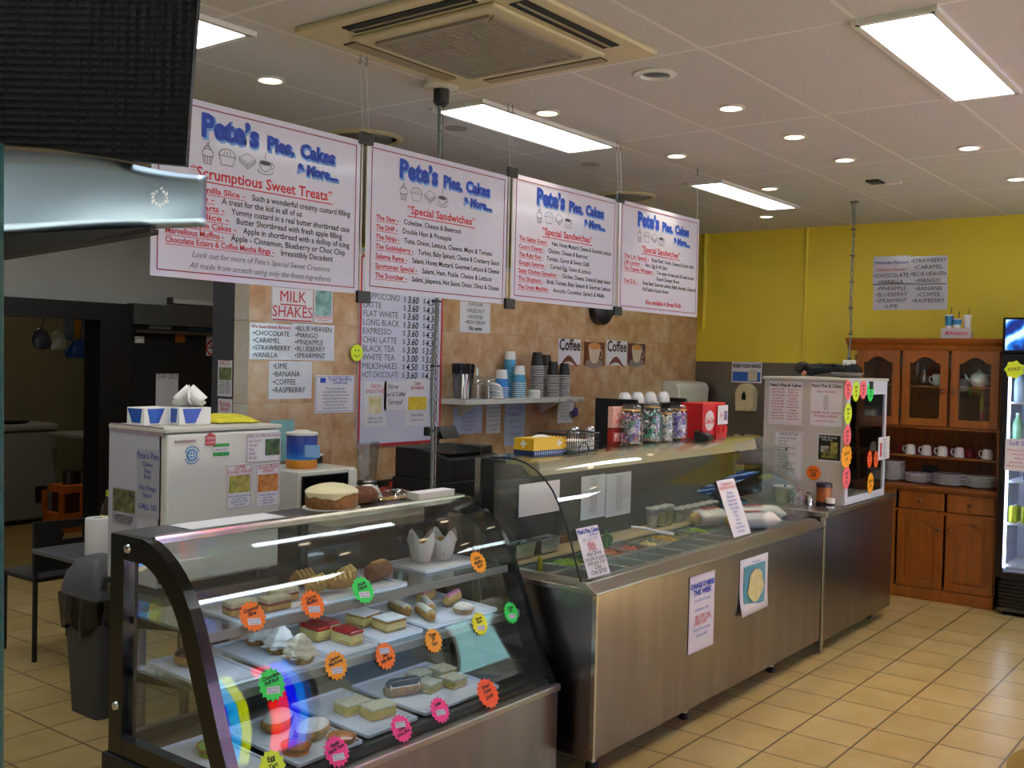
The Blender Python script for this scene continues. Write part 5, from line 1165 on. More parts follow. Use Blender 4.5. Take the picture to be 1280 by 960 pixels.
bl = thing('blender', 'glass jug blender with white base beside the price board', 'blender', (3.83, 3.90, .92))
mk('motor_base', MB().lathe([(.085, 0), (.085, .05), (.06, .1), (.055, .11), (0, .11)], 20), MT['white_plastic'], bl, smooth=True)
mk('collar', MB().lathe([(.05, .11), (.052, .13), (.045, .14)], 20), MT['steel_dark'], bl, smooth=True)
mk('jug', MB().lathe([(.042, .135), (.05, .16), (.064, .34), (.060, .34), (.046, .16), (0, .14)], 22), MT['clear_plastic'], bl, smooth=True)
mk('jug_handle', MB().tube([(.06, 0, .33), (.10, 0, .32), (.098, 0, .22), (.055, 0, .18)], .008, 8), MT['jar_glass'], bl, smooth=True)
mk('blade', MB().box((-.03, -.004, .155), (.03, .004, .158)).box((-.004, -.03, .158), (.004, .03, .161)).tube([(0, 0, .14), (0, 0, .17)], .005, 6), MT['chrome'], bl)
t = thing('biscuit_box', 'red and white patterned box lying on the bench left of the till', 'box', (4.43, 4.1, .92), .05)
mk('carton', MB().cbox((0, 0, .035), (.3, .16, .07)), mat('carton_red', '#c9362a', .4), t, bevel=.003); mk('printed_top', MB().cbox((.02, -.081, .035), (.2, .003, .055)), MT['white'], t); lettering('lettering', t, RD, [('tasty bites', .02, .022, .04, dict(align='CENTER', shear=.2, maxw=.17))], depth=.084)
t = thing('chip_packet', 'crumpled red packet on the bench beside the biscuit box', 'packet', (4.17, 4.08, .92))
f = MB().sph((0, 0, .028), .09, .06, .03, 12, 8); f.jitter(0, .006, 4); mk('packet', f, mat('packet_red', '#b3302a', .35), t, smooth=True); mk('seal', MB().cbox((.1, 0, .028), (.03, .08, .006)), MT['steel_bright'], t)
# till
tl_ = thing('cash_register', 'black cash register on the bench left of the sandwich bar', 'cash register', (4.28, 3.75, .92))
bx('drawer', (4.10, 3.56, .925), (4.56, 3.98, 1.05), MT['black_plastic'], tl_, .004)
mk('housing', MB().prism([(3.57, 1.05), (3.97, 1.05), (3.97, 1.215), (3.80, 1.215), (3.57, 1.17)], 4.11, 4.55, 'x'), MT['black_plastic'], tl_, world=True, bevel=.005)
bx('keyboard', (4.14, 3.60, 1.178), (4.40, 3.74, 1.20), MT['black_gloss'], tl_, .003)
f = MB().box((4.43, 3.62, 1.18), (4.53, 3.80, 1.225)); mk('receipt_cover', f, MT['steel_dark'], tl_, world=True, bevel=.004)
d_ = mk('display_post', MB().box((4.33, 3.88, 1.21), (4.37, 3.91, 1.29)), MT['black_plastic'], tl_, world=True); mk('display', MB().prism([(3.85, 1.25), (3.88, 1.25), (3.92, 1.31), (3.89, 1.32)], 4.37, 4.52, 'x'), MT['black_gloss'], tl_, world=True, bevel=.003)
mk('rear_display', MB().box((4.27, 3.87, 1.27), (4.36, 3.91, 1.32)), MT['black_plastic'], tl_, world=True, bevel=.004)
# espresso machine with upturned cups
ex = thing('coffee_machine', 'black coffee machine behind the candy jars', 'coffee machine', (6.05, 3.7, .92))
a, b = PX(744, 500, Y=3.86), PX(857, 500, Y=3.55)
X0, X1 = a.x, b.x
zt = PX(750, 499, Y=3.7).z
mk('side_panel', MB().prism([(3.64, .93), (3.86, .93), (3.86, zt), (3.54, zt), (3.52, zt-.06), (3.60, zt-.16), (3.65, zt-.30)], X0, X0+.03, 'x'), MT['black_plastic'], ex, world=True, bevel=.004)
mk('side_panel', MB().prism([(3.64, .93), (3.86, .93), (3.86, zt), (3.54, zt), (3.52, zt-.06), (3.60, zt-.16), (3.65, zt-.30)], X1-.03, X1, 'x'), MT['black_plastic'], ex, world=True, bevel=.004)
bx('back', (X0+.03, 3.78, .93), (X1-.03, 3.86, zt-.01), MT['black_plastic'], ex); bx('top_tray', (X0+.03, 3.54, zt-.10), (X1-.03, 3.78, zt-.03), MT['black_plastic'], ex, .004); bx('drip_tray', (X0+.03, 3.6, .93), (X1-.03, 3.78, .99), MT['steel_dark'], ex, .004)
gh = MB()
for x in (X0+.13, X0+.31): gh.lathe([(.035, 1.2), (.035, 1.28), (0, 1.28)], 14, (x, 3.68)).tube([(x, 3.66, 1.21), (x, 3.54, 1.19)], .014, 8)
mk('group_heads', gh, MT['chrome'], ex, world=True, smooth=True)
f = MB()
for x in (X0+.06, X1-.06):
    for y in (3.68, 3.82): f.lathe([(.02, .92), (.02, .931)], 10, (x, y))
mk('feet', f, MT['rubber'], ex, world=True)
for i, px_ in enumerate((781, 797, 813, 829)):
    x = PX(px_, 495, Y=3.66).x
    q = thing('coffee_cup', 'white upturned cup, %s on top of the coffee machine' % ['leftmost', 'second', 'third', 'rightmost'][i], 'cup', (x, 3.66, zt-.029), .5*i, 'cups on the coffee machine')
    mk('body', MB().lathe([(.048, 0), (.046, .03), (.036, .06), (.026, .068), (.026, .074), (0, .074)], 20), CW, q, smooth=True); mk('handle', MB().tube([(.044, 0, .045), (.07, 0, .04), (.07, 0, .02), (.046, 0, .014)], .005, 6), CW, q, smooth=True)

# ------------------------------------------------------------------ on top of the sandwich bar
ZS = 1.281
t = thing('tissue_box', 'yellow and blue tissue box with white crosses on the sandwich bar top', 'box', (3.80, 2.758, ZS), -.06)
w, d, h = .235, .115, .075
mk('carton', MB().box((-w/2, -d/2, .022), (w/2, d/2, h)), mat('carton_yellow', '#e8b512', .4), t); mk('blue_band', MB().box((-w/2-.0006, -d/2-.0006, 0), (w/2+.0006, d/2+.0006, .022)), mat('carton_navy', '#1a2b5c', .4), t)
f = MB(); c_ = (.07, -d/2-.001, .052)
f.box((.045, -d/2-.001, .046), (.085, -d/2, .056)).box((.060, -d/2-.0012, .034), (.070, -d/2, .068)); f.box((-w/2-.001, -.015, .046), (-w/2, .02, .056)).box((-w/2-.0012, -.002, .034), (-w/2, .007, .068)); mk('white_cross', f, CW, t)
mk('tissue', MB().sheet(lambda u, v: (-.05+.1*u, -.02+.04*v+.01*math.sin(6*u), h+.012*math.sin(PI*u)*math.sin(PI*v)+.001), 8, 4), CW, t, smooth=True)
f = MB()
for k in range(16): f.box((-w/2+.012+k*.0138, -d/2-.0012, .004), (-w/2+.016+k*.0138, -d/2-.0006, .016))
mk('striped_print', f, MT['pale_blue'], t)
bk = thing('wire_basket', 'black wire basket holding white napkins on the sandwich bar top', 'basket', (4.02, 2.755, ZS), -.04)
w, d, h = .25, .17, .088; f = MB()
for z in (.004, h):
    f.tube([(-w/2, -d/2, z), (w/2, -d/2, z), (w/2, d/2, z), (-w/2, d/2, z)], .0035, 6, True)
for z in (.026, .05, .07): f.tube([(-w/2, -d/2, z), (w/2, -d/2, z), (w/2, d/2, z), (-w/2, d/2, z)], .0014, 5, True)
for k in range(15):
    x = -w/2+w*k/14
    for y in (-d/2, d/2): f.tube([(x, y, .004), (x, y, h)], .0014, 5)
for k in range(9):
    y = -d/2+d*k/8
    for x in (-w/2, w/2): f.tube([(x, y, .004), (x, y, h)], .0014, 5)
    f.tube([(-w/2, y, .004), (w/2, y, .004)], .0014, 5)
mk('wire_cage', f, MT['black_plastic'], bk); mk('arched_handle', MB().tube([(.0+.04*math.cos(a), -d/2-.004, .006+.04*math.sin(a)) for a in [PI*k/10 for k in range(11)]], .003, 6), MT['black_plastic'], bk)
t = thing('napkin_stack', 'stack of white paper napkins inside the wire basket', 'napkins', (4.05, 2.745, ZS+.007), .1)
f = MB()
for k in range(9): f.box((-.09, -.06, .005*k), (.09, .06, .005*k+.004))
mk('napkins', f, CW, t)
t = thing('tongs', 'dark tongs lying across the napkins in the wire basket', 'tongs', (3.99, 2.76, ZS+.056), .35)
mk('arm', MB().tube([(-.1, .015, 0), (.0, .02, .006), (.1, .006, .03)], .005, 6), MT['black_plastic'], t); mk('arm', MB().tube([(-.1, -.0, .006), (.0, -.01, .012), (.1, .0, .034)], .005, 6), MT['black_plastic'], t)
for i, (x, y) in enumerate(((4.19, 2.835), (4.305, 2.82))):
    t = thing('shaker', ['left glass shaker with steel cap behind the wire basket', 'right glass shaker with steel cap behind the wire basket'][i], 'shaker', (x, y, ZS), group='shakers on the sandwich bar')
    mk('jar', MB().lathe([(.022, 0), (.024, .01), (.02, .075), (.0, .075)], 16), MT['jar_glass'], t, smooth=True); mk('contents', MB().lathe([(.019, .004), (.018, .05), (0, .05)], 14), CW, t, smooth=True); mk('cap', MB().lathe([(.023, .074), (.023, .092), (.014, .106), (0, .108)], 16), MT['chrome'], t, smooth=True)
def candy_jar(px_, y, r, h, cols, label):
    x = PX(px_, 555, Y=y).x
    t = thing('candy_jar', label, 'jar', (x, y, ZS), group='candy jars')
    mk('glass', MB().lathe([(r*.92, 0), (r, .008), (r, h*.68), (r*.86, h*.78), (r*.74, h*.82), (r*.74, h*.86), (r*.70, h*.86), (r*.82, h*.77), (r*.95, h*.66), (r*.95, .012), (0, .008)], 26), MT['jar_glass'], t, smooth=True)
    mk('lid', MB().lathe([(r*.80, h*.86), (r*.84, h*.88), (r*.84, h*.93), (r*.6, h*.98), (0, h)], 22), MT['jar_glass'], t, smooth=True)
    mk('clip_ring', MB().tube([(r*.80*math.cos(a), r*.80*math.sin(a), h*.84) for a in [2*PI*k/22 for k in range(22)]], .003, 6, True), mat('brass_wire', '#b58f4a', .3, 1), t)
    rr = random.Random(px_); nn = 0
    for c in cols:
        f = MB()
        for k in range(30):
            a, d = rr.uniform(0, 2*PI), r*.70*math.sqrt(rr.random()); z = .025+rr.random()*h*.62; o = len(f.v)
            cx, cy = d*math.cos(a), d*math.sin(a)
            f.sph((cx, cy, z), .018, .009, .009, 7, 4); f.box((cx-.028, cy-.006, z-.002), (cx-.017, cy+.006, z+.002)); f.box((cx+.017, cy-.006, z-.002), (cx+.028, cy+.006, z+.002))
            M_ = Matrix.Rotation(rr.uniform(0, PI), 3, 'Z') @ Matrix.Rotation(rr.uniform(-.9, .9), 3, 'Y')
            for i in range(o, len(f.v)):
                v = M_ @ (Vector(f.v[i])-Vector((cx, cy, z))); v = Vector((cx, cy, z))+v*.8
                q = Vector((v.x, v.y)); L_ = q.length
                if L_ > r*.9: q = q*(r*.9/L_)
                f.v[i] = (q.x, q.y, max(v.z, .013))
        o = mk('wrapped_sweets', f, mat('sweet_'+c.strip('#'), c, .3, noise=.3, scale=60, coat=.5), t, smooth=True); o['kind'] = 'stuff'
candy_jar(788, 2.742, .062, .215, ['#9a6ac8', '#e6e2f0', '#6aa88c', '#c06070'], 'leftmost glass jar of purple and mixed wrapped sweets')
candy_jar(814, 2.775, .055, .225, ['#35b8a0', '#e6f2ee', '#40504c'], 'second glass jar, teal and white wrapped sweets')
candy_jar(831, 2.742, .048, .185, ['#ecece6', '#dfe4d8', '#94a494'], 'third and smallest glass jar, mostly white sweets')
candy_jar(847, 2.772, .056, .20, ['#6a4ac0', '#9a88e0', '#e6e2f4'], 'rightmost glass jar of dark purple wrapped sweets')
for i, (z0, z1, c, lb) in enumerate(((.001, .09, '#8f1d1a', 'lower dark red picture packet left of the candy jars'), (.091, .20, '#d9a79a', 'upper pink picture packet left of the candy jars'))):
    t = thing('picture_packet', lb, 'packet', (4.50, 2.80, ZS+z0), 0, 'packets left of the candy jars')
    mk('carton', MB().box((-.045, -.015, 0), (.045, .015, z1-z0-.002)), mat('packet_'+c.strip('#'), c, .4), t, bevel=.002); mk('print', MB().box((-.03, -.0165, .02), (.03, -.015, z1-z0-.025)), pic('#d2603f', '#f0d9cf', 40), t)
rd = thing('drink_dispenser', 'red counter box with a white round logo at the right end of the sandwich bar', 'dispenser box', (5.405, 2.77, ZS))
mk('body', MB().box((-.14, -.075, 0), (.14, .07, .205)), MT['red_plastic'], rd, bevel=.006); f = MB().add([(x, -.0765, z) for x, z in arc(-.062, .105, .058, .058, 0, 350, 28)], [tuple(range(29))]); mk('logo_disc', f, mat('logo_white', '#d9cfd0', .4), rd, fixn=False); lettering('logo_lettering', rd, RD, [('Coca-Cola', -.062, .09, .045, dict(align='CENTER', shear=.3, bold=.0012, maxw=.105))], depth=.0775)
mk('front_tray', MB().box((0, -.09, .0), (.135, -.075, .075)).box((.02, -.1, .03), (.06, -.09, .065)).box((.075, -.1, .03), (.12, -.09, .065)), MT['red_plastic'], rd, bevel=.003)
t = panel('handwritten_note', 'white note with a drawing taped to the red counter box', 'notice', (5.49, 2.685, ZS+.135), .13, .11, 0, texts=[('handwriting', MT['ink_pink'], [('Pr', .3, .3, .05, dict(shear=.3))])], pics=[('small_photo', pic('#4a4766', '#9a95b8', 60), .6, .2, .95, .7)])
t = thing('card_reader', 'small black card reader in front of the red counter box', 'card reader', (5.24, 2.672, ZS), .2)
mk('body', MB().prism([(-.04, 0), (.045, 0), (.045, .055), (-.04, .03)], -.05, .05, 'x'), MT['black_plastic'], t, bevel=.004); mk('screen', MB().prism([(-.02, .0385), (.03, .0515), (.03, .0525), (-.02, .0395)], -.035, .035, 'x'), MT['black_gloss'], t)
# soap and towel dispensers
td = thing('towel_dispenser', 'white paper towel dispenser on the end of the tiled wall', 'towel dispenser', (7.95, YT, 1.55))
a, b = PX(848, 476, Y=4.2), PX(884, 509, Y=4.2)
w, h = b.x-a.x, a.z-b.z; td.location = ((a.x+b.x)/2, YT, b.z)
mk('cover', MB().prism([(0, 0), (-.10, 0), (-.17, h*.18), (-.18, h*.75), (-.15, h*.93), (0, h)], -w/2, w/2, 'x'), MT['white_plastic'], td, bevel=.02); mk('towel_slot', MB().box((-w*.35, -.13, -.004), (w*.35, -.06, .002)), MT['black_plastic'], td)
p, q = PX(921, 479, X=XW-.08), PX(942, 517, X=XW-.08)
w, h = p.y-q.y, p.z-q.z
sd = thing('soap_dispenser', 'cream soap dispenser on the steel splashback', 'soap dispenser', (XW-.008, (p.y+q.y)/2, q.z), -PI/2)
pts = [(-w/2, .02), (w/2, .02), (w/2, h-w/2)]+arc(0, h-w/2, w/2, w/2, 0, 180, 12)+[(-w/2, h-w/2)]
mk('cover', MB().prism(pts, -.10, 0, 'y'), MT['cream_plastic'], sd, bevel=.01); mk('window', MB().prism([(-.018, h*.45), (.018, h*.45), (.018, h*.62), (0, h*.75), (-.018, h*.62)], -.104, -.098, 'y'), MT['back_void'], sd); mk('push_bar', MB().box((-w*.4, -.12, .02), (w*.4, -.1, .05)), MT['cream_plastic'], sd, bevel=.004)

# ------------------------------------------------------------------ white fridge behind the pastry case
fx0, fx1, fy0, fy1, fz = 2.460, 3.052, 3.66, 4.08, 1.385
wf = thing('white_fridge', 'white bench fridge with papers and magnets behind the pastry case', 'fridge', ((fx0+fx1)/2, (fy0+fy1)/2, .70))
bx('cabinet', (fx0, fy0+.06, .73), (fx1, fy1, fz), mat('fridge_side', '#b4b4bd', .4, noise=.05, scale=2), wf, .005)
bx('door', (fx0+.005, fy0, .75), (fx1-.003, fy0+.05, fz-.015), MT['white_enamel'], wf, .012); bx('door_seal', (fx0+.01, fy0+.05, .75), (fx1-.01, fy0+.06, fz-.02), MT['black_plastic'], wf); bx('top_edge', (fx0-.003, fy0+.0, fz-.012), (fx1+.003, fy1, fz+.006), mat('fridge_top', '#c9c6b8', .5), wf, .004)
bx('badge_strip', (2.50, fy0-.003, 1.332), (2.60, fy0, 1.342), MT['steel_dark'], wf)
f = MB()
for x in (fx0+.05, fx1-.05):
    for y in (fy0+.08, fy1-.04): f.lathe([(.02, .70), (.02, .731)], 10, (x, y))
mk('feet', f, MT['rubber'], wf, world=True)
st = thing('fridge_stand', 'steel stand under the white fridge', 'stand', ((fx0+fx1)/2, (fy0+fy1)/2, 0))
bx('top', (fx0+.0, fy0, .665), (fx1, fy1, .70), MT['steel_dark'], st, .003)
for x in (fx0+.14, fx1-.05):
    for y in (fy0+.05, fy1-.05): mk('leg', MB().lathe([(.02, 0), (.02, .665)], 12, (x, y)), MT['steel_dark'], st, world=True, smooth=True)
FY = ('Y', fy0)
p = PX(240, 569, Y=fy0-.002)
t = thing('round_magnet', 'round blue and white emblem sticker on the white fridge door', 'sticker', p)
mk('disc', MB().prism(arc(0, 0, .026, .026, 0, 345, 23), -.0015, 0, 'y'), mat('magnet_blue', '#3b86b8', .4), t); f = MB(); ribbon(f, arc(0, 0, .036, .036, 20, 160, 12), .006, -.001); ribbon(f, arc(0, 0, .036, .036, 200, 340, 12), .005, -.001); mk('ring_lettering', f, mat('magnet_blue', '#3b86b8', .4), t, fixn=False); f = MB(); ribbon(f, [(-.012, 0), (.012, 0)], .004, -.002); ribbon(f, [(0, -.012), (0, .012)], .004, -.002); ribbon(f, arc(0, 0, .016, .016, 0, 360, 20), .003, -.002, True); mk('white_drawing', f, CW, t, fixn=False)
p = PX(263, 549, Y=fy0-.002)
t = thing('house_magnet', 'red house shaped magnet at the top of the white fridge door', 'magnet', p)
mk('plate', MB().prism([(-.024, -.026), (.024, -.026), (.024, .014), (0, .028), (-.024, .014)], -.003, 0, 'y'), mat('magnet_red', '#b3242a', .4), t); lettering('lettering', t, CW, [('FRESH', 0, .0, .015, dict(align='CENTER', maxw=.04)), ('LOCAL', 0, -.018, .015, dict(align='CENTER', maxw=.04))], depth=.0035)
sheet('green_striped_magnet', 'white magnet with two green stripes on the white fridge door', 'magnet', (266, 555), (286, 569), FY, texts=[('lettering', GY, [('OPEN DAILY', .5, .42, .012)])], pics=[('green_stripe', MT['ink_green'], 0, .75, 1, 1), ('green_stripe', MT['ink_green'], 0, 0, 1, .3)])
sheet('fridge_photo_note', 'handwritten note with a small green photo at the upper right of the white fridge', 'notice', (308, 542), (350, 576), FY, texts=[('handwriting', MT['ink_maroon'], [('Why not different recipes', .5, .86, .018, dict(shear=.3))]+[(s, .06, .70-.14*i, .017, dict(align='LEFT', shear=.3)) for i, s in enumerate(('for lunch?', 'Wraps', 'Pies', 'Rolls', 'all day'))])], pics=[('photo', pic('#4f7a3a', '#2a3326', 26), .54, .22, .97, .78)], frame=(MT['ink_maroon'], .004, .0015), group='sheets on the white fridge')
sheet('wrap_poster', 'poster of a filled wrap, left of the two food posters on the white fridge', 'poster', (283, 581), (314, 634), FY, texts=[('red_lettering', RD, [('LAMB', .5, .88, .024), ('SALAD WRAP', .5, .79, .022)]), ('lettering', BL, block([], .5, .27, .08, 4, .014, ['fresh salad and sauce', 'in a soft wrap', 'toasted or cold', 'ask today']))], pics=[('photo', pic('#7d8a3a', '#c9b45a', 34), .1, .36, .92, .75)], frame=(MT['ink_maroon'], .006, .0016), group='sheets on the white fridge')
sheet('wrap_poster', 'poster of golden roast food, right of the two food posters on the white fridge', 'poster', (319, 580), (349, 632), FY, texts=[('red_lettering', RD, [('Roast Beef', .5, .88, .024), ('WRAP', .5, .79, .022)]), ('lettering', BL, block([], .5, .27, .08, 4, .014, ['served with gravy', 'and chips', 'small or large', 'ask today']))], pics=[('photo', pic('#b5642a', '#d89a55', 34), .1, .36, .92, .75)], frame=(MT['ink_maroon'], .006, .0016), group='sheets on the white fridge')
SX = ('X', fx0)
GS = mat('grey_sheet', '#a4a3ac', .6, noise=.05)
sheet('side_sheet', 'grey menu sheet on the upper right of the fridge side', 'notice', (172, 560), (199, 650), SX, GS, texts=[('lettering', BL, [('Pete\u2019s Pies', .5, .86, .04), ('Cakes', .5, .75, .03), ('Pies', .5, .65, .03), ('Rolls', .5, .57, .025), ('Hot Dogs', .5, .40, .03), ('Salads', .5, .3, .025), ('CALL US', .5, .12, .035)])], group='sheets on the white fridge side')
sheet('side_photo_sheet', 'grey sheet with a dark food photo low on the left of the fridge side', 'notice', (141, 608), (170, 660), SX, GS, texts=[('lettering', K, [('Sandwiches and', .5, .22, .022), ('rolls made fresh', .5, .14, .022), ('to your order', .5, .06, .022)])], pics=[('photo', pic('#2f3524', '#7d7a4a', 30), .04, .36, .96, .97)], group='sheets on the white fridge side')
sheet('cloth', 'pinkish cloth edge hanging over the top of the fridge side', 'cloth', (139, 528), (205, 546), SX, mat('cloth_pink', '#a58f9c', .8, noise=.25, scale=50))
# on the fridge
def tissue(x, y, rz, label, open_):
    t = thing('tissue_box', label, 'box', (x, y, fz+.007), rz, 'tissue boxes on the white fridge')
    mk('carton', MB().box((-.075, -.055, 0), (.075, .055, .075)), MT['white'], t, bevel=.002)
    mk('blue_print', MB().prism([(-.06, .07), (.03, .07), (.0, .008), (-.045, .008)], -.0566, -.0552, 'y'), mat('print_royal', '#1f52b0', .4), t); mk('blue_side', MB().prism([(-.04, .07), (.05, .07), (.02, .01), (-.03, .01)], -.0766, -.0752, 'x'), mat('print_royal', '#1f52b0', .4), t)
    if open_:
        f = MB()
        for k in range(3):
            a0 = k*1.1
            f.sheet(lambda u, v: ((u-.5)*.13*math.cos(a0)+.02*math.sin(5*v+k), (u-.5)*.13*math.sin(a0)+.02*math.cos(4*v), .074+.10*v*(1-.55*abs(u-.5)*2)), 8, 6)
        mk('tissue', f, CW, t, smooth=True, solid=.001)
p = PX(176, 527, Z=fz+.006); tissue(2.56, 3.93, .12, 'closed blue and white tissue box at the left on the white fridge', False)
tissue(2.705, 3.86, -.1, 'open blue and white tissue box with a tissue standing up on the white fridge', True)
f = MB(); rr = random.Random(9)
f.sheet(lambda u, v: (-.055+.235*u, -.12+.23*v+.02*math.sin(7*u), .004+.022*abs(math.sin(9*u+3*v))*math.sin(PI*u)**.5*math.sin(PI*v)**.5+.014*math.sin(PI*v)*math.sin(PI*u)), 26, 14)
t = tag(mk('cloth', f, mat('cloth_yellow', '#d9cf3a', .9, noise=.15, scale=30), smooth=True, solid=.004), 'crumpled yellow cleaning cloth on top of the white fridge', 'cloth'); t.location = (2.86, 3.90, fz+.008); t.rotation_euler = (0, 0, .05)
# ------------------------------------------------------------------ things on the pastry case top
ZP = 1.1185
x, y = 2.725, 2.965
ck = thing('iced_cake', 'round cake with pale yellow icing on top of the pastry case', 'cake', (x, y, ZP))
rr = random.Random(2); R_ = .100
mk('board', MB().lathe([(R_*1.12, 0), (R_*1.12, .004), (0, .004)], 30), mat('cake_paper', '#cfcac0', .7), ck)
mk('sponge', MB().lathe([(R_*.95, .004), (R_, .012), (R_*1.01, .045), (R_*.98, .060), (0, .062)], 32), mat('cake_brown', '#9a6a38', .85, noise=.4, scale=60, bump=.5), ck, smooth=True)
f = MB(); o = 0; n = 40
for i, (r_, z) in enumerate(((1.0, 0), (1.015, .02), (.96, .032), (.8, .046), (.5, .062), (.2, .07), (0.001, .071))):
    for k in range(n):
        a = 2*PI*k/n; dz = (-.008*math.sin(2*a+.6)-.005*math.sin(5*a)-.003*math.sin(11*a)) if i == 0 else 0
        f.v.append((R_*r_*math.cos(a)*1.01, R_*r_*math.sin(a)*1.01, .053+z*.62+dz))
for i in range(6):
    for k in range(n): k2 = (k+1) % n; f.face((i*n+k, i*n+k2, (i+1)*n+k2, (i+1)*n+k))
mk('icing', f, mat('icing_cream', '#e6dcae', .35, noise=.05, scale=20, bump=.1), ck, smooth=True)
t = thing('fruit_cake', 'brown loaf cake with a small white label behind the iced cake', 'cake', (2.915, 2.99, ZP), .2)
f = MB().sph((0, 0, .026), .085, .05, .042, 18, 10, z0=-.55); mk('loaf', f, mat('cake_dark', '#6e4526', .8, noise=.45, scale=50, bump=.5), t, smooth=True); mk('label', MB().cbox((.02, -.012, .068), (.045, .03, .003)), CW, t)
t = thing('plastic_wrapped_slices', 'clear wrapped golden biscuits on the pastry case top', 'biscuits', (3.07, 2.965, ZP))
f = MB()
for k in range(6): f.lathe([(.025, .0), (.027, .006), (.02, .011), (0, .012)], 14, (-.06+.025*k, .01*(k % 2))); 
mk('biscuits', f, mat('biscuit_gold', '#b98a45', .6, noise=.3, scale=50), t, smooth=True); f = MB().sph((0, 0, .01), .10, .045, .03, 14, 6, z0=-.3); f.jitter(0, .006, 5); mk('wrapping', f, MT['clear_plastic'], t, smooth=True)
t = thing('order_pad', 'thick white order pad lying at the right end of the pastry case top', 'pad', (3.225, 2.902, ZP), .0)
mk('pages', MB().cbox((0, 0, .014), (.22, .068, .026)), mat('pad_pages', '#d9d4c4', .7), t); mk('cover', MB().cbox((0, 0, .0285), (.225, .07, .003)), MT['paper'], t)
t = panel('paper_doily', 'white paper sheet lying flat under the iced cake', 'paper', (2.62, 2.965, ZP+.0006), .4, .13, 0, MT['paper'], rx=0); t.rotation_euler = (-PI/2, 0, 0); t.location = (2.25, 2.965, ZP+.001)
t['label'] = 'white paper sheet lying flat left of the iced cake'
# power cables hanging from the ceiling
def cable(label, x, y, z1, fix, seed):
    t = thing('hanging_cable', label, 'cable', (x, y, ZC))
    mk('ceiling_plate', MB().lathe([(.075, 0), (.075, -.02), (.03, -.03), (0, -.03)], 24) if fix else MB().lathe([(.03, 0), (.03, -.012), (0, -.012)], 16), MT['white_plastic'] if fix else MT['steel_dark'], t, smooth=True)
    if fix:
        mk('socket', MB().lathe([(.034, -.03), (.034, -.085), (.02, -.1), (0, -.1)], 18), MT['black_plastic'], t, smooth=True)
    rr = random.Random(seed); L_ = ZC-z1; n = 26; z0 = .1 if fix else .012
    P1 = [(-.012+.006*math.sin(k*.5+seed)*(1 if fix else 2.2), .004*math.cos(k*.7), -z0-(L_-z0)*k/n) for k in range(n+1)]
    mk('flex', MB().tube(P1, .0075 if fix else .0055, 8), mat('flex_grey', '#5c625f', .5), t, smooth=True)
    f = MB(); m_ = int((L_-z0)/.034)
    for k in range(m_):
        z = -z0-.017-.034*k; pts = [(.006+(.007*math.cos(a) if k % 2 else 0), (0 if k % 2 else .007*math.cos(a)), z+.020*math.sin(a)) for a in [2*PI*i/10 for i in range(10)]]
        f.tube(pts, .0022, 5, True)
    mk('chain', f, MT['steel_dark'], t)
    tie = MB()
    for k in range(1, 6):
        z = -z0-(L_-z0)*k/6; tie.box((-.022, -.012, z-.004), (.016, .012, z+.004))
    mk('cable_ties', tie, MT['black_plastic'], t)
    return t
cable('grey power cable and chain hanging behind the second menu sign', 3.284, 2.945, 1.121, True, 1)
p = PX(1068, 252, Z=ZC)
cb2 = cable('thin grey power cable hanging down behind the food warmer', p.x, p.y, 1.76, False, 4)
t = thing('power_socket', 'white power socket box at the end of the cable behind the food warmer', 'power socket', (p.x, p.y, 1.66))
mk('box', MB().prism([(-.045, 0), (.045, 0), (.038, .10), (-.038, .10)], -.035, .035, 'y'), MT['white_plastic'], t, bevel=.006); mk('gland', MB().lathe([(.014, .1), (.011, .118), (0, .118)], 12), MT['steel_dark'], t, smooth=True)
# things on the food warmer
t = thing('fluffy_scarf', 'black fluffy scarf lying along the top of the food warmer', 'scarf', (6.67, 2.55, WZ1+.002))
f = MB(); rr = random.Random(12)
pth = [(-.30+.06*k, .10*math.sin(k*.55)-.05*k/10, .048+.010*math.sin(k*1.3)) for k in range(12)]
f.tube(pth, [.02+.018*abs(math.sin(k*.9+.6)) for k in range(12)], 10); f.jitter(0, .006, 3)
for k in range(420):
    q = rr.choice(pth); a = rr.uniform(0, 2*PI); d = rr.uniform(.02, .036); bx_, by_, bz_ = q[0]+rr.uniform(-.03, .03), q[1]+d*math.cos(a), max(.004, q[2]+d*math.sin(a))
    f.tube([(q[0], q[1], q[2]), (bx_, by_, bz_), (bx_+rr.uniform(-.014, .014), by_+.012*math.cos(a), max(.003, bz_+.010*math.sin(a)+.004))], [.003, .002, .0008], 4)
mk('fluff', f, mat('fluff_black', '#0d0c0d', .9), t); f = MB().tube([(pth[0][0]+.0, pth[0][1], .03), (pth[0][0]-.03, pth[0][1]-.0, .02)], .012, 8); mk('pink_end', f, mat('pink_end', '#c97a7a', .6), t)
t = thing('serving_dish', 'flat grey woven dish beside the black scarf on the food warmer', 'dish', (6.60, 2.36, WZ1+.002))
mk('bowl', MB().lathe([(.05, 0), (.085, .01), (.10, .028), (.097, .028), (.08, .014), (0, .008)], 24), mat('dish_grey', '#7d7b76', .6, noise=.2, scale=60), t, smooth=True); mk('rim', MB().tube([(.10*math.cos(2*PI*k/24), .10*math.sin(2*PI*k/24), .028) for k in range(24)], .004, 6, True), mat('dish_grey', '#7d7b76', .6), t)
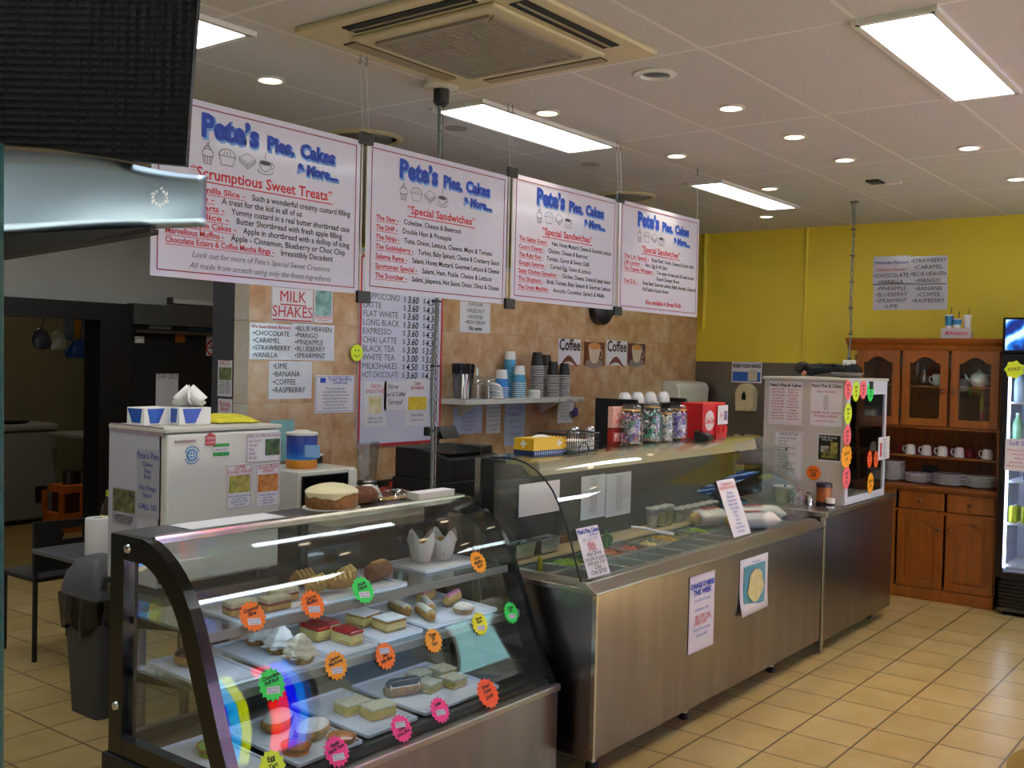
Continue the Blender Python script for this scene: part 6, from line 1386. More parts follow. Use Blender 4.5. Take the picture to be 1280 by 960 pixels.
# on the steel counter beside the warmer
ZR = .849
def mugr(x, y, m, label, r=.04, h=.085, hm=None):
    t = thing('mug', label, 'mug', (x, y, ZR), -1.2); mk('body', MB().lathe([(r*.9, 0), (r, .01), (r, h), (r*.92, h), (r*.9, .012), (0, .01)], 22), m, t, smooth=True)
    mk('handle', MB().tube([(r*.95, 0, h*.82), (r*1.55, 0, h*.78), (r*1.6, 0, h*.35), (r*.95, 0, h*.2)], .006, 7), hm or m, t, smooth=True); return t
mugr(6.19, 2.50, mat('mug_pattern', '#c9c2b4', .3, col2='#6a3a3a', scale=38), 'patterned white mug on the steel counter beside the food warmer', .05, .09)
t = thing('coffee_tin', 'orange brown labelled tin with dark lid on the steel counter', 'tin', (6.215, 2.345, ZR))
mk('tin', MB().lathe([(.045, 0), (.045, .12), (0, .12)], 24), mat('tin_orange', '#a85a26', .4, noise=.15, scale=30), t, smooth=True); mk('lid', MB().lathe([(.048, .118), (.048, .142), (.04, .146), (0, .146)], 24), mat('lid_navy', '#241a2a', .4), t, smooth=True); mk('base_band', MB().lathe([(.0456, .002), (.0456, .03)], 24), MT['black_plastic'], t, smooth=True)
t = thing('salt_shaker', 'small steel shaker between the mug and the tin', 'shaker', (6.12, 2.40, ZR)); mk('body', MB().lathe([(.022, 0), (.024, .045), (.02, .055), (0, .055)], 16), MT['chrome'], t, smooth=True); mk('cap', MB().lathe([(.021, .054), (.014, .068), (0, .07)], 16), MT['chrome'], t, smooth=True)
t = thing('pepper_pot', 'small white cup with black band in front of the orange tin', 'cup', (6.165, 2.285, ZR)); mk('body', MB().lathe([(.026, 0), (.028, .06), (.025, .06), (.023, .006), (0, .005)], 18), CW, t, smooth=True); mk('band', MB().lathe([(.0268, .012), (.0274, .03)], 18), MT['black_plastic'], t, smooth=True); mk('handle', MB().tube([(.026, 0, .05), (.045, 0, .045), (.045, 0, .02), (.026, 0, .012)], .004, 6), MT['black_plastic'], t, smooth=True)
t = thing('sauce_tub', 'cream lidded tub standing behind the patterned mug', 'tub', (6.23, 2.62, ZR)); mk('tub', MB().lathe([(.05, 0), (.06, .09), (0, .09)], 20), MT['cream_plastic'], t, smooth=True); mk('lid', MB().lathe([(.063, .088), (.063, .1), (.05, .104), (0, .104)], 20), MT['white_plastic'], t, smooth=True)
# ------------------------------------------------------------------ bin, table and chair on the left
wb = thing('waste_bin', 'dark grey waste bin with a black liner beside the pastry case', 'bin', (2.675, 4.48, 0))
f = MB(); L0, L1 = (.085, .11), (.115, .15)
def rrect(hx, hy, r, n=5):
    o = []
    for sx, sy, a0 in ((1, 1, 0), (-1, 1, 90), (-1, -1, 180), (1, -1, 270)):
        for k in range(n+1):
            a = math.radians(a0+90*k/n); o.append((sx*(hx-r)+r*math.cos(a), sy*(hy-r)+r*math.sin(a)))
    return o
def loft(f, secs):
    o = len(f.v); n = len(secs[0][0])
    for pts, z in secs: f.v.extend((x, y, z) for x, y in pts)
    for i in range(len(secs)-1):
        for k in range(n): k2 = (k+1) % n; f.face((o+i*n+k, o+i*n+k2, o+(i+1)*n+k2, o+(i+1)*n+k))
    f.face([o+k for k in range(n)][::-1]); f.face([o+(len(secs)-1)*n+k for k in range(n)])
    return f
BG = mat('bin_grey', '#3c3d40', .5, noise=.1)
mk('body', loft(MB(), [(rrect(.085, .12, .03), 0), (rrect(.115, .155, .035), .55)]), BG, wb, smooth=True)
mk('lid', loft(MB(), [(rrect(.125, .165, .04), .545), (rrect(.125, .165, .04), .59), (rrect(.115, .15, .05), .66), (rrect(.08, .11, .05), .72), (rrect(.04, .06, .03), .74)]), mat('lid_grey', '#55565a', .45, noise=.1), wb, smooth=True)
mk('swing_flap', MB().prism([(-.1, .61), (.1, .61), (.085, .67), (-.085, .67)], -.165, -.145, 'y'), BG, wb)
f = MB(); n = 40
for i, (s_, z) in enumerate(((1.02, .565), (1.07, .56), (1.10, .50), (1.06, .45))):
    for k in range(n):
        a = 2*PI*k/n; c_, q_ = math.cos(a), math.sin(a); r_ = 1/max(abs(c_)/.118, abs(q_)/.158)
        wv = 1+(.10*math.sin(7*a+1)+.08*math.sin(13*a))*(i > 1); f.v.append((c_*r_*s_*wv, q_*r_*s_*wv, z+(.03*math.sin(5*a)-.05*max(0, -c_) if i > 1 else 0)))
for i in range(3):
    for k in range(n): k2 = (k+1) % n; f.face((i*n+k, i*n+k2, (i+1)*n+k2, (i+1)*n+k))
mk('bin_liner', f, mat('liner_black', '#0b0b0d', .3), wb, smooth=True, solid=.001)
f = MB().box((.02, -.150, .43), (.075, -.147, .47)).box((.035, -.138, .30), (.075, -.135, .36)); mk('label', f, mat('bin_label', '#77767c', .6), wb)
tb = thing('side_table', 'small grey topped table behind the waste bin', 'table', (3.10, 5.0, 0))
mk('top', MB().box((-.36, -.24, .635), (.28, .26, .66)), mat('table_grey', '#5d5f63', .35, noise=.1), tb, bevel=.006)
for x in (-.12, .24):
    for y in (-.19, .2): mk('leg', MB().lathe([(.016, 0), (.016, .636)], 12, (x, y)), MT['black_plastic'], tb, smooth=True)
t = thing('paper_roll', 'standing white paper towel roll on the small table', 'paper roll', (2.885, 4.87, .661))
mk('roll', MB().lathe([(.018, .0), (.062, 0), (.064, .01), (.064, .185), (.062, .19), (.018, .19)], 28), CW, t, smooth=True); mk('core', MB().lathe([(.019, .001), (.019, .191), (.016, .191), (.016, .001)], 18), mat('core_card', '#8a7a62', .8), t)
t = thing('tea_bottle', 'yellow labelled drink bottle behind the paper roll', 'bottle', (3.05, 5.04, .661))
mk('body', MB().lathe([(.04, 0), (.046, .01), (.046, .18), (.043, .21), (.02, .255), (.018, .275), (0, .275)], 22), mat('bottle_brown', '#3a2a1c', .2), t, smooth=True); mk('label', MB().lathe([(.0468, .05), (.0468, .175)], 22), mat('label_yellow', '#d8b321', .4), t, smooth=True); mk('cap', MB().lathe([(.021, .27), (.021, .3), (0, .3)], 16), mat('cap_lime', '#c6cf3a', .4), t, smooth=True)
f = MB().add([(x, -.0482, .115+z) for x, z in arc(0, 0, .024, .014, 0, 340, 18)], [tuple(range(19))]); mk('red_badge', f, RD, t, fixn=False); lettering('badge_lettering', t, CW, [('Lipton', 0, .11, .014, dict(align='CENTER', maxw=.036))], depth=.0488)
t = thing('red_bottle', 'small red bottle beside the paper roll, half hidden by the fridge', 'bottle', (3.02, 4.86, .661)); mk('body', MB().lathe([(.025, 0), (.025, .11), (.012, .14), (0, .14)], 16), mat('bottle_red', '#8a1f1f', .3), t, smooth=True); mk('cap', MB().lathe([(.014, .138), (.014, .16), (0, .16)], 12), CW, t, smooth=True)
ch = thing('chair', 'black chair with a slotted backrest behind the small table', 'chair', (3.08, 5.62, 0))
f = MB().prism([(-.235, .49), (.19, .49), (.2, .755), (-.24, .765)], -.19, -.165, 'y')
def slot_back():
    f = MB(); n = 12
    # upper and lower boards joined around a hand slot
    f.prism([(-.235, .49), (.19, .49), (.195, .655), (-.237, .655)], -.19, -.168, 'y'); f.prism([(-.239, .715), (.199, .715), (.2, .755), (-.24, .765)], -.19, -.168, 'y'); f.prism([(-.237, .655), (-.08, .655), (-.065, .685), (-.08, .715), (-.239, .715)], -.19, -.168, 'y'); f.prism([(.08, .655), (.195, .655), (.199, .715), (.08, .715), (.065, .685)], -.19, -.168, 'y'); return f
mk('backrest', slot_back(), MT['black_plastic'], ch); mk('seat', MB().box((-.22, -.17, .43), (.2, .22, .455)), MT['black_plastic'], ch, bevel=.006)
for x, y, h_ in ((-.215, -.165, .5), (.18, -.165, .5), (-.2, .2, .43), (.18, .2, .43)): mk('leg', MB().tube([(x-.0, y, 0), (x, y, h_)], .014, 8), MT['black_plastic'], ch)
# ------------------------------------------------------------------ the kitchen beyond the doorway
fz_ = thing('chest_freezer', 'white chest freezer in the dim kitchen', 'freezer', (5.06, 10.2, 0))
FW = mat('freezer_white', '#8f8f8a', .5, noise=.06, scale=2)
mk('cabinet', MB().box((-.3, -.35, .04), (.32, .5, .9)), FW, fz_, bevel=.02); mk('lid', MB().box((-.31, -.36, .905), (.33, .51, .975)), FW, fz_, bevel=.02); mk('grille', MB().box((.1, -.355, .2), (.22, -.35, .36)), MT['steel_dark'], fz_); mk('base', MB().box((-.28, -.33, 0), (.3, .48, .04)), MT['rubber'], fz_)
tag(mk('baking_tray', MB().lathe([(.14, .976), (.17, 1.0), (.165, 1.0), (.13, .982), (0, .98)], 26, (0, 0), 1.15, .8), MT['black_plastic'], smooth=True), 'black oval tray lying on the chest freezer lid', 'tray').location = (5.0, 10.05, 0)
cr8 = thing('plastic_crate', 'orange plastic crate stool on the kitchen floor beside the freezer', 'crate', (5.27, 9.32, 0))
f = MB(); ORG = mat('crate_orange', '#c9661a', .5, noise=.1)
def frus(f, hx0, hy0, z0, hx1, hy1, z1): return loft(f, [([(-hx0, -hy0), (hx0, -hy0), (hx0, hy0), (-hx0, hy0)], z0), ([(-hx1, -hy1), (hx1, -hy1), (hx1, hy1), (-hx1, hy1)], z1)])
frus(f, .23, .18, .0, .215, .17, .17); frus(f, .19, .15, .36, .185, .145, .43)
for sx in (-1, 1):
    for sy in (-1, 1): f.box((sx*.205-.03, sy*.155-.025, .17), (sx*.205+.012, sy*.155+.02, .37))
f.box((-.03, -.165, .17), (.03, -.14, .37)).box((-.03, .14, .17), (.03, .165, .37)); mk('frame', f, ORG, cr8, bevel=.006); mk('dark_inside', MB().box((-.16, -.12, .17), (.16, .12, .36)), mat('crate_inside', '#4a2610', .8), cr8)
for i, (dx, r_, h_) in enumerate(((-.09, .06, .13), (.06, .075, .11))):
    t = thing('cooking_pot', ['left dark pot standing on the orange crate', 'right dark pot standing on the orange crate'][i], 'pot', (5.30+dx, 9.32, .431), group='pots on the orange crate')
    mk('pot', MB().lathe([(r_, 0), (r_, h_), (r_*.92, h_), (r_*.9, .01), (0, .01)], 20), MT['steel_dark'], t, smooth=True); mk('handle', MB().tube([(r_, 0, h_*.8), (r_+.03, 0, h_*.85), (r_+.03, 0, h_*.6), (r_, 0, h_*.55)], .005, 6), MT['black_plastic'], t)
kt = thing('kitchen_table', 'pale topped kitchen table above the orange crate', 'table', (5.75, 9.3, 0))
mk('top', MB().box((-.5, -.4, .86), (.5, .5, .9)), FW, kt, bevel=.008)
for x in (-.12, .45): 
    for y in (-.34, .42): mk('leg', MB().box((x-.02, y-.02, 0), (x+.02, y+.02, .86)), MT['black_plastic'], kt)
tag(mk('paper_plate', MB().lathe([(.14, .901), (.16, .912), (.155, .914), (.13, .905), (0, .905)], 24), CW, smooth=True), 'dark edged plate on the kitchen table', 'plate').location = (5.52, 9.3, 0)
# hanging bags in the doorway
rl = tag(mk('hanging_rail', MB().tube([(3.9, 8.3, 2.02), (5.1, 8.3, 2.02)], .012, 8).tube([(3.9, 8.3, 2.02), (3.9, 8.3, ZC)], .008, 6).tube([(5.1, 8.3, 2.02), (5.1, 8.3, ZC)], .008, 6), MT['steel_dark']), 'dark rail of hanging bags inside the kitchen doorway', 'rail')
def bag(px0, px1, y0, y1, m, label, seed, top=True):
    a, b = PX(px0, y0, Y=8.3), PX(px1, y1, Y=8.3); cx, w, h = (a.x+b.x)/2, b.x-a.x, a.z-b.z
    t = thing('plastic_bag', label, 'bag', (cx, 8.3, b.z), group='bags hanging in the kitchen doorway')
    f = MB(); n = 18
    for i, (s_, z) in enumerate(((.1, 0), (.42, h*.06), (.5, h*.3), (.46, h*.6), (.3, h*.9), (.12, h))):
        for k in range(n): a_ = 2*PI*k/n; q_ = 1+.16*math.sin(3*a_+seed+i)+.1*math.sin(7*a_+i*2); f.v.append((w*s_*math.cos(a_)*q_, .6*w*s_*math.sin(a_)*q_, z))
    for i in range(5):
        for k in range(n): k2 = (k+1) % n; f.face((i*n+k, i*n+k2, (i+1)*n+k2, (i+1)*n+k))
    f.face(list(range(n))[::-1]); mk('bag', f, m, t, smooth=True)
    if top: mk('handle', MB().tube([(0, 0, h*.98), (.02, 0, max(h, 2.02-b.z)-.05), (0, 0, 2.02-b.z-.012)], .006, 6), m, t)
bag(41, 62, 410, 437, mat('bag_dark', '#4a4a62', .25, noise=.3, scale=14), 'dark and clear plastic bag, leftmost of the hanging bags', 1)
bag(63, 83, 414, 439, mat('bag_pale', '#a9a892', .25, noise=.3, scale=16), 'pale crumpled plastic bag in the middle of the hanging bags', 2)
bag(83, 117, 424, 449, mat('bag_blue', '#1c4a9c', .3, noise=.4, scale=16), 'bright blue bag hanging beside the black doorway post', 5)
for px0, px1, y1, c, lb in ((81, 92, 426, '#6f7f92', 'grey blue cloth hanging left of the yellow strip'), (94, 104, 426, '#c28a1a', 'orange yellow strip hanging above the blue bag'), (105, 116, 424, '#3d6f9c', 'light blue cloth hanging at the right above the blue bag')):
    a, b = PX(px0, 398, Y=8.34), PX(px1, y1, Y=8.34)
    f = MB(); f.sheet(lambda u, v: (a.x+(b.x-a.x)*u, 8.34+.01*math.sin(9*u), b.z+(2.03-b.z)*v), 8, 2)
    tag(mk('hanging_cloth', f, mat('hang_'+c.strip('#'), c, .7, noise=.2, scale=20), smooth=True, solid=.004), lb, 'cloth', 'cloths hanging in the kitchen doorway')
# ------------------------------------------------------------------ foreground canopy
def RP(x, y, t): return Vector((0, 0, EYE))+(fw+rt*((x-640)/FPX)+upv*((480-y)/FPX))*t
cp = thing('display_canopy', 'black woven canopy over a polished steel rail close to the camera', 'canopy', (.8, 1.25, 1.9))
bk_ = Vector((math.cos(YAW), math.sin(YAW), 0))
def slab(nm, pts, depth, m, bevel=0, sub=None):
    f = MB(); n = len(pts)
    for q in pts: f.v.append(tuple(q))
    for q in pts: f.v.append(tuple(q+bk_*depth))
    f.face(list(range(n))); f.face([n+i for i in range(n)][::-1])
    for i in range(n): j = (i+1) % n; f.face((i, j, n+j, n+i))
    return mk(nm, f, m, cp, world=True, bevel=bevel)
m, n_, b_ = base('woven_black'); MATS['woven_black'] = m
b_.inputs['Base Color'].default_value = lin('#080706'); b_.inputs['Roughness'].default_value = .45; b_.inputs['Specular IOR Level'].default_value = .15
ch_ = n_.nodes.new('ShaderNodeTexVoronoi'); ch_.inputs['Scale'].default_value = 110; ch_.inputs['Randomness'].default_value = .15; tcn = n_.nodes.new('ShaderNodeTexCoord'); n_.links.new(tcn.outputs['Object'], ch_.inputs['Vector'])
bm_ = n_.nodes.new('ShaderNodeBump'); bm_.inputs['Strength'].default_value = .45; bm_.inputs['Distance'].default_value = .004; n_.links.new(ch_.outputs['Distance'], bm_.inputs['Height']); n_.links.new(bm_.outputs[0], b_.inputs['Normal'])
tl, tr2 = 1.30, 1.30
slab('woven_panel', [RP(-80, -80, tl), RP(258, -80, tr2), RP(247, 0, tr2), RP(238, 110, tr2), RP(232, 207, tr2), RP(160, 200, tl), RP(60, 184, tl), RP(-80, 174, tl)], .012, m)
# steel rail, gently dented along its top
f = MB(); n = 24
for i in range(n+1):
    u = i/n; x = -60+310*u; t_ = 1.17+.16*u
    yt = 178+ (213-178)*max(0, (x)/250)+3*math.sin(u*9); yb = 293-(293-278)*max(0, x/250)
    for j in range(7):
        v = j/6; bul = -.003*math.sin(PI*v)+.003*math.sin(u*7+v*3)*v*v
        q = RP(x, yt+(yb-yt)*v, t_)+bk_*(bul+.03); f.v.append(tuple(q))
for i in range(n):
    for j in range(6): f.face((i*7+j, (i+1)*7+j, (i+1)*7+j+1, i*7+j+1))
o = mk('steel_rail', f, mat('rail_steel', '#9fb0be', .34, 1, noise=.04, scale=4), cp, world=True, smooth=True)
md = o.modifiers.new('solid', 'SOLIDIFY'); md.thickness = .02; md.offset = -1
slab('underside', [RP(-60, 296, 1.19), RP(188, 284, 1.30), RP(188, 290, 1.30), RP(100, 305, 1.28), RP(0, 321, 1.25), RP(-60, 330, 1.2)], .03, mat('canopy_under', '#0b0a08', .8))
em = MB(); c_ = RP(200, 247, 1.275); rx_ = (RP(210, 247, 1.297)-c_); uz_ = (RP(200, 237, 1.296)-c_)
for k in range(11):
    a0, a1 = math.radians(105+k*30), math.radians(105+k*30+24); w_ = .75+.25*(k % 2)
    ps = []
    for a, rr_ in ((a0, .66), (a1, .74), (a1, 1.1*w_+.22), (a0, 1.02)): ps.append(c_+rx_*(rr_*math.cos(a))+uz_*(rr_*math.sin(a)))
    o_ = len(em.v); em.v += [tuple(q-bk_*.0) for q in ps]; em.face((o_, o_+1, o_+2, o_+3))
o_ = len(em.v); em.v += [tuple(c_+rx_*a+uz_*b) for a, b in ((-.05, 1.0), (.28, 1.0), (.34, 1.45), (.1, 1.25))]; em.face((o_, o_+1, o_+2, o_+3))
mk('emblem', em, mat('emblem_white', '#e3e6e4', .5), cp, world=True, fixn=False)
slab('glass_edge', [RP(-70, 170, 1.145), RP(.5, 178, 1.15), RP(.5, 1100, 1.15), RP(-70, 1100, 1.145)], .008, mat('glass_edge', '#2a5558', .2))
slab('edge_post', [RP(-90, 160, 1.15), RP(-64, 160, 1.15), RP(-64, 1900, 1.15), RP(-90, 1900, 1.15)], .03, MT['steel'])
# round timber table whose edge shows in the bottom right corner
p = PX(1256, 962, Z=.75)
rtb = thing('cafe_table', 'honey coloured round timber table cut off by the bottom right corner', 'table', (2.78, .26, 0))
mk('top', MB().lathe([(.29, .722), (.30, .73), (.30, .745), (.29, .752), (0, .752)], 48), mat('honey_wood', '#b58a2e', .35, noise=.25, scale=4, stretch=(1, 6, 1)), rtb, smooth=True)
mk('pedestal', MB().lathe([(.22, 0), (.22, .02), (.04, .06), (.03, .12), (.03, .722)], 24), MT['black_plastic'], rtb, smooth=True)
# ------------------------------------------------------------------ pastries in the case
DOI = mat('doily', '#d9d9de', .8, noise=.12, scale=90)
TRW = mat('tray_white', '#d4d8e6', .35)
def tray(cx, cy, z, w, l, label, tilt=.05, rz=0.0, doily=False):
    t = thing('display_tray', label, 'tray', (cx, cy, z+.003+math.sin(tilt)*l/2), rz, 'white display trays', rx=tilt)
    f = MB().box((-w/2, -l/2, 0), (w/2, l/2, .004))
    for s in (-1, 1): f.box((s*w/2-.004, -l/2, .0), (s*w/2+.004, l/2, .012)); f.box((-w/2, s*l/2-.004, .0), (w/2, s*l/2+.004, .012))
    mk('tray', f, TRW, t, bevel=.002)
    if doily:
        f = MB(); n = 48; hw, hl = w*.46, l*.46
        P_ = [(hw*max(-1, min(1, 1.25*math.cos(a)))*(1+.03*(k % 2)), hl*max(-1, min(1, 1.25*math.sin(a)))*(1+.03*(k % 2))) for k, a in enumerate(2*PI*i/n for i in range(n))]
        f.prism(P_, .0042, .0052, 'z'); mk('doily', f, DOI, t)
    return t
def on_tray(t, x, y, h=.0055):
    """point on a tray's tilted top"""
    v = WM(t) @ Vector((x, y, h)); return v
def put(t, tr, x, y, rz=0, h=.0055):
    t.location = on_tray(tr, x, y, h); t.rotation_euler = (tr.rotation_euler.x, 0, tr.rotation_euler.z+rz); return t
def pastry(name, label, grp=None, cat='pastry'): return thing(name, label, cat, (0, 0, 0), 0, grp)
CUST = mat('custard', '#d9c477', .5, noise=.12, scale=30); PASTRY = mat('pastry_gold', '#b98b4a', .75, noise=.35, scale=45, bump=.4); SUGAR = mat('icing_sugar', '#dcd8ce', .8, noise=.12, scale=50, bump=.3)
CREAM = mat('whipped_cream', '#e4e4e2', .5, noise=.04, scale=20); JELLY = mat('jelly_red', '#a3141c', .12, coat=.5); CHOC = mat('chocolate', '#2c1710', .25, noise=.2, scale=20); SPONGE = mat('sponge', '#cfae66', .8, noise=.25, scale=60, bump=.3); PINK = mat('icing_pink', '#d98aa6', .4, noise=.06, scale=20); COCO = mat('coconut', '#d6cfae', .9, noise=.3, scale=120, bump=.6)
def slab_layers(t, w, l, layers):
    z = 0
    for nm, h, m, *jit in layers:
        f = MB().box((-w/2, -l/2, z), (w/2, l/2, z+h)); mk(nm, f, m, t, bevel=min(.004, h*.3)); z += h
    return t
def swirl(t, r, h, m, nm='meringue'):
    f = MB(); n = 30; L_ = 13
    for i in range(L_):
        v = i/(L_-1)
        for k in range(n):
            a = 2*PI*k/n+v*2.4; rr = r*(1-v)**.58*(1+.13*math.cos(7*a)*(1-v)**.4)*(1+.09*math.sin(v*22+a)); f.v.append((rr*math.cos(a), rr*math.sin(a), h*v))
    for i in range(L_-1):
        for k in range(n): k2 = (k+1) % n; f.face((i*n+k, i*n+k2, (i+1)*n+k2, (i+1)*n+k))
    return mk(nm, f, m, t, smooth=60)
def case_shell(t, r, h, m, nm='pastry_shell'):
    f = MB(); n = 32
    for rr, z in ((r*.75, 0), (r, h), (r*.93, h), (r*.7, h*.3)):
        for k in range(n): q = rr*(1+.03*(k % 2)); f.v.append((q*math.cos(2*PI*k/n), q*math.sin(2*PI*k/n), z))
    for i in range(3):
        for k in range(n): k2 = (k+1) % n; f.face((i*n+k, i*n+k2, (i+1)*n+k2, (i+1)*n+k))
    f.face(list(range(n))[::-1]); f.face([3*n+k for k in range(n)]); return mk(nm, f, m, t)
# --- top shelf
ZT = .853
t1 = tray(2.23, 2.78, ZT-.006, .34, .26, 'tray with a lacy doily at the left of the top pastry shelf', .0, 0, True)
for i, (x, y, lb) in enumerate(((2.12, 2.73, 'coconut slice at the far left of the top pastry shelf'), (2.235, 2.70, 'second coconut slice from the left on the top pastry shelf'), (2.33, 2.77, 'pale coconut slice third from the left on the top shelf'))):
    t = pastry('coconut_slice', lb, 'coconut slices on the top shelf'); slab_layers(t, .10, .06, (('sponge', .018, SPONGE), ('filling', .008, mat('jam_layer', '#8a4a3a', .5)), ('coconut_top', .016, COCO))); t.location = (x, y, ZT+.006); t.rotation_euler.z = .12*(i-1)
t2 = tray(2.62, 2.78, ZT-.006, .40, .26, 'tray with a doily in the middle of the top pastry shelf', .0, 0, True)
for i, (x, y, a, lb) in enumerate(((2.47, 2.75, .3, 'golden crumbed pastry roll beside the coconut slices'), (2.56, 2.73, -.2, 'golden pastry roll in the middle of the top shelf'), (2.65, 2.79, .4, 'golden pastry roll right of the middle of the top shelf'), (2.50, 2.86, .1, 'golden pastry roll at the back of the top shelf'))):
    t = pastry('pastry_roll', lb, 'golden rolls on the top shelf')
    f = MB().tube([(-.055, 0, .028), (-.03, .006, .034), (.0, .008, .036), (.03, .006, .034), (.055, 0, .028)], [.016, .028, .031, .028, .016], 12); mk('crust', f, PASTRY, t, smooth=True)
    f = MB()
    for k in range(4): f.tube([(-.035+.022*k, -.022, .048), (-.03+.022*k, .004, .068), (-.025+.022*k, .028, .05)], .004, 5)
    mk('icing_stripes', f, CUST, t, smooth=True); t.location = (x, y, ZT+.001+.005); t.rotation_euler.z = a
t = pastry('cinnamon_log', 'dark brown cinnamon log right of the golden rolls on the top shelf'); f = MB().tube([(-.07, 0, .035), (-.05, 0, .035), (.05, 0, .035), (.07, 0, .035)], [.024, .034, .034, .024], 14); mk('log', f, mat('cinnamon', '#7a4a22', .85, noise=.5, scale=70, bump=.6), t, smooth=True); f = MB().box((-.04, -.012, .066), (.04, .012, .0725)); mk('sugar_top', f, PASTRY, t); t.location = (2.79, 2.77, ZT+.006); t.rotation_euler.z = .25
t3 = tray(3.20, 2.86, ZT-.006, .34, .24, 'tray with a doily at the right of the top pastry shelf', .0, 0, True)
for i, (x, y) in enumerate(((3.17, 2.90), (3.275, 2.875))):
    t = pastry('muffin', ['left muffin in a white paper wrap on the top shelf', 'right muffin in a white paper wrap on the top shelf'][i], 'muffins in paper wraps')
    f = MB().lathe([(.036, .005), (.045, .055), (.04, .075), (.02, .088), (0, .09)], 20); mk('muffin', f, mat('muffin_top', '#c7853a', .8, noise=.3, scale=50, bump=.4), t, smooth=True)
    f = MB(); n = 32
    for z, rr, aa in ((0, .036, 0), (.04, .046, .02), (.075, .052, .06), (.105, .058, .22)):
        for k in range(n):
            a = 2*PI*k/n; q = rr*(1+.05*(k % 2)); f.v.append((q*math.cos(a), q*math.sin(a), z*(1+aa*math.cos(4*a+i))))
    for q_ in range(3):
        for k in range(n): k2 = (k+1) % n; f.face((q_*n+k, q_*n+k2, (q_+1)*n+k2, (q_+1)*n+k))
    f.face(list(range(n))[::-1]); mk('paper_wrap', f, mat('baking_paper', '#cfc9c2', .7), t, smooth=30, solid=.0006, fixn=False); t.location = (x, y, ZT+.006)
# --- middle shelf
ZM = .678
a_ = tray(2.01, 2.76, ZM, .20, .33, 'leftmost white tray on the middle pastry shelf, with a chocolate bun')
b_2 = tray(2.26, 2.74, ZM, .21, .36, 'white tray of three meringue tarts on the middle shelf')
c_2 = tray(2.50, 2.76, ZM, .20, .36, 'white tray of red jelly slices on the middle shelf')
d_2 = tray(2.74, 2.77, ZM, .21, .36, 'white tray of cream slices on the middle shelf')
e_2 = tray(3.09, 2.77, ZM, .40, .36, 'wide white tray of sugared strips and pink buns on the middle shelf')
t = pastry('chocolate_bun', 'chocolate topped bun at the left end of the middle shelf'); mk('bun', MB().sph((0, 0, .02), .055, .05, .03, 18, 8, z0=-.6), PASTRY, t, smooth=True); mk('chocolate_top', MB().sph((0, 0, .026), .053, .048, .03, 18, 8, z0=.2), CHOC, t, smooth=True); put(t, a_, .0, .08)
for i, (x, y, m, lb) in enumerate(((.04, .12, CREAM, 'rearmost of three meringue tarts, pure white'), (.035, 0, CREAM, 'middle one of the three meringue tarts'), (.02, -.12, mat('meringue_cream', '#dcd6bd', .5, noise=.08, scale=20), 'front meringue tart with a creamy toasted top'))):
    t = pastry('meringue_tart', lb, 'meringue tarts on the middle shelf'); case_shell(t, .052, .024, PASTRY); o = swirl(t, .056, .075, m); o.location = (0, 0, .02); put(t, b_2, x, y)
for i, (x, y, lb) in enumerate(((.0, .02, 'left red jelly slice with a custard base'), (.055, -.09, 'right front red jelly slice with a custard base'), (.07, .05, 'red jelly slice at the back right of its tray'))):
    t = pastry('jelly_slice', lb, 'red jelly slices'); slab_layers(t, .062, .10, (('biscuit_base', .010, SPONGE), ('custard', .026, CUST), ('jelly', .014, JELLY))); put(t, c_2, x-.015, y, .03*i)
for i, (x, y, lb) in enumerate(((.0, .03, 'back custard slice with white icing'), (.03, -.08, 'front custard slice with white icing'))):
    t = pastry('vanilla_slice', lb+' on the middle shelf', 'vanilla slices on the middle shelf'); slab_layers(t, .10, .085, (('pastry_bottom', .007, PASTRY), ('custard', .026, CUST), ('pastry_lid', .007, PASTRY), ('icing', .006, CREAM))); put(t, d_2, x, y, .15-.2*i)
for i, (x, y, lb) in enumerate(((-.13, .05, 'back long sugared pastry strip on the wide tray'), (-.10, -.06, 'front long sugared pastry strip on the wide tray'), (-.02, .0, 'right long sugared pastry strip on the wide tray'))):
    t = pastry('sugared_strip', lb, 'sugared pastry strips'); f = MB()
    f.tube([(-.08, 0, .014), (-.06, 0, .018), (.06, 0, .018), (.08, 0, .014)], [.014, .022, .022, .014], 10); mk('pastry', f, PASTRY, t, smooth=True); f = MB().tube([(-.065, 0, .026), (.065, 0, .026)], .018, 10); mk('sugar_top', f, SUGAR, t, smooth=True); put(t, e_2, x, y, 1.25-.15*i)
for i, (x, y, lb) in enumerate(((.07, .09, 'pink iced bun at the back of the wide tray'), (.13, .0, 'pink iced bun at the right of the wide tray'))):
    t = pastry('iced_finger_bun', lb, 'pink iced buns'); f = MB().tube([(-.07, 0, .02), (-.05, 0, .022), (.05, 0, .022), (.07, 0, .02)], [.014, .024, .024, .014], 12); mk('bun', f, SPONGE, t, smooth=True); mk('pink_icing', MB().tube([(-.058, 0, .034), (.058, 0, .034)], [.016, .016], 10), PINK, t, smooth=True); put(t, e_2, x, y, .35)
t = pastry('cream_tart', 'pale cream tart at the front of the wide tray'); case_shell(t, .045, .022, PASTRY); mk('cream', MB().sph((0, 0, .02), .042, .042, .022, 18, 6, z0=0), SUGAR, t, smooth=True); put(t, e_2, .06, -.12)
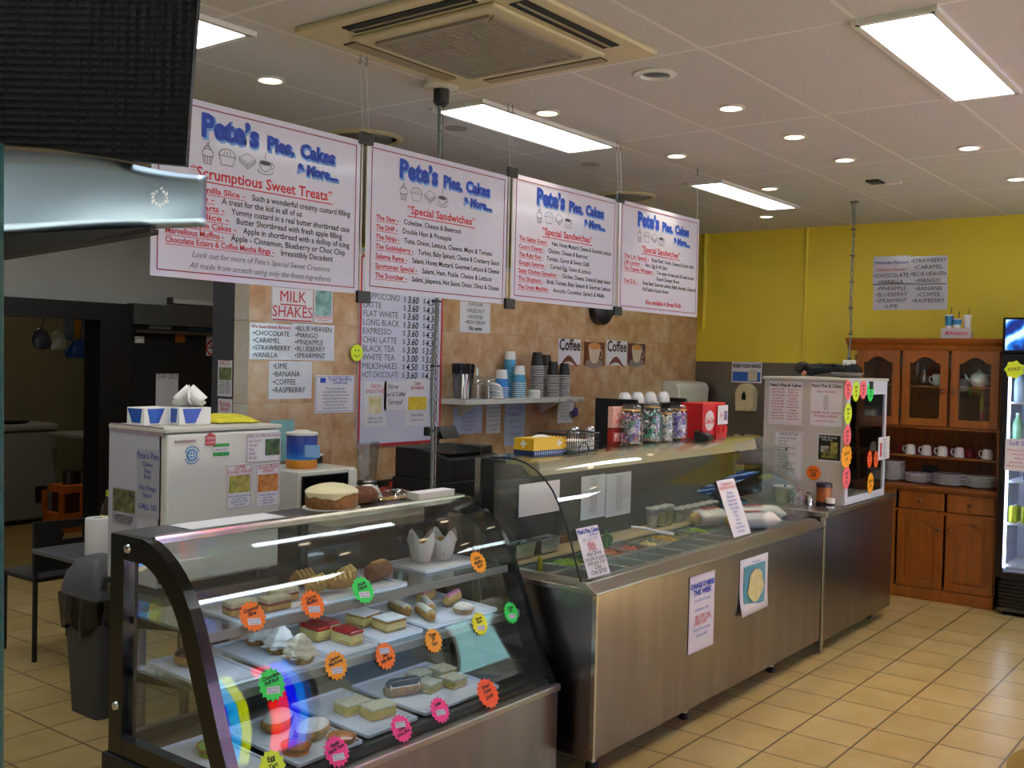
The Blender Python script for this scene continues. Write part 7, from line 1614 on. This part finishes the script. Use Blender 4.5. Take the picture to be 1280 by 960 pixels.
# --- bottom deck
ZD = .417
f_ = tray(1.99, 2.66, ZD, .20, .36, 'leftmost tray with a doily on the bottom deck, holding a kiwi tart', .05, 0, True)
g_ = tray(2.27, 2.64, ZD, .27, .38, 'white tray of puff pastries on the bottom deck', .05, 0, True)
h_ = tray(2.57, 2.66, ZD, .24, .39, 'white tray of two yellow slices on the bottom deck', .05)
i_ = tray(2.95, 2.66, ZD, .42, .38, 'wide tray with a doily holding an eclair and slices on the bottom deck', .05, 0, True)
KW = mat('kiwi', '#8fae3a', .3, noise=.4, scale=60)
t = pastry('kiwi_tart', 'fruit tart with green kiwi on the leftmost bottom tray'); case_shell(t, .055, .026, PASTRY); mk('kiwi', MB().lathe([(.048, .0), (.048, .026), (0, .029)], 22), KW, t, smooth=True); f = MB()
for k in range(9): a = 2*PI*k/9; f.sph((.016*math.cos(a), .016*math.sin(a), .03), .003, .003, .0015, 6, 3)
mk('seeds', f, CHOC, t); put(t, f_, .02, .05)
for i, (x, y, a, lb) in enumerate(((.02, .10, .5, 'back sugared puff pastry on the bottom deck'), (.05, -.04, .3, 'front sugared puff pastry on the bottom deck'))):
    t = pastry('puff_pastry', lb, 'sugared puff pastries'); f = MB().sph((0, 0, .02), .085, .05, .032, 20, 8, z0=-.6); mk('puff', f, PASTRY, t, smooth=True); mk('sugar_top', MB().sph((0, 0, .0235), .083, .048, .032, 20, 8, z0=.35), SUGAR, t, smooth=True); put(t, g_, x, y, a)
for i, (x, y, lb) in enumerate(((-.07, -.10, 'left fruit tart with orange glaze at the front of the bottom deck'), (.08, -.15, 'right fruit tart with orange glaze at the front of the bottom deck'))):
    t = pastry('fruit_tart', lb, 'orange glazed tarts'); case_shell(t, .05, .024, PASTRY); mk('glaze', MB().lathe([(.043, .0), (.043, .024), (.02, .03), (0, .031)], 20), mat('glaze_orange', '#d0701c', .15, noise=.3, scale=30, coat=.5), t, smooth=True); put(t, g_, x, y)
for i, (x, y, lb) in enumerate(((.02, .01, 'back yellow slice on the plain bottom tray'), (.06, -.08, 'front yellow slice on the plain bottom tray'))):
    t = pastry('custard_slice', lb, 'yellow slices on the bottom deck'); slab_layers(t, .11, .075, (('base', .010, SPONGE), ('custard', .022, mat('custard_yellow', '#c9b04a', .5, noise=.15, scale=30)), ('crumb_top', .010, COCO))); put(t, h_, x-.02, y, -.1)
t = pastry('chocolate_eclair', 'chocolate eclair on the wide bottom tray'); mk('choux', MB().tube([(-.075, 0, .024), (-.055, 0, .026), (.055, 0, .026), (.075, 0, .024)], [.016, .027, .027, .016], 12), PASTRY, t, smooth=True); mk('cream', MB().tube([(-.06, 0, .034), (.06, 0, .034)], .024, 10), CREAM, t, smooth=True); mk('chocolate', MB().tube([(-.068, 0, .044), (-.05, 0, .046), (.05, 0, .046), (.068, 0, .044)], [.012, .022, .022, .012], 12), CHOC, t, smooth=True); put(t, i_, -.13, .0, -.35)
for i, (x, y, lb) in enumerate(((-.02, -.03, 'front left lime coconut slice on the wide bottom tray'), (.03, .07, 'back lime coconut slice on the wide bottom tray'), (.09, -.06, 'front right lime coconut slice on the wide bottom tray'), (.14, .04, 'right lime coconut slice on the wide bottom tray'))):
    t = pastry('lime_slice', lb, 'lime coconut slices'); slab_layers(t, .085, .075, (('base', .014, SPONGE), ('lime_filling', .014, mat('lime_fill', '#b9b04f', .5, noise=.2, scale=40)), ('coconut_top', .010, COCO))); put(t, i_, x, y, .2-.1*i)
# --- starburst price tags stuck on the curved glass
TAGS = [((315, 771), .043, 'orange', [('Coconut', .38, .36), ('Slice', .08, .36)], True, 'leftmost orange star on the pastry glass, lettered coconut slice'),
        ((390, 756), .043, 'orange', [('Carrot', .38, .36), ('Muffins', .08, .36)], True, 'second orange star from the left, lettered carrot muffins'),
        ((453, 738), .043, 'green', [('Apple', .38, .36), ('Danish', .08, .36)], True, 'bright green star in the upper middle of the pastry glass'),
        ((597, 703), .040, 'amber', [('Choc', .25, .42), ('Muffins', -.15, .42), ('$3.50', -.5, .36)], False, 'amber star highest at the right of the pastry glass'),
        ((339, 856), .044, 'green', [('Chocolate', .40, .34), ('Puff Roll', .08, .34)], True, 'green star over the coloured reflections at the lower left'),
        ((419, 832), .042, 'amber', [('Lemon', .38, .36), ('Meringue', .08, .36)], True, 'amber star lettered lemon meringue'),
        ((481, 820), .041, 'orange', [('Jelly', -.05, .38), ('Jelly Slice', -.42, .34)], .38, 'orange star below the red jelly slices, label above the writing'),
        ((541, 801), .039, 'amber', [('Type', .35, .45), ('of', .0, .45), ('Tart', -.42, .45)], False, 'amber star in the middle right with no price label'),
        ((599, 780), .039, 'yellow', [('Finger', .38, .36), ('Buns', .08, .36)], True, 'yellow star beside the pink buns'),
        ((638, 766), .038, 'green', [('Cream', .38, .36), ('Puff', .08, .36)], True, 'small bright green star at the right end of the glass'),
        ((609, 867), .050, 'red', [('Bread', .38, .34), ('Cakes', .05, .34), ('$3.00', -.35, .34)], False, 'largest red orange star at the lower right'),
        ((549, 888), .040, 'pink', [('Eclair', .40, .36)], -.2, 'pink star farthest right along the bottom of the glass'),
        ((501, 911), .041, 'pink', [('Lime', -.12, .36), ('Lime Slice', -.45, .34)], .30, 'middle one of the three pink stars along the bottom'),
        ((420, 940), .043, 'pink', [('Apple', .40, .34), ('Apple Turn', .10, .32)], True, 'leftmost of the three pink stars along the bottom'),
        ((340, 957), .040, 'lime', [('Egg', .3, .5), ('Tart', -.2, .45)], False, 'lime green star at the bottom edge of the picture')]
for a, r, c, ll, pr, lb in TAGS:
    q, lean = on_profile(PROF, *a); nrm = Vector((0, -math.cos(lean), math.sin(lean)))
    star('price_star', lb, q+nrm*.003, r*1.09, FL[c], ll, rx=-lean, price=(pr if not isinstance(pr, bool) else (-.36 if pr else False)), n=16 if c != 'lime' else 12, group='price stars on the pastry case')

# ------------------------------------------------------------------ salad pans in the sandwich bar
STP = mat('pan_steel', '#cfcecb', .28, 1, noise=.08, scale=6)
def pan(x, y, w, l, label, z=.800, d=.12, fill=None, level=.07, kind='mound', seed=0, nm='filling'):
    t = thing('salad_pan', label, 'pan', (x, y, z), group='steel salad pans')
    f = MB(); o_, i_ = .0, .012
    secs = [([(-w/2, -l/2), (w/2, -l/2), (w/2, l/2), (-w/2, l/2)], 0), ([(-w/2+i_, -l/2+i_), (w/2-i_, -l/2+i_), (w/2-i_, l/2-i_), (-w/2+i_, l/2-i_)], .001), ([(-w/2+i_+.008, -l/2+i_+.008), (w/2-i_-.008, -l/2+i_+.008), (w/2-i_-.008, l/2-i_-.008), (-w/2+i_+.008, l/2-i_-.008)], -d)]
    for pts, zz in secs: f.v.extend((a, b, zz) for a, b in pts)
    for i in range(2):
        for k in range(4): k2 = (k+1) % 4; f.face((i*4+k, i*4+k2, i*4+4+k2, i*4+4+k))
    f.face((8, 9, 10, 11)); mk('pan', f, STP, t, solid=.0015, fixn=False)
    if fill:
        rr = random.Random(seed); hw, hl = w/2-.016, l/2-.016; n = 16; ph = [rr.uniform(0, 6) for _ in range(6)]
        f = MB()
        f.sheet(lambda u, v: (-hw+2*hw*u, -hl+2*hl*v, -d+level+ (.035*math.sin(PI*u)*math.sin(PI*v) if kind != 'liquid' else 0)+(.009*math.sin(13*u+ph[0])*math.sin(11*v+ph[1])+.006*math.sin(27*u+ph[2]+7*v)*math.sin(23*v+ph[3]) if kind != 'liquid' else 0)), n, n)
        o = mk(nm, f, fill, t, smooth=True); o['kind'] = 'stuff'
        if kind == 'shred':
            f = MB()
            for k in range(90):
                x0, y0 = rr.uniform(-hw*.9, hw*.9), rr.uniform(-hl*.9, hl*.9); zz = -d+level+.03*math.cos(x0/hw*1.4)*math.cos(y0/hl*1.4)+.008; a = rr.uniform(0, PI); L_ = rr.uniform(.012, .024)
                f.tube([(x0-L_*math.cos(a), y0-L_*math.sin(a), zz), (x0, y0, zz+.008), (x0+L_*math.cos(a), y0+L_*math.sin(a), zz+rr.uniform(-.004, .008))], [.0015, .003, .0015], 4)
            o = mk('shreds', f, fill, t); o['kind'] = 'stuff'
    return t
FM = dict(lettuce=mat('lettuce', '#9fc23f', .6, noise=.4, scale=40), green=mat('greens', '#3f7a2a', .6, noise=.5, scale=50), carrot=mat('carrot', '#c4642a', .7, noise=.3, scale=90), tomato=mat('tomato', '#a8321f', .4, noise=.4, scale=50), olive=mat('olive_mix', '#5a5a32', .5, noise=.5, scale=60), onion=mat('onion', '#b9b3a6', .6, noise=.3, scale=60), beet=mat('beetroot', '#4a1426', .3, noise=.3, scale=40), cheese=mat('cheese', '#d9b04a', .6, noise=.2, scale=70), dark=mat('dark_relish', '#1f1a14', .3, noise=.3, scale=40), egg=mat('egg_mix', '#d0c184', .6, noise=.3, scale=60))
fr = [None, ('dark', 'dark pickle'), None, ('olive', 'olives'), ('dark', 'dark relish'), None, ('beet', 'beetroot'), ('onion', 'onion'), ('olive', 'gherkins')]
bk2 = [None, ('lettuce', 'pale lettuce'), ('green', 'spinach leaves'), ('carrot', 'grated carrot'), ('tomato', 'chopped tomato'), ('egg', 'egg mix'), ('cheese', 'grated cheese'), ('olive', 'cucumber'), ('lettuce', 'lettuce')]
nth = ['first', 'second', 'third', 'fourth', 'fifth', 'sixth', 'seventh', 'eighth', 'ninth']
for k in range(9):
    x = 3.655+.178*k
    for row, y, l, lst in (('front', 2.432, .185, fr), ('back', 2.622, .185, bk2)):
        c = lst[k]; lb = '%s pan from the left in the %s row, %s' % (nth[k], row, c[1] if c else 'empty steel')
        pan(x, y, .174, l, lb, fill=FM[c[0]] if c else None, kind='shred' if c and c[0] in ('lettuce', 'green', 'carrot', 'cheese', 'onion') else 'mound', seed=k, level=.085 if row == 'back' else .05, nm={'lettuce': 'lettuce', 'green': 'spinach', 'carrot': 'carrot', 'tomato': 'tomato', 'olive': 'olives', 'onion': 'onion', 'beet': 'beetroot', 'cheese': 'cheese', 'dark': 'relish', 'egg': 'egg_mix'}[c[0]] if c else '')
for i, x in enumerate((3.68, 3.87)): pan(x, 2.765, .17, .085, ['left small raised pan with a pickle at the back left', 'right small raised pan at the back left'][i], z=.89, d=.065, fill=FM['dark'], level=.03)
t = thing('serving_spoon', 'yellow green handled spoon standing up at the left end of the salad pans', 'spoon', (3.60, 2.60, .80)); mk('handle', MB().tube([(0, 0, -.03), (0, 0, .05)], .011, 10), mat('spoon_yellow', '#a8a02a', .4), t, smooth=True); mk('tip', MB().sph((0, 0, .052), .012, .012, .01, 10, 6), mat('spoon_yellow', '#a8a02a', .4), t, smooth=True)
t = thing('lettuce_leaf', 'loose bright green leaf sticking up behind the carrot pan', 'lettuce leaf', (4.25, 2.68, .80)); f = MB(); f.sheet(lambda u, v: (-.05+.1*u, .012*math.sin(9*u+2*v), .09*v*(1-.5*(2*u-1)**2)+.004*math.sin(20*u)), 14, 8); mk('leaf', f, FM['green'], t, smooth=True, solid=.002)
t = thing('salad_tongs', 'steel salad tongs resting across the pans', 'tongs', (4.62, 2.63, .835), -.5)
mk('arm', MB().tube([(-.13, 0, .04), (-.05, .008, .03), (.06, .018, .005), (.11, .014, -.004)], [.006, .006, .005, .009], 7), mat('tong_steel', '#c4c4c2', .5, 1), t, smooth=True); mk('arm', MB().tube([(-.13, 0, .04), (-.05, -.008, .026), (.06, -.018, .001), (.11, -.014, -.008)], [.006, .006, .005, .009], 7), mat('tong_steel', '#c4c4c2', .5, 1), t, smooth=True)
tp = tag(mk('solid_cover', MB().box((5.17, 2.34, .796), (5.79, 2.70, .802)).box((5.17, 2.34, .780), (5.175, 2.70, .796)), STP, bevel=.001), 'flat steel cover at the right end of the sandwich bar well', 'cover')
CUPM = mat('tub_cream', '#c9c3a0', .35, noise=.15, scale=30)
for k in range(9):
    x = 4.86+.085*k+(.03 if k > 2 else 0)
    if x > 5.7: break
    hh = .105 if k < 3 else .075
    t = thing('dressing_cup', 'clear cup of pale dressing, %s from the left at the back of the sandwich bar' % nth[k], 'cup', (x, 2.775, .8185), group='dressing cups')
    mk('cup', MB().lathe([(.026, 0), (.036, hh), (.034, hh), (.0245, .004), (0, .004)], 16), MT['clear_plastic'], t, smooth=True); mk('dressing', MB().lathe([(.024, .004), (.031, hh*.7), (0, hh*.72)], 16), [CUPM, mat('tub_yellow', '#b9a23a', .4, noise=.2, scale=30)][k in (1, 2)], t, smooth=True)
    mk('lid', MB().lathe([(.037, hh-.003), (.0375, hh+.004), (.03, hh+.007), (0, hh+.006)], 16), mat('tub_lid', '#cfccc0', .4), t, smooth=True)
# wrapped rolls at the right end
PW = mat('wrap_paper', '#cfcac6', .6, noise=.06, scale=20)
def wrap(x, y, z, rz, ry, label, L_=.26):
    t = thing('wrapped_roll', label, 'sandwich roll', (x, y, z), rz, 'paper wrapped rolls', ry=ry)
    f = MB(); n = 18
    for i, (s, w_, h) in enumerate(((-.5, .050, .030), (-.35, .058, .040), (.2, .056, .042), (.42, .05, .036), (.5, .058, .012))):
        for k in range(n): a = 2*PI*k/n; f.v.append((L_*s, w_*math.cos(a)*(1+.04*math.sin(5*a)), .040+h*math.sin(a)))
    for i in range(4):
        for k in range(n): k2 = (k+1) % n; f.face((i*n+k, i*n+k2, (i+1)*n+k2, (i+1)*n+k))
    f.face([4*n+k for k in range(n)]); mk('paper', f, PW, t, smooth=True, solid=.0008)
    mk('roll', MB().tube([(-L_*.62, 0, .042), (-L_*.56, 0, .042), (-L_*.3, 0, .042), (L_*.3, 0, .042)], [.012, .026, .033, .033], 12), SPONGE, t, smooth=True)
    f = MB()
    for k in range(5): f.box((-L_*.28+k*.024, -.022, .0825), (-L_*.28+k*.024+.017, .022, .0832))
    o = mk('red_print', f, mat('print_red', '#b5564c', .5), t); t.scale = (1.12, 1.15, 1.2); return t
wrap(5.33, 2.41, .8025, -.5, 0, 'left paper wrapped roll lying at the right end of the sandwich bar')
wrap(5.575, 2.50, .8025, -.5, 0, 'right paper wrapped roll with red print against the end glass', .30)
wrap(5.25, 2.635, .8025, -.3, 0, 'back paper wrapped roll with bread showing, behind the other two', .2)
t = thing('blue_tray', 'dark blue curved plastic tray standing behind the wrapped rolls', 'tray', (5.64, 2.645, .803)); f = MB(); f.sheet(lambda u, v: (-.13+.26*u, .07*math.cos(PI*u)*.3+.03*v, .16*v*(1-.45*u)), 10, 5); mk('tray', f, mat('tray_blue', '#2f6178', .35), t, smooth=True, solid=.004); mk('dark_rim', MB().tube([(-.13+.26*k/10, .07*math.cos(PI*k/10)*.3+.03, .16*(1-.45*k/10)) for k in range(11)], .009, 7), MT['black_plastic'], t, smooth=True)
cp_ = panel('clear_panel', 'clear square panel clipped inside the right end glass', 'panel', (5.90, 2.55, 1.10), .20, .26, -PI/2, MT['glass_green']); f = MB()
for sx in (-.085, .085):
    for sz in (-.11, .11): f.lathe([(.006, 0), (.006, .004), (0, .005)], 8, (sx, sz))
f.rot(0, PI/2, 'X'); mk('clip_dots', f, MT['black_plastic'], cp_)
# cards leaning on the front glass and sheets on the steel front
def glass_card(px0, py0, px1, py1, label, texts, pics=(), m=None):
    lo, _ = on_profile(SPROF, px1, py1); hi, _ = on_profile(SPROF, px0, py0)
    lean = math.atan2(hi.y-lo.y, hi.z-lo.z); h = math.hypot(hi.y-lo.y, hi.z-lo.z); return lo, hi, lean, h
def card(bl, tl_, w, label, texts, pics=()):
    lo, _ = on_profile(SPROF, *bl); hi, _ = on_profile(SPROF, *tl_)
    lean = math.atan2(hi.y-lo.y, hi.z-lo.z); h = math.hypot(hi.y-lo.y, hi.z-lo.z)
    c = ((lo.x+hi.x)/2+w/2, (lo.y+hi.y)/2-.012, (lo.z+hi.z)/2)
    return panel('menu_card', label, 'card', c, w, h, 0, MT['paper'], texts, pics, rx=-lean, group='cards leaning on the sandwich bar glass')
card((733, 723), (716, 661), .165, 'handwritten meal deal card at the left end of the sandwich bar glass', [('blue_lettering', BL, [('Pete\u2019s Pies, Cakes', .5, .88, .026, dict(bold=.0008)), ('& More', .7, .80, .02)]), ('red_lettering', RD, [('MEAL', .5, .60, .026), ('DEAL', .5, .52, .026)]), ('handwriting', K, [('Any Drink', .5, .42, .026, dict(shear=.3)), ('any pie or pasty', .5, .33, .024, dict(shear=.3)), ('with any 2 for', .5, .24, .024, dict(shear=.3)), ('Cake', .5, .15, .024, dict(shear=.3)), ('Only $7.00', .5, .05, .026, dict(shear=.3))])], [('line_art', pic('#b9bcc4', '#e2e2e6', 60), .15, .69, .85, .78)])
card((914, 672), (893, 601), .205, 'printed sandwich fillings card leaning on the middle of the sandwich bar glass', [('red_lettering', RD, [('Choose your', .5, .90, .026), ('SANDWICH FILLINGS', .5, .83, .024)]), ('lettering', BL, block([], .5, .74, .06, 11, .020, ['Chicken', 'Roast Beef', 'Turkey Breast', 'Smoked Ham', 'Curried Egg', 'Salami', 'Tuna', 'Salad', 'Cheese', 'Corned Beef', 'Avocado']))])
FS = ('Y', SYF-.001)
sheet('front_notice', 'tall white printed notice taped to the steel front of the sandwich bar', 'notice', (862, 722), (891, 805), FS, texts=[('blue_lettering', BL, [('CHANGE OF MENU', .5, .83, .036, dict(bold=.0015)), ('THIS WEEK', .5, .74, .036, dict(bold=.0015))]), ('lettering', BL, [('Hot rolls of the day', .5, .65, .02), ('all made to order', .5, .53, .02), ('Only at the counter', .5, .27, .022), ('ask our staff', .5, .19, .022)]), ('red_lettering', RD, [('$8 SPECIAL', .55, .41, .034, dict(ul=.002)), ('EVERY DAY', .45, .34, .026)])], frame=(mat('ink_faint', '#b98fa0', .6), .006, .0016), group='sheets on the steel front')
sheet('front_picture', 'curling photo of a dish on a blue background taped to the steel front', 'picture', (925, 701), (958, 757), FS, texts=[('lettering', BL, [('Todays special', .5, .9, .018)])], pics=[('photo', mat('photo_teal', '#4f97ab', .5, noise=.25, scale=12), .12, .12, .86, .86)], group='sheets on the steel front', curl=.02)
o = [x for x in COL.objects if x.name == 'front_picture'][0]
f = MB(); rr = random.Random(5)
f.add([(x*(1+.12*math.sin(5*i)), -.0125, z) for i, (x, z) in enumerate(arc(0, -.005, .092, .085, 0, 345, 23))], [tuple(range(24))]); mk('food_print', f, pic('#c9bd62', '#e3ddb0', 60), o, fixn=False)
